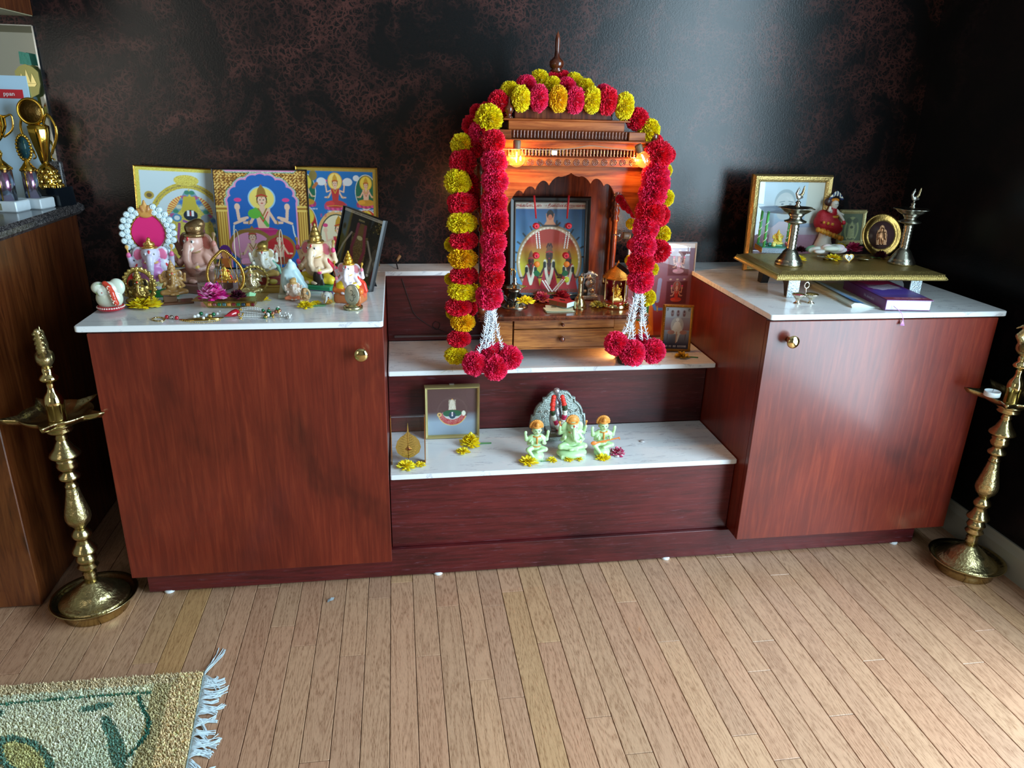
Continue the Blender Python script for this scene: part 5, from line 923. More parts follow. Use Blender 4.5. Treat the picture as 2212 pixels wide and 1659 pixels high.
for rw, (v0, v1, r) in enumerate(((668, 672, .0024), (672, 675, .0024), (676, 681, .0023), (681, 684, .0023), (685, 687, .0023))):
    for i in range(15): a = i/14; wb(MB().sph(pl(521+a*49, v0+(v1-v0)*a, .0024+.004*math.sin(a*PI)*(rw < 2)), r, 8, 6), 'pearl', WBd, t)
rr = random.Random(5)
for i in range(26): wb(MB().sph(pl(rr.uniform(568, 604), rr.uniform(671, 689), rr.uniform(.003, .010)), rr.uniform(.0026, .0044), 10, 7), 'bead', rr.choice([GBd, GBd, WBd, GO, M('copper_bead', srgb(190, 120, 96), .2, .8)]), t)
for i in range(20): wb(MB().sph(pl(rr.uniform(600, 630), rr.uniform(677, 690), rr.uniform(.002, .006)), rr.uniform(.002, .0032), 8, 6), 'pearl', WBd, t)
# ------------------------------------------------------------------ things on the shrine table
TT = .6547
def dark_carve(u=0): pass
c5 = Cv(150, 190, (60, 110, 160)); X, Y = c5.X, c5.Y
c5.grad(Y > -1, (90, 150, 190), (40, 80, 130), .4, 1); c5.rect(0, .93, 1, 1, (196, 190, 176))
c5.ell(.5, .36, .47, .40, (206, 196, 170)); c5.ring(.5, .36, .47, .40, .05, (150, 130, 90)); k = ((X-.5)/.42)**2+((Y-.36)/.355)**2 < 1; c5.grad(k, (196, 190, 40), (176, 60, 44), .32, .58)
for i in range(26):
    a = PI*i/25; c5.ell(.5+.43*math.cos(a), .36+.365*math.sin(a), .012, .01, (240, 236, 214))
    if i % 2: c5.line([(.5+.48*math.cos(a), .36+.41*math.sin(a)), (.5+.52*math.cos(a), .36+.45*math.sin(a))], .012, (40, 60, 70))
c5.poly([(.4, .74), (.6, .74), (.55, .8), (.56, .88), (.44, .88), (.45, .8)], (206, 150, 110)); c5.ell(.5, .87, .05, .05, (30, 24, 26)); c5.ell(.5, .84, .03, .03, (196, 120, 84)); c5.line([(.36, .78), (.4, .75), (.6, .75), (.64, .78)], .012, (60, 50, 44))
for x, s_, cl in ((.24, .5, (176, 30, 36)), (.5, .6, (186, 36, 60)), (.78, .5, (180, 34, 44))):
    c5.poly([(x-.06, .34), (x+.06, .34), (x+.15, .02), (x-.15, .02)], cl); deity(c5, x, .06, s_*.86, skin=(60, 34, 30), cloth=cl, crown=(120, 80, 50), arms=2, sit=False)
    c5.line([(x-.06, s_*.62), (x-.04, .24), (x, .12), (x+.04, .24), (x+.06, s_*.62)], .02, (232, 236, 214)); c5.line([(x-.065, s_*.58), (x-.065, s_*.52)], .022, (20, 40, 30)); c5.line([(x+.065, s_*.58), (x+.065, s_*.52)], .022, (20, 40, 30))
c5.speck(Y < .06, [(90, 60, 40), (40, 30, 26), (120, 100, 60)], .6); c5.line([(.46, .52), (.48, .56), (.5, .53), (.52, .56), (.54, .52)], .008, (60, 20, 20))
P = aty(1188, 640, .44); w5 = .238; tp5 = framed('shrine_picture', 'black framed picture of three garlanded deities standing inside the shrine', 'picture', (.307, .452, TT), w5, fit_h((.307, .452, TT), .10, 424), .017, .014, BLACKP, c5, 0, .10, bead=None)
hh = fit_h((.307, .452, TT), .10, 424)
MB().box(-w5/2+.0155, w5/2-.0155, -.0085, -.0065, hh-.018, hh-.0155).box(-w5/2+.0155, w5/2-.0155, -.0085, -.0065, .0155, .018).box(-w5/2+.0155, -w5/2+.018, -.0085, -.0065, .0155, hh-.0155).box(w5/2-.018, w5/2-.0155, -.0085, -.0065, .0155, hh-.0155).build('silver_fillet', M('chrome_strip', (.8, .8, .78), .12, 1), tp5)
text('முக்கோட்டை ஆதீனமிளகி ஐயனார்', .0112, M('print_red', srgb(150, 40, 30), .5), tp5, (0, -.0012, hh-.0262), ext=.0001, xs=1.0)
# hanging flower torans in front of the picture
HG = VC('hanging_string_flowers', .5)
for nm, lab, U in (('hanging_garland', 'string of roses, pearls and leaves hanging over the left half of the shrine picture', 1154), ('hanging_garland', 'string of roses, pearls and leaves hanging over the right half of the shrine picture', 1229)):
    s_ = 1 if U < 1200 else -1; t = thing(nm, lab, 'garland', tuple(aty(U, 424, .43)), group='pearl and rose strings over the shrine picture')
    Yp = .432; W_ = lambda u, v: aty(u, v, Yp)
    wb(MB().tube([W_(U, 422), W_(U+s_*2, 445), W_(U+s_*4, 472)], [.0028, .0028, .0022], 6), 'ribbon', RED, t)
    rs_ = sculpt([E((0, 0, 0), (.5, .4, .45), (196, 20, 44)), T((0, -.3, 0), .25, .12, (220, 40, 60)), E((0, -.42, 0), .12, (160, 10, 30))], 1, VC('satin_rose', .4), 'rose', n=20)
    path = [(U+s_*4, 488), (U+s_*6, 512), (U+s_*9, 545)] if s_ > 0 else [(U-1, 488), (U-4, 512), (U-8, 545)]
    part('rose', rs_, t, Vector(W_(*path[0]))-Vector(t.location), (0, 0, 0), .020)
    def pearls(a, b_, n, r, wob=.006):
        for i in range(n):
            f = i/(n-1); q = np.array(W_(*a))*(1-f)+np.array(W_(*b_))*f
            for j in range(2): wb(MB().sph(tuple(q+np.array([math.cos(j*PI)*.004, -.003, 0])), r, 7, 5), 'pearl', WBd, t)
    pearls((path[0][0]+s_*2, 502), (path[2][0], 535), 9, .0028)
    u2 = 1158 if s_ > 0 else 1222
    part('rose', rs_, t, Vector(W_(u2, 552))-Vector(t.location), (0, .5, 0), .021)
    wb(MB().sph(W_(u2+2, 571), (.009, .004, .009), 10, 7), 'orange_blossom', M('orange_satin', srgb(226, 130, 40), .5), t)
    wb(MB().add([tuple(W_(*q)) for q in ((u2-6*s_, 588), (u2+2*s_, 583), (u2+9*s_, 590), (u2+5*s_, 597), (u2-3*s_, 596))], [(0, 1, 2, 3, 4)]), 'leaf', M('satin_leaf', srgb(16, 96, 50), .4), t)
    pearls((1174, 606) if s_ > 0 else (1216, 604), (1188, 628) if s_ > 0 else (1196, 628), 10, .0027)
    if s_ < 0: wb(MB().sph(W_(1224, 604), (.008, .003, .009), 8, 6), 'lime_leaf', M('lime_satin', srgb(186, 206, 50), .5), t)
# small silver oil lamp with lotus base
def lathe_thing(name, lab, cat, P, prof, m, n=32, pn='body', sc=1, group=None):
    t = thing(name, lab, cat, P, group=group); MB().lathe([(r*sc, z*sc) for r, z in prof], n=n).build(pn, m, t); return t
P = at(1112, 664, TT); t = lathe_thing('silver_oil_lamp', 'small silver oil lamp with lotus petal foot at the left of the shrine table', 'lamp', (P[0], P[1]+.01, TT), [(.038, 0), (.039, .002), (.030, .006), (.0225, .014), (.013, .016), (.008, .02), (.0085, .03), (.012, .036), (.015, .044), (.018, .05)], SILVER)
MB().lathe([(.012, .0495), (.021, .052), (.031, .058), (.030, .0585), (.020, .054), (.004, .0525)], n=40, lobes=5, lob=.13).build('oil_bowl', M('warm_silver', srgb(214, 190, 160), .2, 1, bump=.2), t)
MB().lathe([(.006, .053), (.005, .062), (.009, .066), (.004, .071), (.0065, .077), (.002, .084), (.0005, .09)], n=16).build('stem', SILVER, t); MB().tube([(-.010, 0, .09), (-.012, 0, .1), (-.004, 0, .108), (.001, 0, .101), (0, 0, .088)], .0016, 6).sph((-.011, 0, .107), .003).build('bird_crest', GOLD, t)
pet = sculpt([E((0, 0, .5), (.36, .09, .5), (70, 68, 66)), T((0, -.07, .42), .2, .03, (190, 186, 170), 1, 1.3), E((0, -.08, .42), (.07, .03, .12), (150, 146, 136))], 1, VC('oxidised_silver', .3, .9), 'petal', n=30)
for i in range(8): a = i*PI/4+.2; part('lotus_petal', pet, t, (.018*math.sin(a), -.018*math.cos(a), .010), (.75, 0, a), .028)
part('lotus_petal', pet, t, (-.037, -.004, .026), (.2, -.3, .3), .027)
flower('yellow daisy with upright petals resting on the silver oil lamp foot', 1136, 640, TT, .025, YEL, y=.295, n=46)
flower('pink carnation beneath the left end of the pearl strings in the shrine', 1170, 651, TT, .023, [(206, 60, 110), (226, 100, 130), (236, 130, 90)], style='carn', n=110)
flower('crimson carnation beneath the right end of the pearl strings in the shrine', 1214, 648, TT, .024, [(206, 40, 70), (226, 80, 90), (170, 20, 50)], style='carn', n=110)
flower('pale yellow spiky chrysanthemum at the right of the shrine table', 1290, 662, TT, .021, [(226, 210, 90), (236, 226, 130), (200, 180, 60)], style='spike', n=110)
t = lathe_thing('hand_bell', 'small brass hand bell with tall ribbed handle on the shrine table', 'bell', tuple(at(1253, 668, TT)+np.array([0, .012, 0])), [(.0205, 0), (.0205, .003), (.018, .004), (.0175, .016), (.0145, .022), (.0145, .026), (.011, .032), (.0065, .037), (.0055, .045)]+[(.0055+(.0008 if k % 2 else 0), .046+k*.003) for k in range(10)]+[(.0075, .078), (.008, .084), (.0075, .09), (.004, .093)], BRASS)
gp = dict(body=[B((0, 0, .08), (.34, .2, .08), (206, 210, 210), .03), B((0, .05, .5), (.26, .1, .42), (196, 206, 214), .05), E((0, .04, .88), (.2, .1, .12), (206, 214, 220)), E((0, -.04, .55), (.13, .1, .16), (190, 196, 200)), E((0, -.06, .76), (.08, .08, .1), (206, 200, 190)), E((-.24, 0, .82), .06, (206, 206, 206)), E((.26, 0, .82), .06, (206, 206, 206)), T((0, -.05, .62), .16, .025, (170, 180, 190)), E((-.12, -.06, .3), (.08, .08, .08), (206, 190, 170)), E((.12, -.06, .3), (.08, .08, .08), (206, 190, 170)), T((0, -.05, .35), .18, .02, (170, 180, 190))])
P = at(1266, 646, TT); t = thing('silver_idol', 'small embossed silver idol plaque behind the brass bell', 'figurine', (P[0]+.004, P[1]+.0, TT), -.1); part('body', sculpt(gp['body'], .086, VC('embossed_silver', .25, .9, bump=1, bscale=260), 'body', n=48), t)
# golden domed mini temple with red interior
P = at(1333, 666, TT); t = thing('domed_ornament', 'gold domed ornament with red panels and hanging bells, right on the shrine table', 'ornament', (P[0], P[1]+.02, TT)); hd = hgt(1333, 666, TT, 565)-.004; q = hd/.114
MB().lathe([(r*q, z*q) for r, z in [(.034, 0), (.035, .003), (.035, .009), (.031, .0125), (.03, .013)]], n=32).build('gold_base', BRASS_P, t)
MB().lathe([(r*q, z*q) for r, z in [(.030, .0132), (.029, .016), (.026, .0175)]], n=32).build('red_floor', M('red_lacquer_gloss', srgb(150, 30, 20), .1, .2, coat=1), t)
for i in range(5):
    a = PI*.5+(i-2)*.55; MB().box(-.0072*q, .0072*q, -.0008, .0008, .016*q, .072*q).build('red_panel', M('red_panel_gloss', srgb(110, 10, 20), .12, coat=1), t, loc=(.024*q*math.cos(a), .024*q*math.sin(a), 0), rot=(0, 0, a-PI/2))
for i in range(6): a = i*PI/3; MB().lathe([(.0022*q, .014*q), (.0016*q, .02*q), (.0016*q, .07*q), (.003*q, .074*q)], n=10).build('column', BRASS_P, t, loc=(.029*q*math.cos(a), .029*q*math.sin(a), 0))
MB().lathe([(r*q, z*q) for r, z in [(.030, .072), (.037, .074), (.036, .078), (.03, .080), (.031, .084), (.025, .087), (.026, .090), (.019, .093), (.019, .096), (.012, .099), (.011, .102), (.005, .105), (.003, .110), (.0003, .118)]], n=40, lobes=12, lob=.03).build('dome', M('antique_gilt', srgb(206, 140, 60), .28, 1, bump=.8, bscale=400), t)
for i in range(12): a = i*PI/6; MB().lathe([(.0034*q, .0), (.0016*q, .006*q), (.0006*q, .009*q)], n=8).build('bell', BRASS_P, t, loc=(.035*q*math.cos(a), .035*q*math.sin(a), .062*q))
gp = ganesha(skin=(226, 170, 60), ear=(196, 130, 40), dhoti=(236, 190, 90), gold=(236, 190, 80), base='box', bcol=(226, 190, 110), crown='cone', seat=.2); part('seated_figure', sculpt(sum(gp.values(), []), .040*q, PTM, 'seated_figure', n=46), t, (0, -.004, .0175*q))
MB().box(-.0365*q, -.0355*q, -.012, .008, .006*q, .060*q).box(-.0365*q, -.022*q, -.0125, -.0118, .006*q, .060*q).build('clear_box', glass('clear_box', (.95, .95, .97), .1), t, loc=(-.012, 0, 0))
# matchbox and bank notes
P = at(1207, 671, TT); tn = thing('bank_notes', 'folded pale bank notes lying under the matchbox', 'banknote', (P[0], P[1], TT), .05); tn.scale = (1.25, 1.25, 1)
cn = Cv(60, 30, (206, 206, 180)); cn.speck(cn.X > -1, [(186, 186, 150), (150, 176, 150), (216, 196, 160)], .5); cn.ell(.3, .5, .1, .3, (130, 120, 90)); cn.letters(.5, .6, .9, .8, (90, 110, 80), 8, 3)
for i, (dx, a, cu) in enumerate(((0, .0, .002), (.004, -.22, .004))):
    o = part('note', cn.mesh(.062, .030, 'note', m=VC('paper_print', .6)) if i == 0 else o.data, tn, (dx-.002, .016*i-.014, .0012+.0022*i), (-PI/2+.04, .0, a))
MB().prism([(-.031, .0005), (.028, .0005), (.033, .002), (.028, .0035), (-.020, .004), (-.033, .0055), (-.033, .0050), (-.02, .0034), (.026, .0029), (.030, .002), (.026, .0012), (-.031, .0010)], -.016, .014, 'y').build('folded_note', M('note_paper', srgb(206, 206, 170), .6), tn)
P = at(1216, 667, TT); t = thing('matchbox', 'red and white matchbox lying on the folded bank notes', 'matchbox', (P[0], P[1]+.014, TT+.0078), -.85); t.scale = (1.2, 1.2, 1.15)
MB().box(-.026, .026, -.017, .017, 0, .0115, .0006).build('tray', M('matchbox_white', srgb(214, 226, 236), .5), t); MB().box(-.0255, .0262, -.0174, .0174, .0003, .0122, .0006).build('sleeve', M('matchbox_red', srgb(170, 30, 44), .45), t)
MB().box(-.0256, -.001, -.0177, -.0174, .001, .0115).box(.001, .026, -.0177, -.0174, .001, .0115).build('striker', M('striker_strip', srgb(120, 70, 40), .8), t); MB().box(.0262, .0267, -.0168, .0168, .0008, .0118).build('end_label', M('label_white', srgb(206, 230, 240), .5), t)
MB().tube([(-.008, 0, .0126), (.004, .004, .0127), (.010, -.003, .0127), (.002, -.006, .0127), (-.008, 0, .0127)], .0009, 5).build('logo', M('logo_black', (.02, .02, .02), .5), t)
# bronze bowl on the shelf under the right tassel
t = lathe_thing('bronze_bowl_lamp', 'small dark bronze bell shaped bowl on the marble step below the right tassel', 'bowl', tuple(at(1352, 788, SH2)+np.array([0, .012, 0])), [(.013, 0), (.018, .002), (.023, .009), (.0235, .017), (.019, .022), (.021, .026), (.010, .030), (.004, .045)], M('dark_bronze', srgb(70, 62, 48), .35, .8))
# pictures right of the shrine
c6 = Cv(150, 220, (110, 50, 62)); X, Y = c6.X, c6.Y; c6.grad(Y > -1, (150, 40, 30), (120, 96, 120), .1, .8); c6.rect(0, .95, 1, 1, (206, 210, 216)); c6.letters(.1, .962, .6, .985, (110, 110, 130), 20, 3)
for i, y in enumerate((.66, .36, .08)):
    c6.rect(.60, y, .93, y+.25, (124, 70, 84)); c6.rect(.61, y+.005, .92, y+.245, (96, 40, 52)); deity(c6, .765, y+.03, .21, skin=(206, 160, 140), cloth=((170, 130, 150), (190, 60, 50), (180, 60, 40))[i], crown=(150, 130, 120), halo=((130, 110, 130), (150, 70, 60), (150, 60, 50))[i], arms=4)
    for x in (.66, .765, .87): c6.ell(x, y+.265, .02, .008, (196, 180, 170))
c6.ell(.27, .72, .14, .12, (226, 206, 120)); c6.poly([(.16, .62), (.38, .62), (.46, .03), (.1, .03)], (206, 110, 40)); deity(c6, .27, .10, .70, skin=(90, 130, 190), cloth=(206, 120, 40), crown=(176, 140, 70), arms=2, sit=False); c6.line([(.2, .55), (.2, .2), (.34, .2), (.34, .55)], .02, (50, 120, 60)); c6.ell(.27, .1, .16, .06, (226, 150, 60))
c6.line([(.5, .62), (.48, .4)], .03, (140, 150, 190)); c6.rect(.0, .0, 1, .03, (90, 20, 24))
P = (.6315, .505, SH2+.0008); w6 = (1489-1340)*mpp(P); framed('laminated_picture', 'tall laminated maroon picture of a blue deity with side panels behind the right garland', 'picture', (float(aty(1415, 740, .505)[0]), .505, SH2+.0008), w6, fit_h(P, .05, 523), .004, .010, M('clear_laminate', srgb(176, 190, 206), .08, .2, coat=1), c6, 0, .05, pane=True)
BL, BR = at(1425, 756, SH2), at(1493, 765, SH2); rz = -.02; P = (BL+BR)/2
c7 = Cv(96, 124, (120, 126, 136)); c7.grad(c7.Y > -1, (40, 50, 78), (176, 180, 184), .1, .55); c7.grad((c7.Y > .45) & (c7.Y < .75), (150, 96, 96), (160, 160, 168), .45, .75)
for x, l_ in ((.08, 0), (.92, 0)): c7.ring(x, .93, .035, .025, .5, (70, 60, 60)); c7.line([(x-.02, .96), (x+.04, .955)], .008, (70, 60, 60))
for x in (.28, .5, .74): c7.ell(x, .87, .07, .06, (150, 130, 130)); c7.ell(x, .89, .03, .03, (90, 60, 60)); c7.poly([(x-.06, .84), (x+.06, .84), (x+.04, .78), (x-.04, .78)], (120, 90, 90))
c7.ell(.5, .56, .25, .2, (190, 186, 180)); c7.poly([(.34, .56), (.66, .56), (.74, .36), (.28, .36)], (226, 222, 206)); c7.ell(.5, .68, .055, .05, (170, 120, 96)); c7.ell(.5, .70, .065, .04, (232, 230, 222)); c7.ell(.5, .57, .13, .09, (232, 228, 214)); c7.line([(.4, .42), (.6, .38), (.52, .2)], .04, (226, 222, 206)); c7.line([(.5, .4), (.5, .16)], .022, (200, 160, 130)); c7.ell(.28, .4, .14, .05, (186, 130, 110)); c7.ell(.76, .4, .14, .05, (186, 130, 110)); c7.line([(.15, .35), (.15, .22)], .012, (90, 70, 70)); c7.line([(.85, .35), (.85, .22)], .012, (90, 70, 70))
c7.letters(.08, .05, .34, .085, (226, 226, 226), 5, 4); c7.letters(.4, .05, .92, .085, (226, 226, 226), 9, 6)
framed('small_framed_picture', 'small rope-edged gold frame with a seated man in white, right of the shrine', 'picture', (P[0], P[1]+.004, SH2+.0005), 68*mpp(P), fit_h(P, .16, 659), .008, .010, M('rope_gold', srgb(176, 124, 50), .35, .85), c7, rz, .16, bead=.0055, roll=.04)
flower('dried mustard yellow flower lying before the small rope-edged frame', 1472, 772, SH2, .022, [(206, 160, 20), (226, 180, 30), (176, 130, 10)], n=40, stem=-.2)

# ------------------------------------------------------------------ lower step
P = at(978, 948, SH1); rz = 0; w8 = 118*mpp(P); h8 = fit_h(P, .04, 836)
c8 = Cv(120, 120, (92, 66, 66)); X, Y = c8.X, c8.Y; c8.grad(Y > -1, (150, 166, 182), (84, 56, 58), .28, .5); c8.speck(Y > .5, [(100, 78, 76), (84, 60, 60)], .1)
c8.poly([(.5, .78), (.46, .72), (.43, .58), (.42, .50), (.58, .50), (.57, .58), (.54, .72)], (206, 200, 186)); c8.speck((abs(X-.5) < .07) & (Y > .5) & (Y < .76), [(176, 150, 90), (236, 232, 220)], .5); c8.rect(.42, .50, .58, .54, (186, 40, 50)); c8.ell(.5, .78, .015, .03, (214, 150, 60))
k = (((X-.5)/.29)**2+((Y-.5)/.29)**2 < 1) & (Y < .47) & (abs(X-.5) < .27); c8.m(k, (186, 40, 54)); c8.speck(k, [(206, 196, 180), (160, 30, 44)], .3); k = (((X-.5)/.2)**2+((Y-.5)/.17)**2 < 1) & (Y < .48); c8.m(k, (206, 210, 206)); c8.speck(k, [(150, 150, 150)], .3); k = (((X-.5)/.19)**2+((Y-.46)/.08)**2 < 1) & (Y > .40); c8.m(k, (24, 90, 60)); c8.ell(.5, .42, .07, .075, (30, 60, 84)); c8.rect(.487, .40, .513, .49, (240, 240, 240)); c8.rect(.497, .42, .503, .47, (200, 30, 40))
c8.ring(.5, .5, .30, .30, .05, (220, 190, 110)); c8.m((((X-.5)/.31)**2+((Y-.5)/.31)**2 < 1) & (((X-.5)/.275)**2+((Y-.5)/.275)**2 > 1) & (Y > .40), (92, 66, 66)); c8.ell(.24, .44, .045, .045, (220, 180, 110)); c8.ell(.24, .44, .02, .02, (110, 70, 60)); c8.ell(.73, .46, .04, .055, (226, 226, 206))
t = framed('embroidered_face_frame', 'square pale gold frame with a small jewelled crowned face emblem, on the lower step', 'picture', (P[0], P[1]+.012, SH1), w8, h8, .0085, .024, M('champagne_gold', srgb(206, 190, 130), .3, .7), c8, rz, .04, roll=.0)
MB().box(-.008, .006, .002, .012, h8, h8+.004, .001).build('hanger', M('zinc', (.5, .5, .5), .3, 1), t)
# acrylic leaf block
P = at(883, 1003, SH1); t = thing('leaf_block', 'clear acrylic block holding a gilded leaf, at the left end of the lower step', 'ornament', (P[0], P[1]+.006, SH1), 0); w9 = 73*mpp(P); h9 = hgt(883, 1003, SH1, 902)
MB().box(-w9/2, w9/2, -.005, .012, 0, h9, .0008).build('block', glass('acrylic', (.93, .95, .97), .08), t)
for x in (-w9/2+.001, w9/2-.001): MB().box(x-.0012, x+.0012, -.0058, .0125, 0, h9, .0004).build('gilt_edge', M('copper_gilt', srgb(196, 140, 80), .25, .9), t)
lf = MB(); o = [(0, .30), (.17, .34), (.36, .46), (.42, .62), (.36, .8), (.24, .92), (.1, .99), (.03, 1.06), (.015, 1.2), (0, 1.32), (-.015, 1.2), (-.03, 1.06), (-.1, .99), (-.24, .92), (-.36, .8), (-.42, .62), (-.36, .46), (-.17, .34)]
k9 = w9*.92; lf.prism([(x*k9*.96, (z-.16)*k9*1.22) for x, z in o], .0020, .0026); lf.build('gold_leaf', M('leaf_gold', srgb(206, 166, 80), .35, .75, bump=.5, bscale=500), t)
vn = MB(); vn.tube([(0, .0016, .13*k9), (0, .0016, 1.1*k9)], .0006, 5)
for i in range(9):
    for s in (-1, 1): z = (.26+.085*i)*k9; vn.tube([(0, .0017, z), (s*(.30-.03*abs(i-3))*k9, .0017, z+.1*k9)], .0003, 4)
vn.build('veins', M('vein_gold', srgb(170, 120, 50), .3, .9), t, kind='stuff')
part('emblem', sculpt([E((0, 0, 0), (.5, .1, .3), (176, 120, 50)), E((0, -.06, .05), (.2, .1, .2), (120, 50, 40)), E((0, -.08, .35), (.12, .08, .25), (206, 150, 70))], .016, PTM, 'emblem', n=24), t, (.001, .0012, .5*k9))
# silver throne with garlanded statuette
P = at(1214, 952, SH1); t = thing('silver_throne', 'ornate silver toned throne with arched back behind the pale green figurines', 'ornament', (P[0]-.002, P[1]+.03, SH1), .0)
sw_ = 128*mpp(P); SVC = VC('embossed_silver'); hh = hgt(1214, 945, SH1, 846)*.93
MB().box(-sw_*.40, sw_*.40, -.032, .03, .0, .022, .002).box(-sw_*.43, sw_*.43, -.036, .032, .022, .027, .0015).build('seat_box', M('carved_silver', srgb(176, 186, 180), .3, .85, bump=1, bscale=350), t)
hb = hh; bk = [(-.50, .12), (-.47, .44), (-.43, .45), (-.42, .54), (-.385, .64), (-.33, .72), (-.285, .75), (-.28, .84), (-.22, .86), (-.19, .92), (-.14, .98), (-.07, 1.0), (.07, 1.0), (.14, .98), (.19, .92), (.22, .86), (.28, .84), (.285, .75), (.33, .72), (.385, .64), (.42, .54), (.43, .45), (.47, .44), (.50, .12)]
MB().prism([(x*sw_, z*hb) for x, z in bk], .024, .032).build('throne_back', M('carved_silver'), t); MB().tube([(x*sw_*.95, .022, z*hb*.97) for x, z in bk], .0024, 6).build('moulded_rim', M('carved_silver'), t)
sc9 = MB()
for (x, z, r) in [(-.2, .5, .05), (.2, .5, .05), (-.1, .66, .045), (.1, .66, .045), (-.25, .38, .04), (.25, .38, .04), (0, .78, .04), (-.32, .52, .03), (.32, .52, .03)]:
    sc9.tube([(x*sw_+r*sw_*(1-i/16)*math.cos(i*.7), .0225, z*hb+r*sw_*(1-i/16)*math.sin(i*.7)) for i in range(14)], .0012, 5)
sc9.build('scrollwork', M('bright_silver', srgb(206, 210, 206), .2, 1), t, kind='stuff')
P = at(1198, 930, SH1+.027); t2, s, _ = stand('seated_statuette', 'small silvery seated statuette wearing a red and white flower garland, on the silver throne', 'figurine', 1198, 938, 838, dict(body=[E((0, 0, .92), (.06, .06, .07), (176, 180, 186)), E((0, 0, .95), (.066, .064, .05), (196, 196, 200)), K((0, 0, .8), (0, 0, .88), .05, .04, (150, 150, 156)), E((0, 0, .66), (.11, .09, .16), (176, 180, 186)), E((0, -.02, .36), (.13, .12, .28), (176, 176, 182)), K((.1, -.05, .3), (.04, -.2, .1), .05, .04, (170, 170, 176)), B((0, 0, .06), (.2, .18, .06), (130, 126, 120), .02), E((.12, -.12, .3), (.08, .08, .1), (160, 160, 160))]), PTM, z=SH1+.027, n=44)
rr = random.Random(9); s2 = hgt(1198, 938, SH1+.027, 838)
for sd_ in (-1, 1):
    for i in range(15):
        f = i/14; c_ = [(226, 54, 40), (226, 54, 40), (226, 54, 40), (40, 60, 30), (226, 226, 214), (190, 30, 80), (226, 226, 214)][(i+(sd_ > 0)*2)//2 % 7] if i > 1 else (226, 54, 40); z = .86-.70*f; x = sd_*(.085+.05*math.sin(f*PI))*(1-f**3)+.06*f
        MB().sph((x*s2, -.14*s2-.02*s2*math.sin(f*PI), z*s2), .052*s2*rr.uniform(.85, 1.15), 8, 6).build('garland_bead', M('gb%d%d%d' % c_, srgb(*c_), .5), t2)
for (u, v, r, cc, lb) in ((1189, 934, .014, MAR, 'dark maroon bloom on the silver throne left of the middle figurine'), (1246, 924, .010, MAR, 'dark maroon bloom on the silver throne right of the middle figurine'), (1210, 928, .010, [(226, 210, 60), (236, 200, 40)], 'small yellow bloom at the foot of the silvery statuette')): flower(lb, u, v, SH1+.027, r, cc, style='carn', n=60)
GLOW = VC('pale_green_resin', .35, coat=.2, sub=.35); PG = (188, 222, 168); OG = (216, 144, 62)
GM = {'*': GLOW, 'crown': VC('orange_paint', .45)}
gp = person(PG, PG, OG, base=PG); stand('green_figurine', 'pale green seated figurine with orange crown, left of the three on the lower step', 'figurine', 1157, 990, 904, gp, GM, z=SH1, hn=1.0, n=60)
gp = ganesha(skin=PG, ear=PG, dhoti=PG, gold=OG, base='round', bcol=PG, crown='fan', items=True, seat=.2, sash=None); stand('green_figurine', 'pale green elephant-headed figurine, middle of the three on the lower step', 'figurine', 1233, 982, 895, gp, GM, z=SH1, hn=.98, n=60)
gp = person(PG, PG, OG, base=PG, veena=True); stand('green_figurine', 'pale green figurine holding an orange stringed instrument, right of the three on the lower step', 'figurine', 1299, 980, 896, gp, GM, z=SH1, hn=.98, n=60)
flower('pair of yellow flower heads at the foot of the clear leaf block, left one', 876, 1010, SH1, .024, YEL, n=60, style='mum')
flower('smaller yellow flower head at the right corner of the clear leaf block', 908, 1006, SH1, .015, YEL, n=40)
flower('upright yellow flower in front of the square pale gold frame', 1016, 962, SH1, .027, YEL, n=60, stem=.1, style='carn'); flower('drooping yellow flower below the upright one at the pale gold frame', 1000, 978, SH1, .019, YEL, n=40)
flower('yellow flower at the foot of the left green figurine', 1141, 1000, SH1, .024, YEL, n=60); flower('yellow bud between the left and middle green figurines', 1192, 996, SH1, .014, YEL, n=36, stem=3.2)
flower('yellow flower before the left knee of the middle green figurine', 1228, 994, SH1, .014, YEL, n=44); flower('yellow flower before the right knee of the middle green figurine', 1250, 993, SH1, .012, YEL, n=36); flower('yellow flower at the foot of the right green figurine', 1302, 991, SH1, .019, YEL, n=60)
flower('pink and white carnation beside the right green figurine', 1333, 982, SH1, .018, [(206, 60, 110), (236, 160, 180), (240, 226, 226), (190, 40, 90)], style='carn', n=90)
P = at(1387, 954, SH1); tag(MB().lathe([(.006, 0), (.0075, .001), (.0072, .003), (.005, .0042), (.001, .0046)], n=20).build('glass_bead', M('clear_disc', srgb(196, 190, 190), .05, .1, coat=1), loc=(P[0], P[1], SH1)), 'tiny clear glass disc alone on the lower marble step', 'bead')
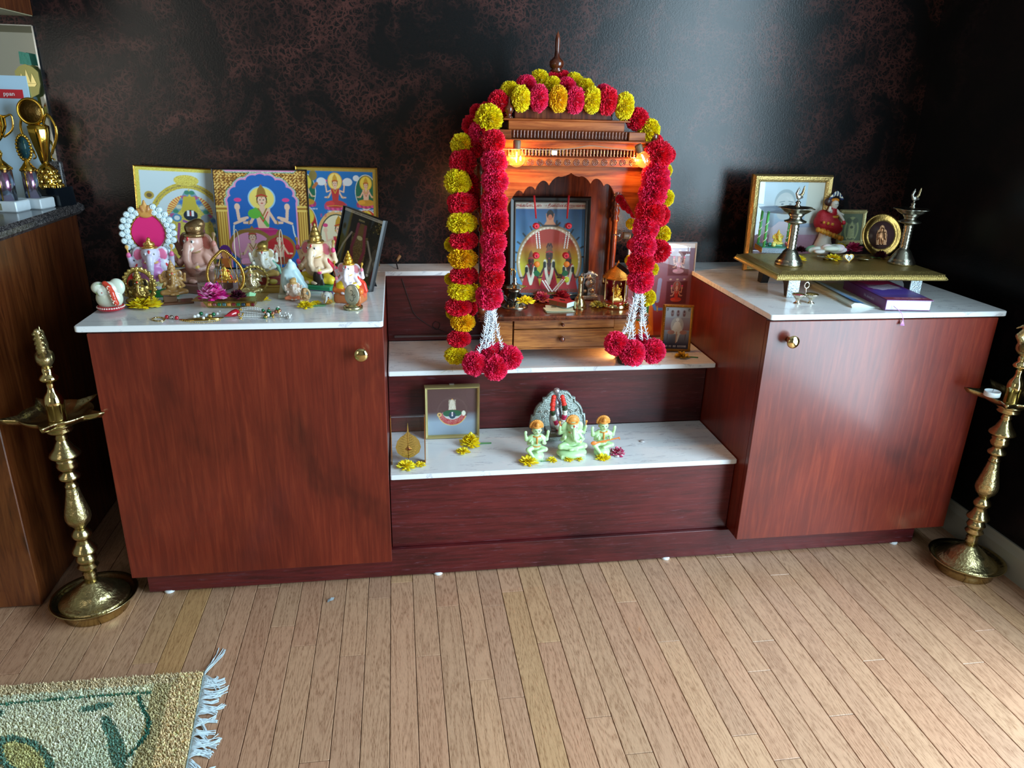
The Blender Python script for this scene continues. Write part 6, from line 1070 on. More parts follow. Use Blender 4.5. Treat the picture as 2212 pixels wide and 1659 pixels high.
# ------------------------------------------------------------------ right countertop
# portrait picture behind the stool
P = (.0, .515, TOP); q0, q1 = aty(1605, 588, .515), aty(1771, 588, .515); P = ((q0[0]+q1[0])/2, .515, TOP+.0005)
c9 = Cv(130, 170, (176, 196, 206)); X, Y = c9.X, c9.Y; c9.grad(Y > -1, (150, 110, 116), (186, 210, 220), .15, .8); c9.grad((Y < .62) & (Y > .45), (136, 150, 172), (160, 190, 206), .45, .62); c9.grad(Y < .36, (120, 60, 64), (150, 110, 130), 0, .36)
c9.ell(.42, .76, .16, .15, (150, 170, 176)); c9.ell(.42, .72, .145, .15, (186, 196, 196)); c9.ell(.42, .62, .11, .08, (180, 190, 192)); c9.poly([(.2, .0), (.74, .0), (.62, .46), (.5, .52), (.36, .52), (.25, .44)], (196, 186, 196)); c9.ell(.38, .73, .02, .01, (90, 110, 120)); c9.ell(.5, .73, .02, .01, (90, 110, 120)); c9.line([(.34, .755), (.41, .765)], .006, (110, 130, 136)); c9.line([(.47, .765), (.54, .755)], .006, (110, 130, 136)); c9.line([(.43, .70), (.42, .66), (.455, .66)], .005, (130, 150, 156)); c9.line([(.38, .615), (.5, .615)], .007, (130, 140, 146)); c9.ell(.26, .68, .02, .04, (176, 186, 190))
c9.grad((X > .74) & (Y > .5), (190, 200, 190), (206, 206, 190), .5, 1)
framed('portrait_picture', 'large hammered gold frame with a faded pale portrait, standing behind the low gold stool', 'picture', P, float(q1[0]-q0[0]), fit_h(P, .06, 377), .022, .022, M('hammered_gold', srgb(206, 176, 112), .3, .85, bump=1, bscale=260), c9, 0, .06)
# low gilt stool
ZS = .802; sx, sy, rzs = 1.083, .262, -.045; SW, SD = .236, .145
def SP(u, v, z=ZS): return at(u, v, z)
st2 = thing('gilt_stool', 'low gold clad stool with slanted rope edge and silver front legs on the right countertop', 'stool', (sx, sy, TOP), rzs)
GS = M('stamped_gold_foil', srgb(190, 164, 100), .36, .9, bump=1, bscale=330, var=.3, vscale=200); zt_ = ZS-TOP
tp_ = MB()
for (w0, d0, z0, w1, d1, z1) in ((SW, SD, zt_-.021, SW+.002, SD+.002, zt_-.018), (SW+.002, SD+.002, zt_-.018, SW-.006, SD-.006, zt_-.007), (SW-.006, SD-.006, zt_-.007, SW-.022, SD-.022, zt_-.001), (SW-.022, SD-.022, zt_-.001, SW-.026, SD-.026, zt_)):
    tp_.add([(a*w0, b_*d0, z0) for a, b_ in ((-1, -1), (1, -1), (1, 1), (-1, 1))]+[(a*w1, b_*d1, z1) for a, b_ in ((-1, -1), (1, -1), (1, 1), (-1, 1))], [(j, (j+1) % 4, (j+1) % 4+4, j+4) for j in range(4)])
w1, d1 = SW-.026, SD-.026; tp_.add([(a*w1, b_*d1, zt_) for a, b_ in ((-1, -1), (1, -1), (1, 1), (-1, 1))], [(0, 1, 2, 3)]); tp_.add([(a*SW, b_*SD, zt_-.021) for a, b_ in ((-1, -1), (1, -1), (1, 1), (-1, 1))], [(3, 2, 1, 0)])
tp_.build('gilt_top', GS, st2)
rp = MB(); n = 96
for i in range(n):
    x = -SW+.004+(2*SW-.008)*i/n; rp.tube([(x, -SD-.0018, zt_-.018), (x+.0045, -SD+.0065, zt_-.006)], .0014, 4)
for i in range(58):
    y = -SD+.004+(2*SD-.008)*i/58
    for s in (-1, 1): rp.tube([(s*(SW+.0018), y, zt_-.018), (s*(SW-.0065), y+.0045, zt_-.006)], .0014, 4)
rp.build('rope_edge', M('rope_edge_gold', srgb(222, 200, 130), .3, .9), st2, kind='stuff')
def legp(x, y, fr, s):
    lg = MB(); o = [(0, 0), (.022, 0), (.028, .015), (.034, .03), (.05, .042), (.062, .0575), (0, .0575)]
    lg.prism([(y+(q[0] if fr else -q[0]), q[1]) for q in o], x-.011, x+.011, 'x'); lg.build('leg', BLACKW, st2)
    if fr: MB().box(x-.0165, x+.0165, y-.004, y-.0005, 0, .0575, .001).build('silver_leg_face', M('hammered_silver', srgb(190, 200, 206), .22, .9, bump=1, bscale=300), st2)
for x, s in ((-.165, 1), (.182, -1)):
    legp(x, -.098, True, s); legp(x, .098, False, s)
    MB().prism([(-.05, .0575), (-.03, .043), (-.012, .05), (0, .036), (.012, .05), (.03, .043), (.05, .0575)], x-.009, x+.009, 'x').build('scalloped_rail', BLACKW, st2)
def silver_lamp(name, lab, u, vb, vt, rz):
    P = SP(u, vb); H = hgt(u, vb, ZS, vt); q = H/.190; t = thing('peacock_lamp', lab, 'lamp', (P[0], P[1], ZS), rz)
    prof = [(.033, 0), (.034, .002), (.033, .008), (.030, .011), (.0305, .013), (.027, .018), (.022, .026), (.018, .034), (.013, .040)]+[(.0105+(.0016 if k % 2 else 0), .042+k*.0042) for k in range(15)]+[(.012, .103), (.026, .107), (.027, .110), (.017, .114), (.014, .118), (.017, .122), (.021, .128)]
    MB().lathe([(r*q, z*q) for r, z in prof], n=30).build('stem', SILVER, t)
    MB().lathe([(r*q, z*q) for r, z in [(.020, .1275), (.029, .133), (.036, .140), (.0415, .1415), (.040, .1425), (.034, .141), (.026, .135), (.004, .131)]], n=60, lobes=5, lob=.10).build('oil_bowl', SILVER, t)
    MB().lathe([(r*q, z*q) for r, z in [(.006, .131), (.0055, .142), (.008, .146), (.0045, .150), (.0065, .155), (.003, .159)]], n=14).build('finial_stem', SILVER, t)
    m_ = (170, 166, 156); pr = [E((0, 0, .35), (.22, .14, .18), m_)]+chain([(-.15, 0, .42), (-.24, 0, .6), (-.16, 0, .78), (-.1, 0, .82)], .1, .07, m_)+[E((-.12, 0, .86), (.09, .07, .08), m_), K((-.2, 0, .84), (-.3, 0, .78), .03, .01, m_), E((-.1, 0, .97), (.04, .03, .07), m_)]+chain([(.12, 0, .4), (.3, 0, .6), (.34, 0, .85), (.38, 0, 1.05)], .12, .045, (180, 160, 120))+[E((.26, 0, .32), (.14, .05, .08), m_), K((0, 0, .3), (0, 0, .0), .07, .05, m_)]+[E((.2+.05*i, -.06, .5+.12*i), .04, (196, 180, 140)) for i in range(4)]
    part('peacock', sculpt(pr, .036*q, VC('worn_silver', .3, .9, bump=.5, bscale=400), 'peacock', n=46), t, (0, 0, .155*q)); return t
silver_lamp('x', 'small silver oil lamp with peacock finial at the left front of the gold stool', 1703, 572, 405, .3)
silver_lamp('x', 'small silver oil lamp with peacock finial at the right end of the gold stool', 1946, 570, 409, .1)
# swing pavilion
P = SP(1688, 545); t = thing('swing_pavilion', 'miniature swing pavilion with four green and white twisted columns and a thin dark roof', 'ornament', (P[0]-.012, P[1]+.02, ZS), -.22)
q = hgt(1680, 545, ZS, 452)/.11; bw_, bd_ = .048, .040
MB().box(-bw_, bw_, -bd_, bd_, 0, .015, .001).build('base', M('mirror_blue_base', srgb(150, 176, 190), .3, .5), t); MB().box(-bw_+.002, bw_-.002, -bd_+.002, bd_-.002, .015, .0165).build('base_top', M('green_satin', srgb(50, 140, 120), .4), t)
bd2 = MB()
for r in range(4):
    for i in range(26): bd2.sph((-bw_-.0005, -bd_+.0015+i*(2*bd_-.003)/25, .0022+r*.0036), .0019, 5, 4)
bd2.build('bead_trim', M('copper_bead_trim', srgb(176, 130, 70), .3, .8), t, kind='stuff'); bd3 = MB()
for r in range(4):
    for i in range(30): bd3.sph((-bw_+.0015+i*(2*bw_-.003)/29, -bd_-.0005, .0022+r*.0036), .0016, 5, 4)
bd3.build('bead_trim', M('pale_bead_trim', srgb(190, 206, 226), .2, .3), t, kind='stuff')
for x, y in ((-1, -1), (1, -1), (-1, 1), (1, 1)):
    x *= bw_-.006; y *= bd_-.006; cl = MB().tube([(x, y, .0165), (x, y, .105*q)], .0037, 10).build('column', M('green_column', srgb(86, 176, 90), .4), t)
    MB().tube([(x+.0042*math.cos(a*.9), y+.0042*math.sin(a*.9), .02+.0035*a*q*.85) for a in np.arange(0, 24, .5)], .0013, 5).build('white_twist', M('silver_ribbon', srgb(214, 220, 214), .3), cl)
MB().add([(-bw_-.008, -bd_-.004, .103*q), (0, -bd_-.008, .101*q), (bw_+.008, -bd_-.004, .103*q), (bw_+.01, bd_+.004, .106*q), (0, bd_+.006, .112*q), (-bw_-.006, bd_+.004, .108*q), (0, 0, .108*q)], [(0, 1, 6), (1, 2, 6), (2, 3, 6), (3, 4, 6), (4, 5, 6), (5, 0, 6)]).build('roof_sheet', M('dark_foil', srgb(70, 76, 110), .15, .6), t)
gp = ganesha(skin=(226, 206, 80), ear=(206, 150, 60), dhoti=(236, 216, 110), gold=(226, 190, 70), base='round', bcol=(120, 190, 150), crown='cone', items=False); part('seated_figure', sculpt(sum(gp.values(), []), .05, PT, 'seated_figure', n=44), t, (.004, 0, .0165))
for i, (x, y, c_) in enumerate(((-.022, -.02, (30, 110, 96)), (-.012, -.026, (236, 226, 120)), (.03, -.02, (226, 60, 90)), (-.03, 0, (20, 90, 80)), (.034, .004, (236, 120, 130)))):
    part('rose', rs_ if False else sculpt([E((0, 0, 0), (.5, .4, .45), c_), T((0, -.3, 0), .25, .12, tuple(min(255, v+30) for v in c_)), E((0, -.42, 0), .12, c_)], 1, VC('satin_rose'), 'rose', n=14), t, (x, y, .0225), (-.6, 0, 0), .013)
# doll
P = SP(1772, 530); H = hgt(1776, 528, ZS, 421); t = thing('robed_doll', 'small white-faced doll in red skirt with a fan crown, beside the portrait frame', 'figurine', (P[0]+.001, P[1]-.012, ZS), .15); s = H*1.08
wt = (226, 220, 206); rd = (170, 20, 34); gd = (206, 140, 40)
part('body', sculpt([K((0, 0, .0), (0, 0, .2), .17, .10, wt), K((.02, 0, .2), (.04, 0, .4), .12, .12, wt), E((.06, -.02, .62), (.10, .08, .12), rd), E((.08, -.03, .78), (.075, .07, .085), wt), K((.14, -.05, .66), (.26, -.12, .5), .035, .028, wt), K((.0, -.05, .66), (-.1, -.12, .68), .035, .028, wt), E((-.1, -.14, .72), (.03, .02, .05), wt), K((.16, .0, .64), (.32, -.02, .58), .03, .025, wt), E((.055, -.1, .79), (.012, .008, .008), (40, 30, 30)), E((.1, -.1, .79), (.012, .008, .008), (40, 30, 30)), E((.26, -.15, .45), (.04, .03, .04), (226, 50, 70))], s, PT, 'body', n=58), t)
sk = [E((-.02, .0, .46), (.25, .16, .19), rd), E((.10, -.05, .38), (.22, .15, .15), rd, -.4), E((-.12, .0, .56), (.12, .1, .12), rd)]+[E((-.26+.07*i, -.11-.02*(i % 2), .33-.022*i), (.04, .05, .05), gd) for i in range(9)]+[E((-.2+.1*i, -.165, .47-.02*i), (.03, .02, .03), gd) for i in range(5)]+[T((.06, -.02, .56), .11, .018, gd, 2)]
part('skirt', sculpt(sk, s, VC('brocade', .5, .2, bump=.6, bscale=500), 'skirt', n=58), t)
fan = [E((.10+.13*math.sin(a), -.02, .84+.13*math.cos(a)), (.022, .012, .05), (226, 226, 206) if i % 2 else (40, 60, 110), a) for i, a in enumerate(np.linspace(-1.1, 1.3, 11))]+[E((.09, -.02, .85), (.08, .05, .04), (214, 130, 30)), E((.0, .03, .82), (.1, .06, .08), (60, 34, 30))]
part('fan_crown', sculpt(fan, s, PT, 'fan_crown', n=46), t)
# small frame, round plate
P = SP(1840, 531); ca = Cv(66, 88, (92, 104, 78)); ca.ell(.5, .42, .36, .46, (150, 156, 106)); ca.ell(.5, .40, .28, .38, (104, 114, 86)); ca.ell(.33, .74, .13, .1, (80, 90, 70)); ca.ell(.67, .74, .13, .1, (80, 90, 70)); ca.poly([(.5, .72), (.38, .55), (.32, .12), (.68, .12), (.62, .55)], (160, 166, 116)); ca.speck((abs(ca.X-.5) < .17) & (ca.Y < .6) & (ca.Y > .12), [(120, 126, 84), (186, 190, 140)], .5); ca.ell(.5, .5, .08, .05, (84, 92, 70)); ca.line([(.3, .1), (.7, .1)], .03, (180, 184, 130)); ca.letters(.35, .05, .7, .1, (70, 76, 60), 6, 2)
P_ = (P[0]+.004, P[1]+.02, ZS+.0005); framed('small_framed_picture', 'small cream gold frame with an olive gold foil deity, on the gold stool', 'picture', P_, 62*mpp(P_), fit_h(P_, .10, 453), .0125, .010, M('cream_gold', srgb(206, 194, 140), .35, .6), ca, -.02, .10, bead=.004)
P = SP(1905, 556); rP = 45*mpp(P); t = thing('round_plate', 'round gold rimmed plate with a raised standing figure, leaning beside the right silver lamp', 'plate', (P[0], P[1]+.012, ZS+.001), rot=(-.22, 0, -.05))
MB().lathe([(rP*k, z) for k, z in [(.002, .002), (.66, .002), (.70, .0005), (.80, .002), (.92, .006), (1.0, .006), (1.0, .004), (.9, 0), (.3, -.002), (.001, -.002)]], n=56).xf(Matrix.Translation((0, 0, rP)) @ Matrix.Rotation(PI/2, 4, 'X')).build('rim', M('antique_gold_plate', srgb(176, 140, 76), .3, .95, bump=.3), t)
MB().lathe([(rP*k, z) for k, z in [(.001, .0026), (.66, .0026), (.66, .0020)]], n=48).xf(Matrix.Translation((0, 0, rP)) @ Matrix.Rotation(PI/2, 4, 'X')).build('enamel_field', M('dark_plum_enamel', srgb(66, 44, 46), .3, var=.3), t)
MB().prism([(x*rP, rP+z*rP) for x, z in [(-.26, -.46), (.26, -.46), (.27, 0), (.22, .22), (.13, .28), (.1, .42), (0, .48), (-.1, .42), (-.13, .28), (-.22, .22), (-.27, 0)]], -.0045, -.0025).build('figure_plaque', M('copper_plaque', srgb(176, 128, 90), .4, .6, bump=.6), t)
part('raised_figure', sculpt([E((0, 0, .8), (.11, .06, .12), (150, 104, 70)), E((0, 0, .45), (.22, .07, .3), (160, 112, 76)), K((-.2, 0, .6), (-.25, 0, .25), .06, .05, (150, 104, 70)), K((.2, 0, .6), (.25, 0, .25), .06, .05, (150, 104, 70)), K((-.08, 0, .3), (-.08, 0, .0), .07, .06, (150, 104, 70)), K((.08, 0, .3), (.08, 0, .0), .07, .06, (150, 104, 70))], rP*.85, PTM, 'raised_figure', n=36), t, (0, -.0045, rP*.58))
# small plates, bundle, watch face, flowers
for u, v, r, lab in ((1786, 561, .028, 'small shiny silver dish left of centre on the gold stool'), (1862, 563, .028, 'small shiny silver dish right of centre on the gold stool')):
    P = SP(u, v); t = thing('silver_dish', lab, 'dish', (P[0], P[1], ZS)); MB().lathe([(r*.35, 0), (r*.4, .003), (r*.7, .005), (r, .008), (r*1.02, .0085), (r*.97, .0092), (r*.7, .0065), (.001, .0055)], n=40, lobes=16, lob=.02).build('dish', M('shiny_silver', srgb(190, 184, 160), .2, 1, bump=.4, bscale=200), t)
P = SP(1792, 556); t = thing('cloth_bundle', 'crumpled off-white cloth bundle in the middle of the gold stool', 'cloth', (P[0], P[1]+.01, ZS+.009))
rr = np.random.default_rng(4); part('cloth', sculpt([E((rr.uniform(-.7, .7), rr.uniform(-.3, .3), .12+rr.uniform(0, .2)), (rr.uniform(.2, .45), rr.uniform(.12, .22), rr.uniform(.1, .2)), tuple(int(v) for v in (206+rr.uniform(-20, 14), 206+rr.uniform(-20, 14), 196))) for _ in range(20)], .056, VC('linen', .7), 'cloth', n=50, k=.05), t)
P = SP(1832, 566); t = thing('heart_trinket', 'tiny white heart shaped trinket with gold trim at the front of the gold stool', 'ornament', (P[0], P[1], ZS))
hp = [(.0135*(16*math.sin(a)**3)/16, .012+.0125*(13*math.cos(a)-5*math.cos(2*a)-2*math.cos(3*a)-math.cos(4*a))/16) for a in np.linspace(0, 2*PI, 28)[:-1]]
MB().prism(hp, -.004, .004).xf(Matrix.Rotation(-.3, 4, 'X')).build('heart', M('white_enamel', srgb(226, 226, 222), .2, coat=.5), t); MB().tube([(x, -.0045, z) for x, z in hp+hp[:1]], .0012, 5).xf(Matrix.Rotation(-.3, 4, 'X')).build('gold_trim', GOLD, t)
MB().tube([(-.004, -.0052, .008), (0, -.0052, .016), (.004, -.0052, .01), (.001, -.0052, .006)], .0009, 4).xf(Matrix.Rotation(-.3, 4, 'X')).build('motif', M('grey_motif', srgb(90, 90, 90), .5), t)
for (u, v, r, c_, lb, st_, sty) in ((1776, 524, .021, YEL, 'yellow flower in front of the doll on the gold stool', None, 'mum'), (1800, 562, .019, YEL, 'yellow flower in front of the crumpled cloth bundle', None, 'mum'), (1816, 534, .014, YEL, 'small yellow flower just left of the pink one on the gold stool', None, 'mum'), (1722, 563, .018, YEL, 'yellow flower at the foot of the left peacock lamp', None, 'mum'), (1842, 545, .021, [(226, 80, 150), (240, 130, 180), (206, 50, 120)], 'bright pink carnation below the small cream gold frame', None, 'carn'),
    (1901, 558, .015, MAR, 'dark maroon rosebud in front of the round plate', 3.0, 'carn'), (1729, 545, .013, MAR, 'dark maroon withered petals beside the left peacock lamp', None, 'carn')):
    flower(lb, u, v, ZS, r*1.2, c_, style=sty, n=60, stem=st_)
P = SP(1750, 544); t = thing('green_calyx', 'pale green rosebud calyx lying behind the cloth bundle', 'flower', (P[0], P[1], ZS)); MB().tube([(-.018, 0, .004), (-.006, 0, .009), (.008, .002, .012), (.02, .006, .008)], [.003, .008, .008, .002], 8).build('bud', M('sage_green', srgb(130, 176, 140), .5), t)
# magazine and book under the stool
def lying(name, lab, FL, FR, BLp, th, cover, z0=TOP):
    FL, FR, BLp = [np.array(p[:2]) for p in (FL, FR, BLp)]; return FL, FR, BLp
FLb, FRb = at(1913, 672, TOP)[:2], at(2006, 672, TOP)[:2]; wB = float(np.hypot(*(FRb-FLb))); rzb = math.atan2(*(FRb-FLb)[::-1])
t = thing('purple_book', 'thick purple and pink hardcover book with white pages under the stool', 'book', (FLb[0], FLb[1], TOP+.0022), rzb); LB_ = .232; TB = .0275
rot_ = math.atan2(at(1800, 614, TOP+TB)[0]-at(1913, 655, TOP+TB)[0], at(1800, 614, TOP+TB)[1]-at(1913, 655, TOP+TB)[1])
sk = Matrix(((1, math.tan(0), 0, 0), (0, 1, 0, 0), (0, 0, 1, 0), (0, 0, 0, 1)))
t.rotation_euler = (0, 0, -.12); PURP = M('purple_cover', srgb(110, 40, 110), .3, coat=.3)
MB().box(-.002, wB, 0, LB_, 0, .002, .0006).box(-.004, wB+.002, -.002, LB_+.002, TB-.0022, TB, .0006).box(-.004, -.0015, -.002, LB_+.002, 0, TB, .0008).build('cover', PURP, t)
MB().box(-.001, wB-.003, .0005, LB_-.002, .002, TB-.0022).build('pages', M('page_white', srgb(206, 220, 226), .6, var=.12, vscale=900), t)
cb = Cv(80, 150, (110, 40, 120)); X, Y = cb.X, cb.Y; cb.grad(Y > -1, (70, 50, 130), (150, 30, 80), .3, 1); cb.poly([(.1, .45), (.95, .62), (.95, .28), (.1, .2)], (80, 60, 150)); cb.poly([(.2, .92), (.95, .95), (.95, .75), (.3, .72)], (196, 40, 110)); cb.poly([(.15, .6), (.8, .78), (.9, .6), (.35, .45)], (190, 180, 210)); cb.speck((X > .2) & (X < .85) & (Y > .5) & (Y < .72), [(120, 90, 130), (214, 206, 220)], .4); cb.rect(0, 0, 1, .12, (130, 50, 80)); cb.letters(.2, .06, .9, .09, (206, 150, 190), 22, 1); cb.letters(.1, .96, .9, .98, (206, 180, 200), 22, 2)
part('cover_print', cb.mesh(wB+.004, LB_, 'cover_print'), t, (wB/2-.001, -.001, TB+.0004), (-PI/2, 0, 0))
spm = MB(); text('life abundant', .011, M('spine_silver', srgb(190, 170, 200), .3, .3), t, (-.0043, .085, TB/2), (PI/2, 0, -PI/2), name='spine_lettering')
MB().tube(curve3([(.016, -.003, .012), (.020, -.010, .008), (.028, -.018, .0012), (.032, -.0225, -.006), (.036, -.0235, -.018)]), .0009, 5).build('ribbon_bookmark', M('lilac_ribbon', srgb(206, 150, 206), .5), t)
tm = MB(); 
for i in range(9): tm.tube([(.036, -.0235, -.018), (.036+(i-4)*.0014, -.0245, -.033)], .0007, 4)
tm.build('tassel', M('lilac_ribbon'), t)
t = thing('magazine', 'white and blue softcover magazine partly under the purple book', 'magazine', (1.018, .055, TOP), -.10)
MB().prism([(0, 0.0002), (.16, .0002), (.16, .002), (.05, .004), (.02, .0125), (.004, .0125), (-.004, .008)], 0, .27, 'y').build('pages', M('magazine_paper', srgb(206, 214, 206), .35), t)
cm_ = Cv(60, 120, (190, 214, 226)); cm_.grad(cm_.X > -1, (60, 120, 180), (206, 214, 206), .1, .9); cm_.speck((cm_.X > .3) & (cm_.Y > .2), [(50, 80, 120), (206, 226, 236), (90, 160, 200)], .5)
part('cover_print', cm_.mesh(.030, .262, 'cover_print'), t, (.0195, .003, .0134), (-PI/2, .22, 0))
# double cup
P = at(1738, 656, TOP); t = thing('double_cup_holder', 'tiny silver holder with two fluted cups and a ring handle beside the stool leg', 'cup', (P[0], P[1]+.004, TOP), 0)
for i, s in enumerate((-1, 1)):
    c_ = MB().lathe([(.010, 0), (.0095, .0015), (.005, .004), (.0045, .009), (.009, .014), (.0145, .020), (.017, .0245), (.0165, .025), (.013, .0215), (.002, .015)], n=60, lobes=10, lob=.05).build('cup', M('bright_cup_silver', srgb(206, 200, 184), .2, 1), t, loc=(s*.0185, 0, 0))
    if i == 0: MB().lathe([(.0125, .0212), (.012, .0222), (.0005, .0226)], n=20).build('red_powder', M('kumkum', srgb(176, 40, 80), .8), c_)
MB().tube([(0, 0, .016), (0, 0, .032), (-.001, 0, .042)], .0018, 8).tube([(.0065*math.cos(a), 0, .048+.008*math.sin(a)) for a in np.linspace(0, 2*PI, 18)], .0016, 6).tube([(-.010, 0, .018), (.010, 0, .018)], .0018, 6).build('handle', M('bright_cup_silver'), t)

# ------------------------------------------------------------------ tall brass floor lamps
def floor_lamp(lab, x, y, rz, kb=1.0, tea=False):
    t = thing('brass_floor_lamp', lab, 'lamp', (x, y, 0), rz)
    MB().lathe([(.080, 0), (.083, .002), (.083, .016), (.087, .024), (.100, .033), (.109, .039), (.111, .042), (.108, .043), (.098, .038), (.088, .033), (.080, .033)], n=64).xf(Matrix.Diagonal((kb, kb, 1, 1))).build('base_dish', BRASS, t)
    MB().lathe([(.082, .032), (.072, .036), (.060, .044), (.052, .050), (.050, .054), (.044, .060), (.036, .066), (.030, .072), (.020, .080), (.016, .084)], n=48).build('base_cone', M('engraved_brass', srgb(190, 172, 124), .28, 1, bump=1, bscale=120, var=.4, vscale=90), t)
    MB().lathe([(.016, .084), (.0135, .090), (.0165, .094), (.0135, .100), (.016, .106), (.0125, .112), (.018, .118), (.0235, .126), (.018, .134), (.0195, .137), (.0235, .146), (.019, .157), (.014, .161), (.026, .1655), (.0285, .168), (.0275, .173), (.019, .186), (.0145, .199), (.0165, .203), (.021, .208), (.0215, .216), (.0165, .224), (.012, .232)], n=36).build('lower_stem', BRASS, t)
    MB().lathe([(.012, .232), (.016, .238), (.0235, .246), (.0275, .257), (.0278, .266), (.0255, .279), (.021, .298), (.0165, .318), (.0145, .330), (.0132, .338)], n=36).build('vase_section', M('engraved_brass'), t)
    MB().lathe([(.0132, .338), (.015, .343), (.0118, .347), (.0120, .357), (.0215, .362), (.0225, .366), (.0215, .370), (.0125, .378), (.0135, .382), (.0205, .388), (.0225, .396), (.0195, .404), (.0215, .409), (.016, .413), (.030, .418), (.0325, .421), (.031, .426), (.020, .440), (.0135, .455), (.011, .459), (.0135, .464), (.011, .470), (.012, .476), (.0255, .480), (.0275, .484), (.024, .489), (.030, .494), (.032, .500)], n=36).build('upper_stem', BRASS, t)
    # five-spouted bowl
    pr = [(.030, .499), (.050, .505), (.066, .514), (.0735, .523), (.0745, .527), (.0725, .527), (.064, .519), (.048, .511), (.018, .508)]; n = 100; V = []
    for i, (r, z) in enumerate(pr):
        for k in range(n):
            a = 2*PI*k/n; d = (a*5/(2*PI)) % 1; d = min(d, 1-d)/.5; sp_ = max(0, 1-d*2.6)**1.5 if r > .06 else 0; V.append(((r+sp_*.036)*math.cos(a), (r+sp_*.036)*math.sin(a), z+sp_*.004))
    MB().add(V, [(i*n+k, i*n+(k+1) % n, (i+1)*n+(k+1) % n, (i+1)*n+k) for i in range(len(pr)-1) for k in range(n)], True).build('oil_bowl', BRASS, t)
    MB().lathe([(.0205, .508), (.0185, .512), (.0185, .535), (.0200, .545), (.0195, .556), (.0165, .566), (.010, .575), (.0075, .584), (.0085, .592), (.0075, .598), (.018, .602), (.0195, .607), (.017, .612), (.0105, .617), (.012, .625), (.0105, .632)], n=30).build('centre_stem', BRASS_P, t)
    m_ = (190, 174, 126); dd = (120, 106, 70)
    bird = [E((0, 0, .28), (.26, .2, .24), m_)]+chain([(-.1, 0, .4), (-.22, 0, .58), (-.12, 0, .76), (-.1, 0, .86)], .12, .08, m_)+[E((-.14, 0, .88), (.1, .08, .09), m_), K((-.22, 0, .87), (-.36, 0, .78), .04, .015, m_), E((-.1, 0, 1.0), (.03, .02, .08), m_)]+chain([(.12, 0, .36), (.3, 0, .58), (.38, 0, .85), (.46, 0, 1.08)], .13, .07, m_)+[E((.3+.04*i, -.08, .5+.13*i), (.06, .04, .05), dd) for i in range(5)]+[E((.3+.04*i, .08, .5+.13*i), (.06, .04, .05), dd) for i in range(5)]+[K((0, 0, .2), (0, 0, 0), .12, .1, m_)]+[E((0, -.16, .3), (.16, .05, .14), dd), E((0, .16, .3), (.16, .05, .14), dd)]
    part('swan_finial', sculpt(bird, .088, VC('cast_brass', .26, .95, bump=.5, bscale=220), 'swan_finial', n=64), t, (0, 0, .628), (0, 0, -1.05))
    return t
floor_lamp('tall brass oil lamp with swan finial standing on the floor left of the cabinets', -.887, .012, -.2, .88)
floor_lamp('tall brass oil lamp by the right wall, one white tealight on its rim', 1.417, -.085, .10, .87)
P = aty(2147, 836, -.085); tl = thing('tealight', 'white tealight candle on the rim of the right brass lamp', 'candle', (P[0], P[1], .527))
MB().lathe([(.0178, 0), (.0185, .0005), (.0185, .0125), (.0180, .013), (.0176, .0118), (.001, .0114)], n=32).build('cup', M('tealight_white', srgb(226, 236, 240), .3), tl); MB().tube([(0, 0, .0112), (.001, 0, .015), (.002, .001, .0175)], .0006, 5).build('wick', BLACKP, tl)

# ------------------------------------------------------------------ wet bar at the left: cabinet, granite, mirror, trophies
BX = -1.022; bc = thing('bar_cabinet', 'tall brown wooden bar cabinet side at the left edge under the dark granite', 'cabinet', (-1.6, .30, 0))
wb(MB().box(XL+.001, BX, .035, WY-.001, .004, .876, .002), 'carcass', BARWOOD, bc)
wb(MB().box(XL+.001, BX-.003, .0345, .0355, .05, .87), 'front_face', BARWOOD, bc)
uc = thing('wall_cabinet', 'brown wooden wall cabinet above the mirror at the top left corner', 'cabinet', (-1.6, .35, 1.37))
wb(MB().box(XL+.001, -1.0405, .035, WY-.001, 1.3745, ZC-.001, .001), 'carcass', BARWOOD, uc); wb(MB().box(XL+.002, -1.042, .036, WY-.002, 1.3725, 1.3744), 'underside', M('pale_underside', srgb(150, 140, 110), .6), uc)
V, F = slab(rounded(XL+.001, -.992, .005, WY-.001, .02, which=(0, 1, 1, 0)), .8765, .9065, .009)
tag(MB().add([(p[0]+1.6, p[1]-.3, p[2]-.9065) for p in V], F).build('granite_countertop', GRANITE, loc=(-1.6, .3, .9065)), 'dark speckled granite bar top at the left edge carrying the trophies', 'countertop')
tag(MB().box(-.6, .567, -.02, 0, 0, .107, .003).build('granite_backsplash', GRANITE, loc=(-1.6, WY-.0005, .907)), 'dark granite backsplash strip behind the trophies', 'backsplash')
mi = thing('wall_mirror', 'tall mirror with a bright metal edge on the wall behind the trophies', 'mirror', (-1.5, WY-.001, 1.015)); wb(MB().box(XL+.02, -1.046, WY-.006, WY-.001, 1.0145, 1.35), 'mirror_glass', M('mirror_silver', (.72, .77, .76), .02, 1), mi); wb(MB().box(-1.0475, -1.0435, WY-.0075, WY-.001, 1.0145, 1.35).box(XL+.02, -1.046, WY-.0075, WY-.001, 1.349, 1.3515), 'edge_strip', M('aluminium_edge', (.6, .64, .66), .25, 1), mi)
GC = .9065; CH = M('chrome_gold', srgb(226, 184, 80), .08, 1); MW = M('white_marble_base', srgb(206, 216, 222), .15, var=.08, vscale=60); BLK = M('glossy_black', (.006, .008, .011), .12, coat=.5)
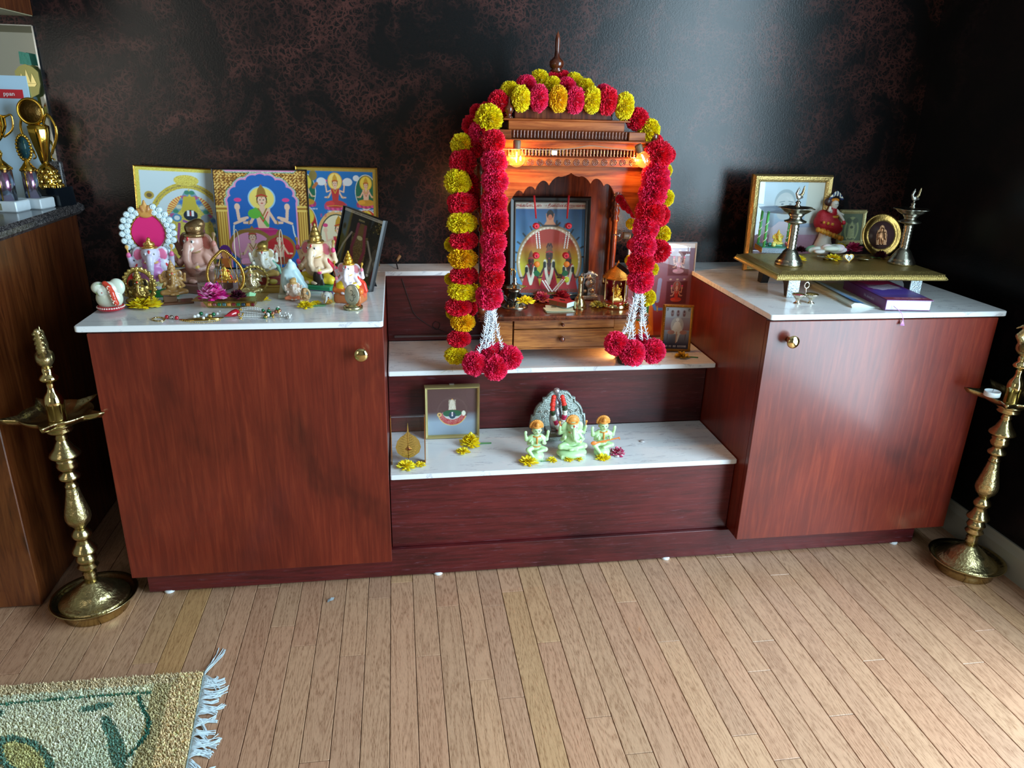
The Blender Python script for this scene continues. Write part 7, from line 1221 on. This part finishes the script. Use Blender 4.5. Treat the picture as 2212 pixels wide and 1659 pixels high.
def holo():
    m, nt, b = new_mat('holographic_foil'); mp = coords(nt, 'Object', (40, 40, 26), (.4, .3, .8)); v = N(nt, 'ShaderNodeTexVoronoi', Scale=1.6); L(nt, mp, 'Vector', v, 'Vector')
    r = ramp(nt, [(0, srgb(20, 20, 40)), (.25, srgb(60, 110, 170)), (.5, srgb(190, 206, 226)), (.7, srgb(140, 70, 110)), (1, srgb(30, 110, 100))]); L(nt, v, 'Color', r, 'Fac'); nt.links.new(r.outputs[0], b.inputs['Base Color']); b.inputs['Metallic'].default_value = .9; b.inputs['Roughness'].default_value = .2; return m
HOLO = holo()
# tall cup trophy
P = aty(124, 434, .56); t = thing('cup_trophy', 'tall gold cup trophy with round medallion and curling handles on a black base', 'trophy', (P[0], .56, GC), -.3); t.scale = (1.12, 1.12, 1.34); zb = float(aty(100, 402, .56)[2]-GC)
MB().prism([(-.036, 0), (.030, 0), (.026, .036), (-.026, .036)], -.026, .026).build('black_base', BLK, t); MB().box(-.046, -.026, -.0265, -.025, .004, .030, .001).build('gold_plaque', M('plaque_gold', srgb(186, 150, 70), .35, .7), t)
part('lattice_foot', sculpt([K((0, 0, 0), (0, 0, .16), .17, .13, (226, 184, 80)), K((0, 0, .16), (0, 0, .28), .12, .05, (226, 184, 80))]+[E((.165*(1-.3*j/3)*math.cos(a+j*.4), .165*(1-.3*j/3)*math.sin(a+j*.4), .01+.06*j), (.035, .035, .032), (236, 196, 96)) for j in range(4) for a in np.linspace(0, 2*PI, 10)[:-1]], .155, VC('chromed_gold', .1, 1), 'lattice_foot', k=.008, n=60), t, (-.012, 0, .036))
MB().lathe([(.007, .078), (.010, .086), (.013, .1), (.018, .118), (.022, .138), (.0225, .150), (.016, .153)], n=24, lobes=6, lob=.06).build('cup', CH, t, loc=(-.014, 0, 0))
for s in (-1, 1): MB().tube(curve3([(-.014+s*.016, 0, .155), (-.014+s*.030, 0, .172), (-.014+s*.045, 0, .150), (-.014+s*.042, 0, .128), (-.014+s*.026, 0, .104), (-.014+s*.020, 0, .092), (-.014+s*.028, 0, .088)]), [.0022]*10+[.003]*25+[.0016]*14, 8).build('handle', CH, t)
mt = Matrix.Translation((-.022, -.004, .176)) @ Matrix.Diagonal((.88, .88, .76, 1)) @ Matrix.Rotation(PI/2, 4, 'X') @ Matrix.Rotation(.25, 4, 'Y')
MB().lathe([(.001, -.004), (.030, -.004), (.034, 0), (.0335, .004), (.030, .006), (.0265, .003), (.001, .002)], n=40).xf(mt).build('medallion', CH, t); MB().lathe([(.001, .0024), (.0262, .0034), (.0262, .002)], n=36).xf(mt).build('medal_face', M('bronze_medal', srgb(96, 70, 30), .3, .8, bump=1, bscale=200), t)
def column_trophy(lab, u, v, y, rz, oval, hcol, rcol):
    P = aty(u, v, y); t = thing('column_trophy', lab, 'trophy', (P[0], y, GC), rz); t.scale = (1.12, 1.12, 1.28)
    MB().box(-.032, .032, -.026, .026, 0, .021, .002).build('marble_base', MW, t); MB().box(-.030, .0, -.0268, -.0262, .004, .017).build('name_plate', M('plate_silver', srgb(176, 176, 150), .3, .6), t)
    MB().lathe([(rcol, .021), (rcol, .021+hcol)], n=28).build('column', HOLO, t)
    for k in (1.5, 4.0): MB().tube([(rcol*1.01*math.cos(-k), rcol*1.01*math.sin(-k), .022), (rcol*1.01*math.cos(-k), rcol*1.01*math.sin(-k), .02+hcol)], .0012, 5).build('gold_strip', CH, t)
    z = .021+hcol; MB().lathe([(rcol*1.12, z), (rcol*1.12, z+.003), (rcol*.7, z+.010), (.005, z+.018), (.004, z+.024)], n=28).build('gold_cap', CH, t)
    if oval:
        z += .044; rim = MB()
        for i in range(22): a = 2*PI*i/22; rim.sph((.0165*math.cos(a), 0, z+.024*math.sin(a)), .0036, 7, 5)
        rim.build('laurel_rim', CH, t); MB().lathe([(.001, -.003), (.0150, -.003), (.0155, 0), (.015, .0022), (.001, .003)], n=30, rxy=(1, 1.45)).xf(Matrix.Translation((0, 0, z)) @ Matrix.Rotation(PI/2, 4, 'X')).build('blue_disc', M('petrol_disc', srgb(40, 84, 96), .15, .5, coat=.5), t)
    else: MB().lathe([(.004, z+.02), (.008, z+.03), (.004, z+.038), (.006, z+.05), (.018, z+.062), (.026, z+.080), (.027, z+.098), (.029, z+.100), (.025, z+.099), (.004, z+.07)], n=30).build('cup', CH, t); MB().tube(curve3([(-.027, 0, z+.095), (-.045, 0, z+.1), (-.042, 0, z+.075), (-.02, 0, z+.06)]), .002, 7).build('handle', CH, t); MB().tube(curve3([(.027, 0, z+.095), (.045, 0, z+.1), (.042, 0, z+.075), (.02, 0, z+.06)]), .002, 7).build('handle', CH, t)
    return t
column_trophy('gold trophy with laurel ringed oval disc on a holographic column and white marble base', 76, 442, .50, -.2, True, .052, .016)
column_trophy('gold cup trophy on a darker holographic column nearest the photo left edge', 22, 452, .44, -.15, False, .058, .019)
# white card with red band
P = aty(50, 345, .60); t = thing('award_card', 'pale blue standing card with a red band reading ppan behind the trophies', 'card', (P[0], .60, GC+.001), rot=(-.05, 0, 0)); hc = fit_h((P[0], .60, GC), .05, 164)
MB().box(-.075, .040, 0, .004, 0, hc).build('card', M('pale_blue_card', srgb(176, 206, 226), .5), t); zr = hc-(aty(30, 164, .6)[2]-aty(30, 204, .6)[2]); MB().box(-.075, .026, -.001, -.0002, zr-.011, zr+.011).build('red_band', M('red_print', srgb(190, 20, 40), .4), t); text('ppan', .0145, M('white_print', (.9, .9, .9), .4), t, (-.008, -.0014, zr), name='lettering')
# engraved shield medal
P = aty(78, 222, .615); t = thing('shield_plaque', 'greenish gold shield plaque with engraved sailing ships beside the mirror', 'plaque', (-1.070, .622, GC+.001)); zc_ = float(aty(75, 172, .615)[2]-GC)
MB().prism([(x, zc_+z) for x, z in [(0, -.046), (.020, -.036), (.028, -.012), (.028, .018), (.016, .030), (0, .036), (-.016, .030), (-.028, .018), (-.028, -.012), (-.020, -.036)]], -.003, .003).build('shield', M('green_gilt', srgb(150, 150, 96), .3, .8), t); MB().box(-.003, .003, -.002, .002, 0, zc_-.04).build('stand', CH, t)
for x, h_ in ((-.013, .024), (0, .034), (.013, .024)): MB().prism([(x-.006, zc_-.010), (x+.007, zc_-.010), (x, zc_-.010+h_)], -.0052, -.003).build('sail', M('bright_gilt', srgb(226, 214, 150), .2, .9), t)
MB().prism([(-.021, zc_-.011), (.021, zc_-.011), (.015, zc_-.018), (-.015, zc_-.018)], -.0052, -.003).build('hull', M('bright_gilt'), t); MB().prism([(-.012, zc_+.036), (.014, zc_+.034), (.012, zc_+.062), (-.010, zc_+.066)], -.002, .002).build('crest', M('verdigris', srgb(76, 140, 120), .4, .3, bump=.5), t)

# ------------------------------------------------------------------ rug with fringe, paper scrap
A0 = np.array([-.575, -.2535]); eR = np.array([.1005, -.995]); eR /= np.hypot(*eR); eL = np.array([-1., .0100]); Rl, Rt = 1.1, 1.45
rg = thing('fringed_rug', 'olive and tan wool rug with green leaf pattern and white fringe, bottom left corner', 'rug', (A0[0], A0[1], 0))
def rp_(s, t_): return eL*s+eR*t_
cs = [rp_(0, 0), rp_(0, Rl), rp_(Rt, Rl), rp_(Rt, 0)]
V = [(p[0], p[1], z) for z in (.0005, .0075) for p in cs]; rb_ = MB(); rb_.add(V, [(3, 2, 1, 0), (4, 5, 6, 7)]+[(i, (i+1) % 4, (i+1) % 4+4, i+4) for i in range(4)]); rb_.build('backing', M('rug_backing', srgb(150, 140, 96), .9, var=.3, vscale=200), rg)
def rug_col(s, t_, rr):
    base = np.array([218, 216, 188.]); f = math.sin(s*17+t_*9)+math.sin(t_*23-s*11+1.3)
    base = base*(1-.25*max(0, -f)*.5)+np.array([150, 180, 156.])*(.25*max(0, -f)*.5) if f < 0 else base*(1-.12*f)+np.array([214, 200, 130.])*.12*f
    c = np.array([222, 194, 148.]) if s < .062 else base
    if .062 <= s < .098: c = np.array([182, 168, 124.])
    if t_ < .03 and s > .05: c = np.array([206, 186, 148.])
    L_ = (46, 100, 84)
    if abs(s-.104-.018*math.sin(t_*30)*(t_ > .06)) < .0045 and t_ > .05: c = np.array(L_, float)
    if abs(t_-.052-.006*s) < .003 and s > .10: c = np.array([66, 120, 96.])
    for (cx, cy, a, l_, w_, sol) in ((.20, .085, .15, .035, .010, 1), (.30, .20, -.7, .085, .034, 0), (.155, .155, -1.05, .05, .012, 1), (.135, .20, -1.2, .07, .014, 1), (.46, .22, -.6, .09, .03, 0), (.42, .10, .5, .05, .018, 0)):
        dx, dy = s-cx, t_-cy; u_ = (dx*math.cos(a)+dy*math.sin(a))/l_; v_ = (-dx*math.sin(a)+dy*math.cos(a))/w_; r = u_*u_+abs(v_)**1.6
        if r < 1 and (sol or r > .5): c = np.array([96, 134, 116.])
        elif r < 1: c = np.array([190, 184, 124.])
    return c*rr.uniform(.86, 1.28)
rr = np.random.default_rng(2); pile = MB(); sp_ = .0031
for i in range(int(.50/sp_)):
    for j in range(int(.36/sp_)):
        s = .003+i*sp_+rr.normal(0, .0006); t_ = .002+j*sp_+rr.normal(0, .0006)
        if s < .001 or t_ < .001: continue
        p = rp_(s, t_); h_ = .0115+rr.normal(0, .0012); a = rr.uniform(0, 6.28); ln = rr.normal(0, .0016, 2); pile.cur = tuple(s2l(np.clip(rug_col(s, t_, rr), 0, 255))); r0 = .0019
        pile.add([(p[0]+r0*math.cos(a+k*2.09), p[1]+r0*math.sin(a+k*2.09), .006) for k in range(3)]+[(p[0]+ln[0]+.0012*math.cos(a+k*2.09+.5), p[1]+ln[1]+.0012*math.sin(a+k*2.09+.5), h_) for k in range(3)], [(0, 1, 4, 3), (1, 2, 5, 4), (2, 0, 3, 5), (3, 4, 5)])
pile.mesh_ = None; o = bpy.data.objects.new('pile', pile.mesh('pile', VC('wool', .9), False)); COL.objects.link(o); o.parent = rg; o['kind'] = 'stuff'
cdm = MB().tube([tuple(rp_(-.001, t_))+(.006,) for t_ in np.linspace(.0, Rl, 60)], .0028, 6); cdm.build('edge_cord', M('grey_cord', srgb(150, 166, 166), .8), rg)
FR = M('white_yarn', srgb(196, 210, 216), .8); r2 = random.Random(11); n_t = 30
for i in range(n_t):
    t0 = .004+i*.0108; ang = r2.uniform(-.5, .75)+(.25 if i % 4 == 0 else 0); ln = r2.uniform(.035, .058) if i else .085; curl = r2.uniform(-1.3, 1.3); mb = MB()
    if i == 0: ang, curl = -1.15, .3
    for k in range(6):
        o0 = np.array(rp_(-.0025, t0+(k-2.5)*.0017)); P_ = [(o0[0], o0[1], .007)]; d = -eL*math.cos(ang)+eR*math.sin(ang); a2 = r2.uniform(-.12, .12); c0 = o0.copy()
        for q in range(1, 7):
            th = a2+curl*(q/6)**2*.8; dd_ = np.array([d[0]*math.cos(th)-d[1]*math.sin(th), d[0]*math.sin(th)+d[1]*math.cos(th)]); c0 = c0+dd_*ln/6*r2.uniform(.9, 1.1); P_.append((c0[0], c0[1], max(.0016, .0085-.0016*q+r2.uniform(0, .003))))
        mb.tube(curve3(P_, 3), .00105, 5)
    mb.build('tassel', FR, rg)
P = at(714, 1298, 0); t = thing('paper_scrap', 'tiny crumpled silver paper scrap on the wooden floor in front of the left cabinet', 'scrap', (P[0], P[1], .0002), .5)
MB().add([(-.010, -.003, .001), (-.002, -.004, .003), (.006, -.003, .0015), (.012, .002, .004), (.004, .004, .006), (-.006, .003, .004), (-.001, 0, .005)], [(0, 1, 6), (1, 2, 6), (2, 3, 4), (2, 4, 6), (4, 5, 6), (5, 0, 6)]).build('scrap', M('foil_scrap', srgb(170, 180, 186), .35, .5), t)
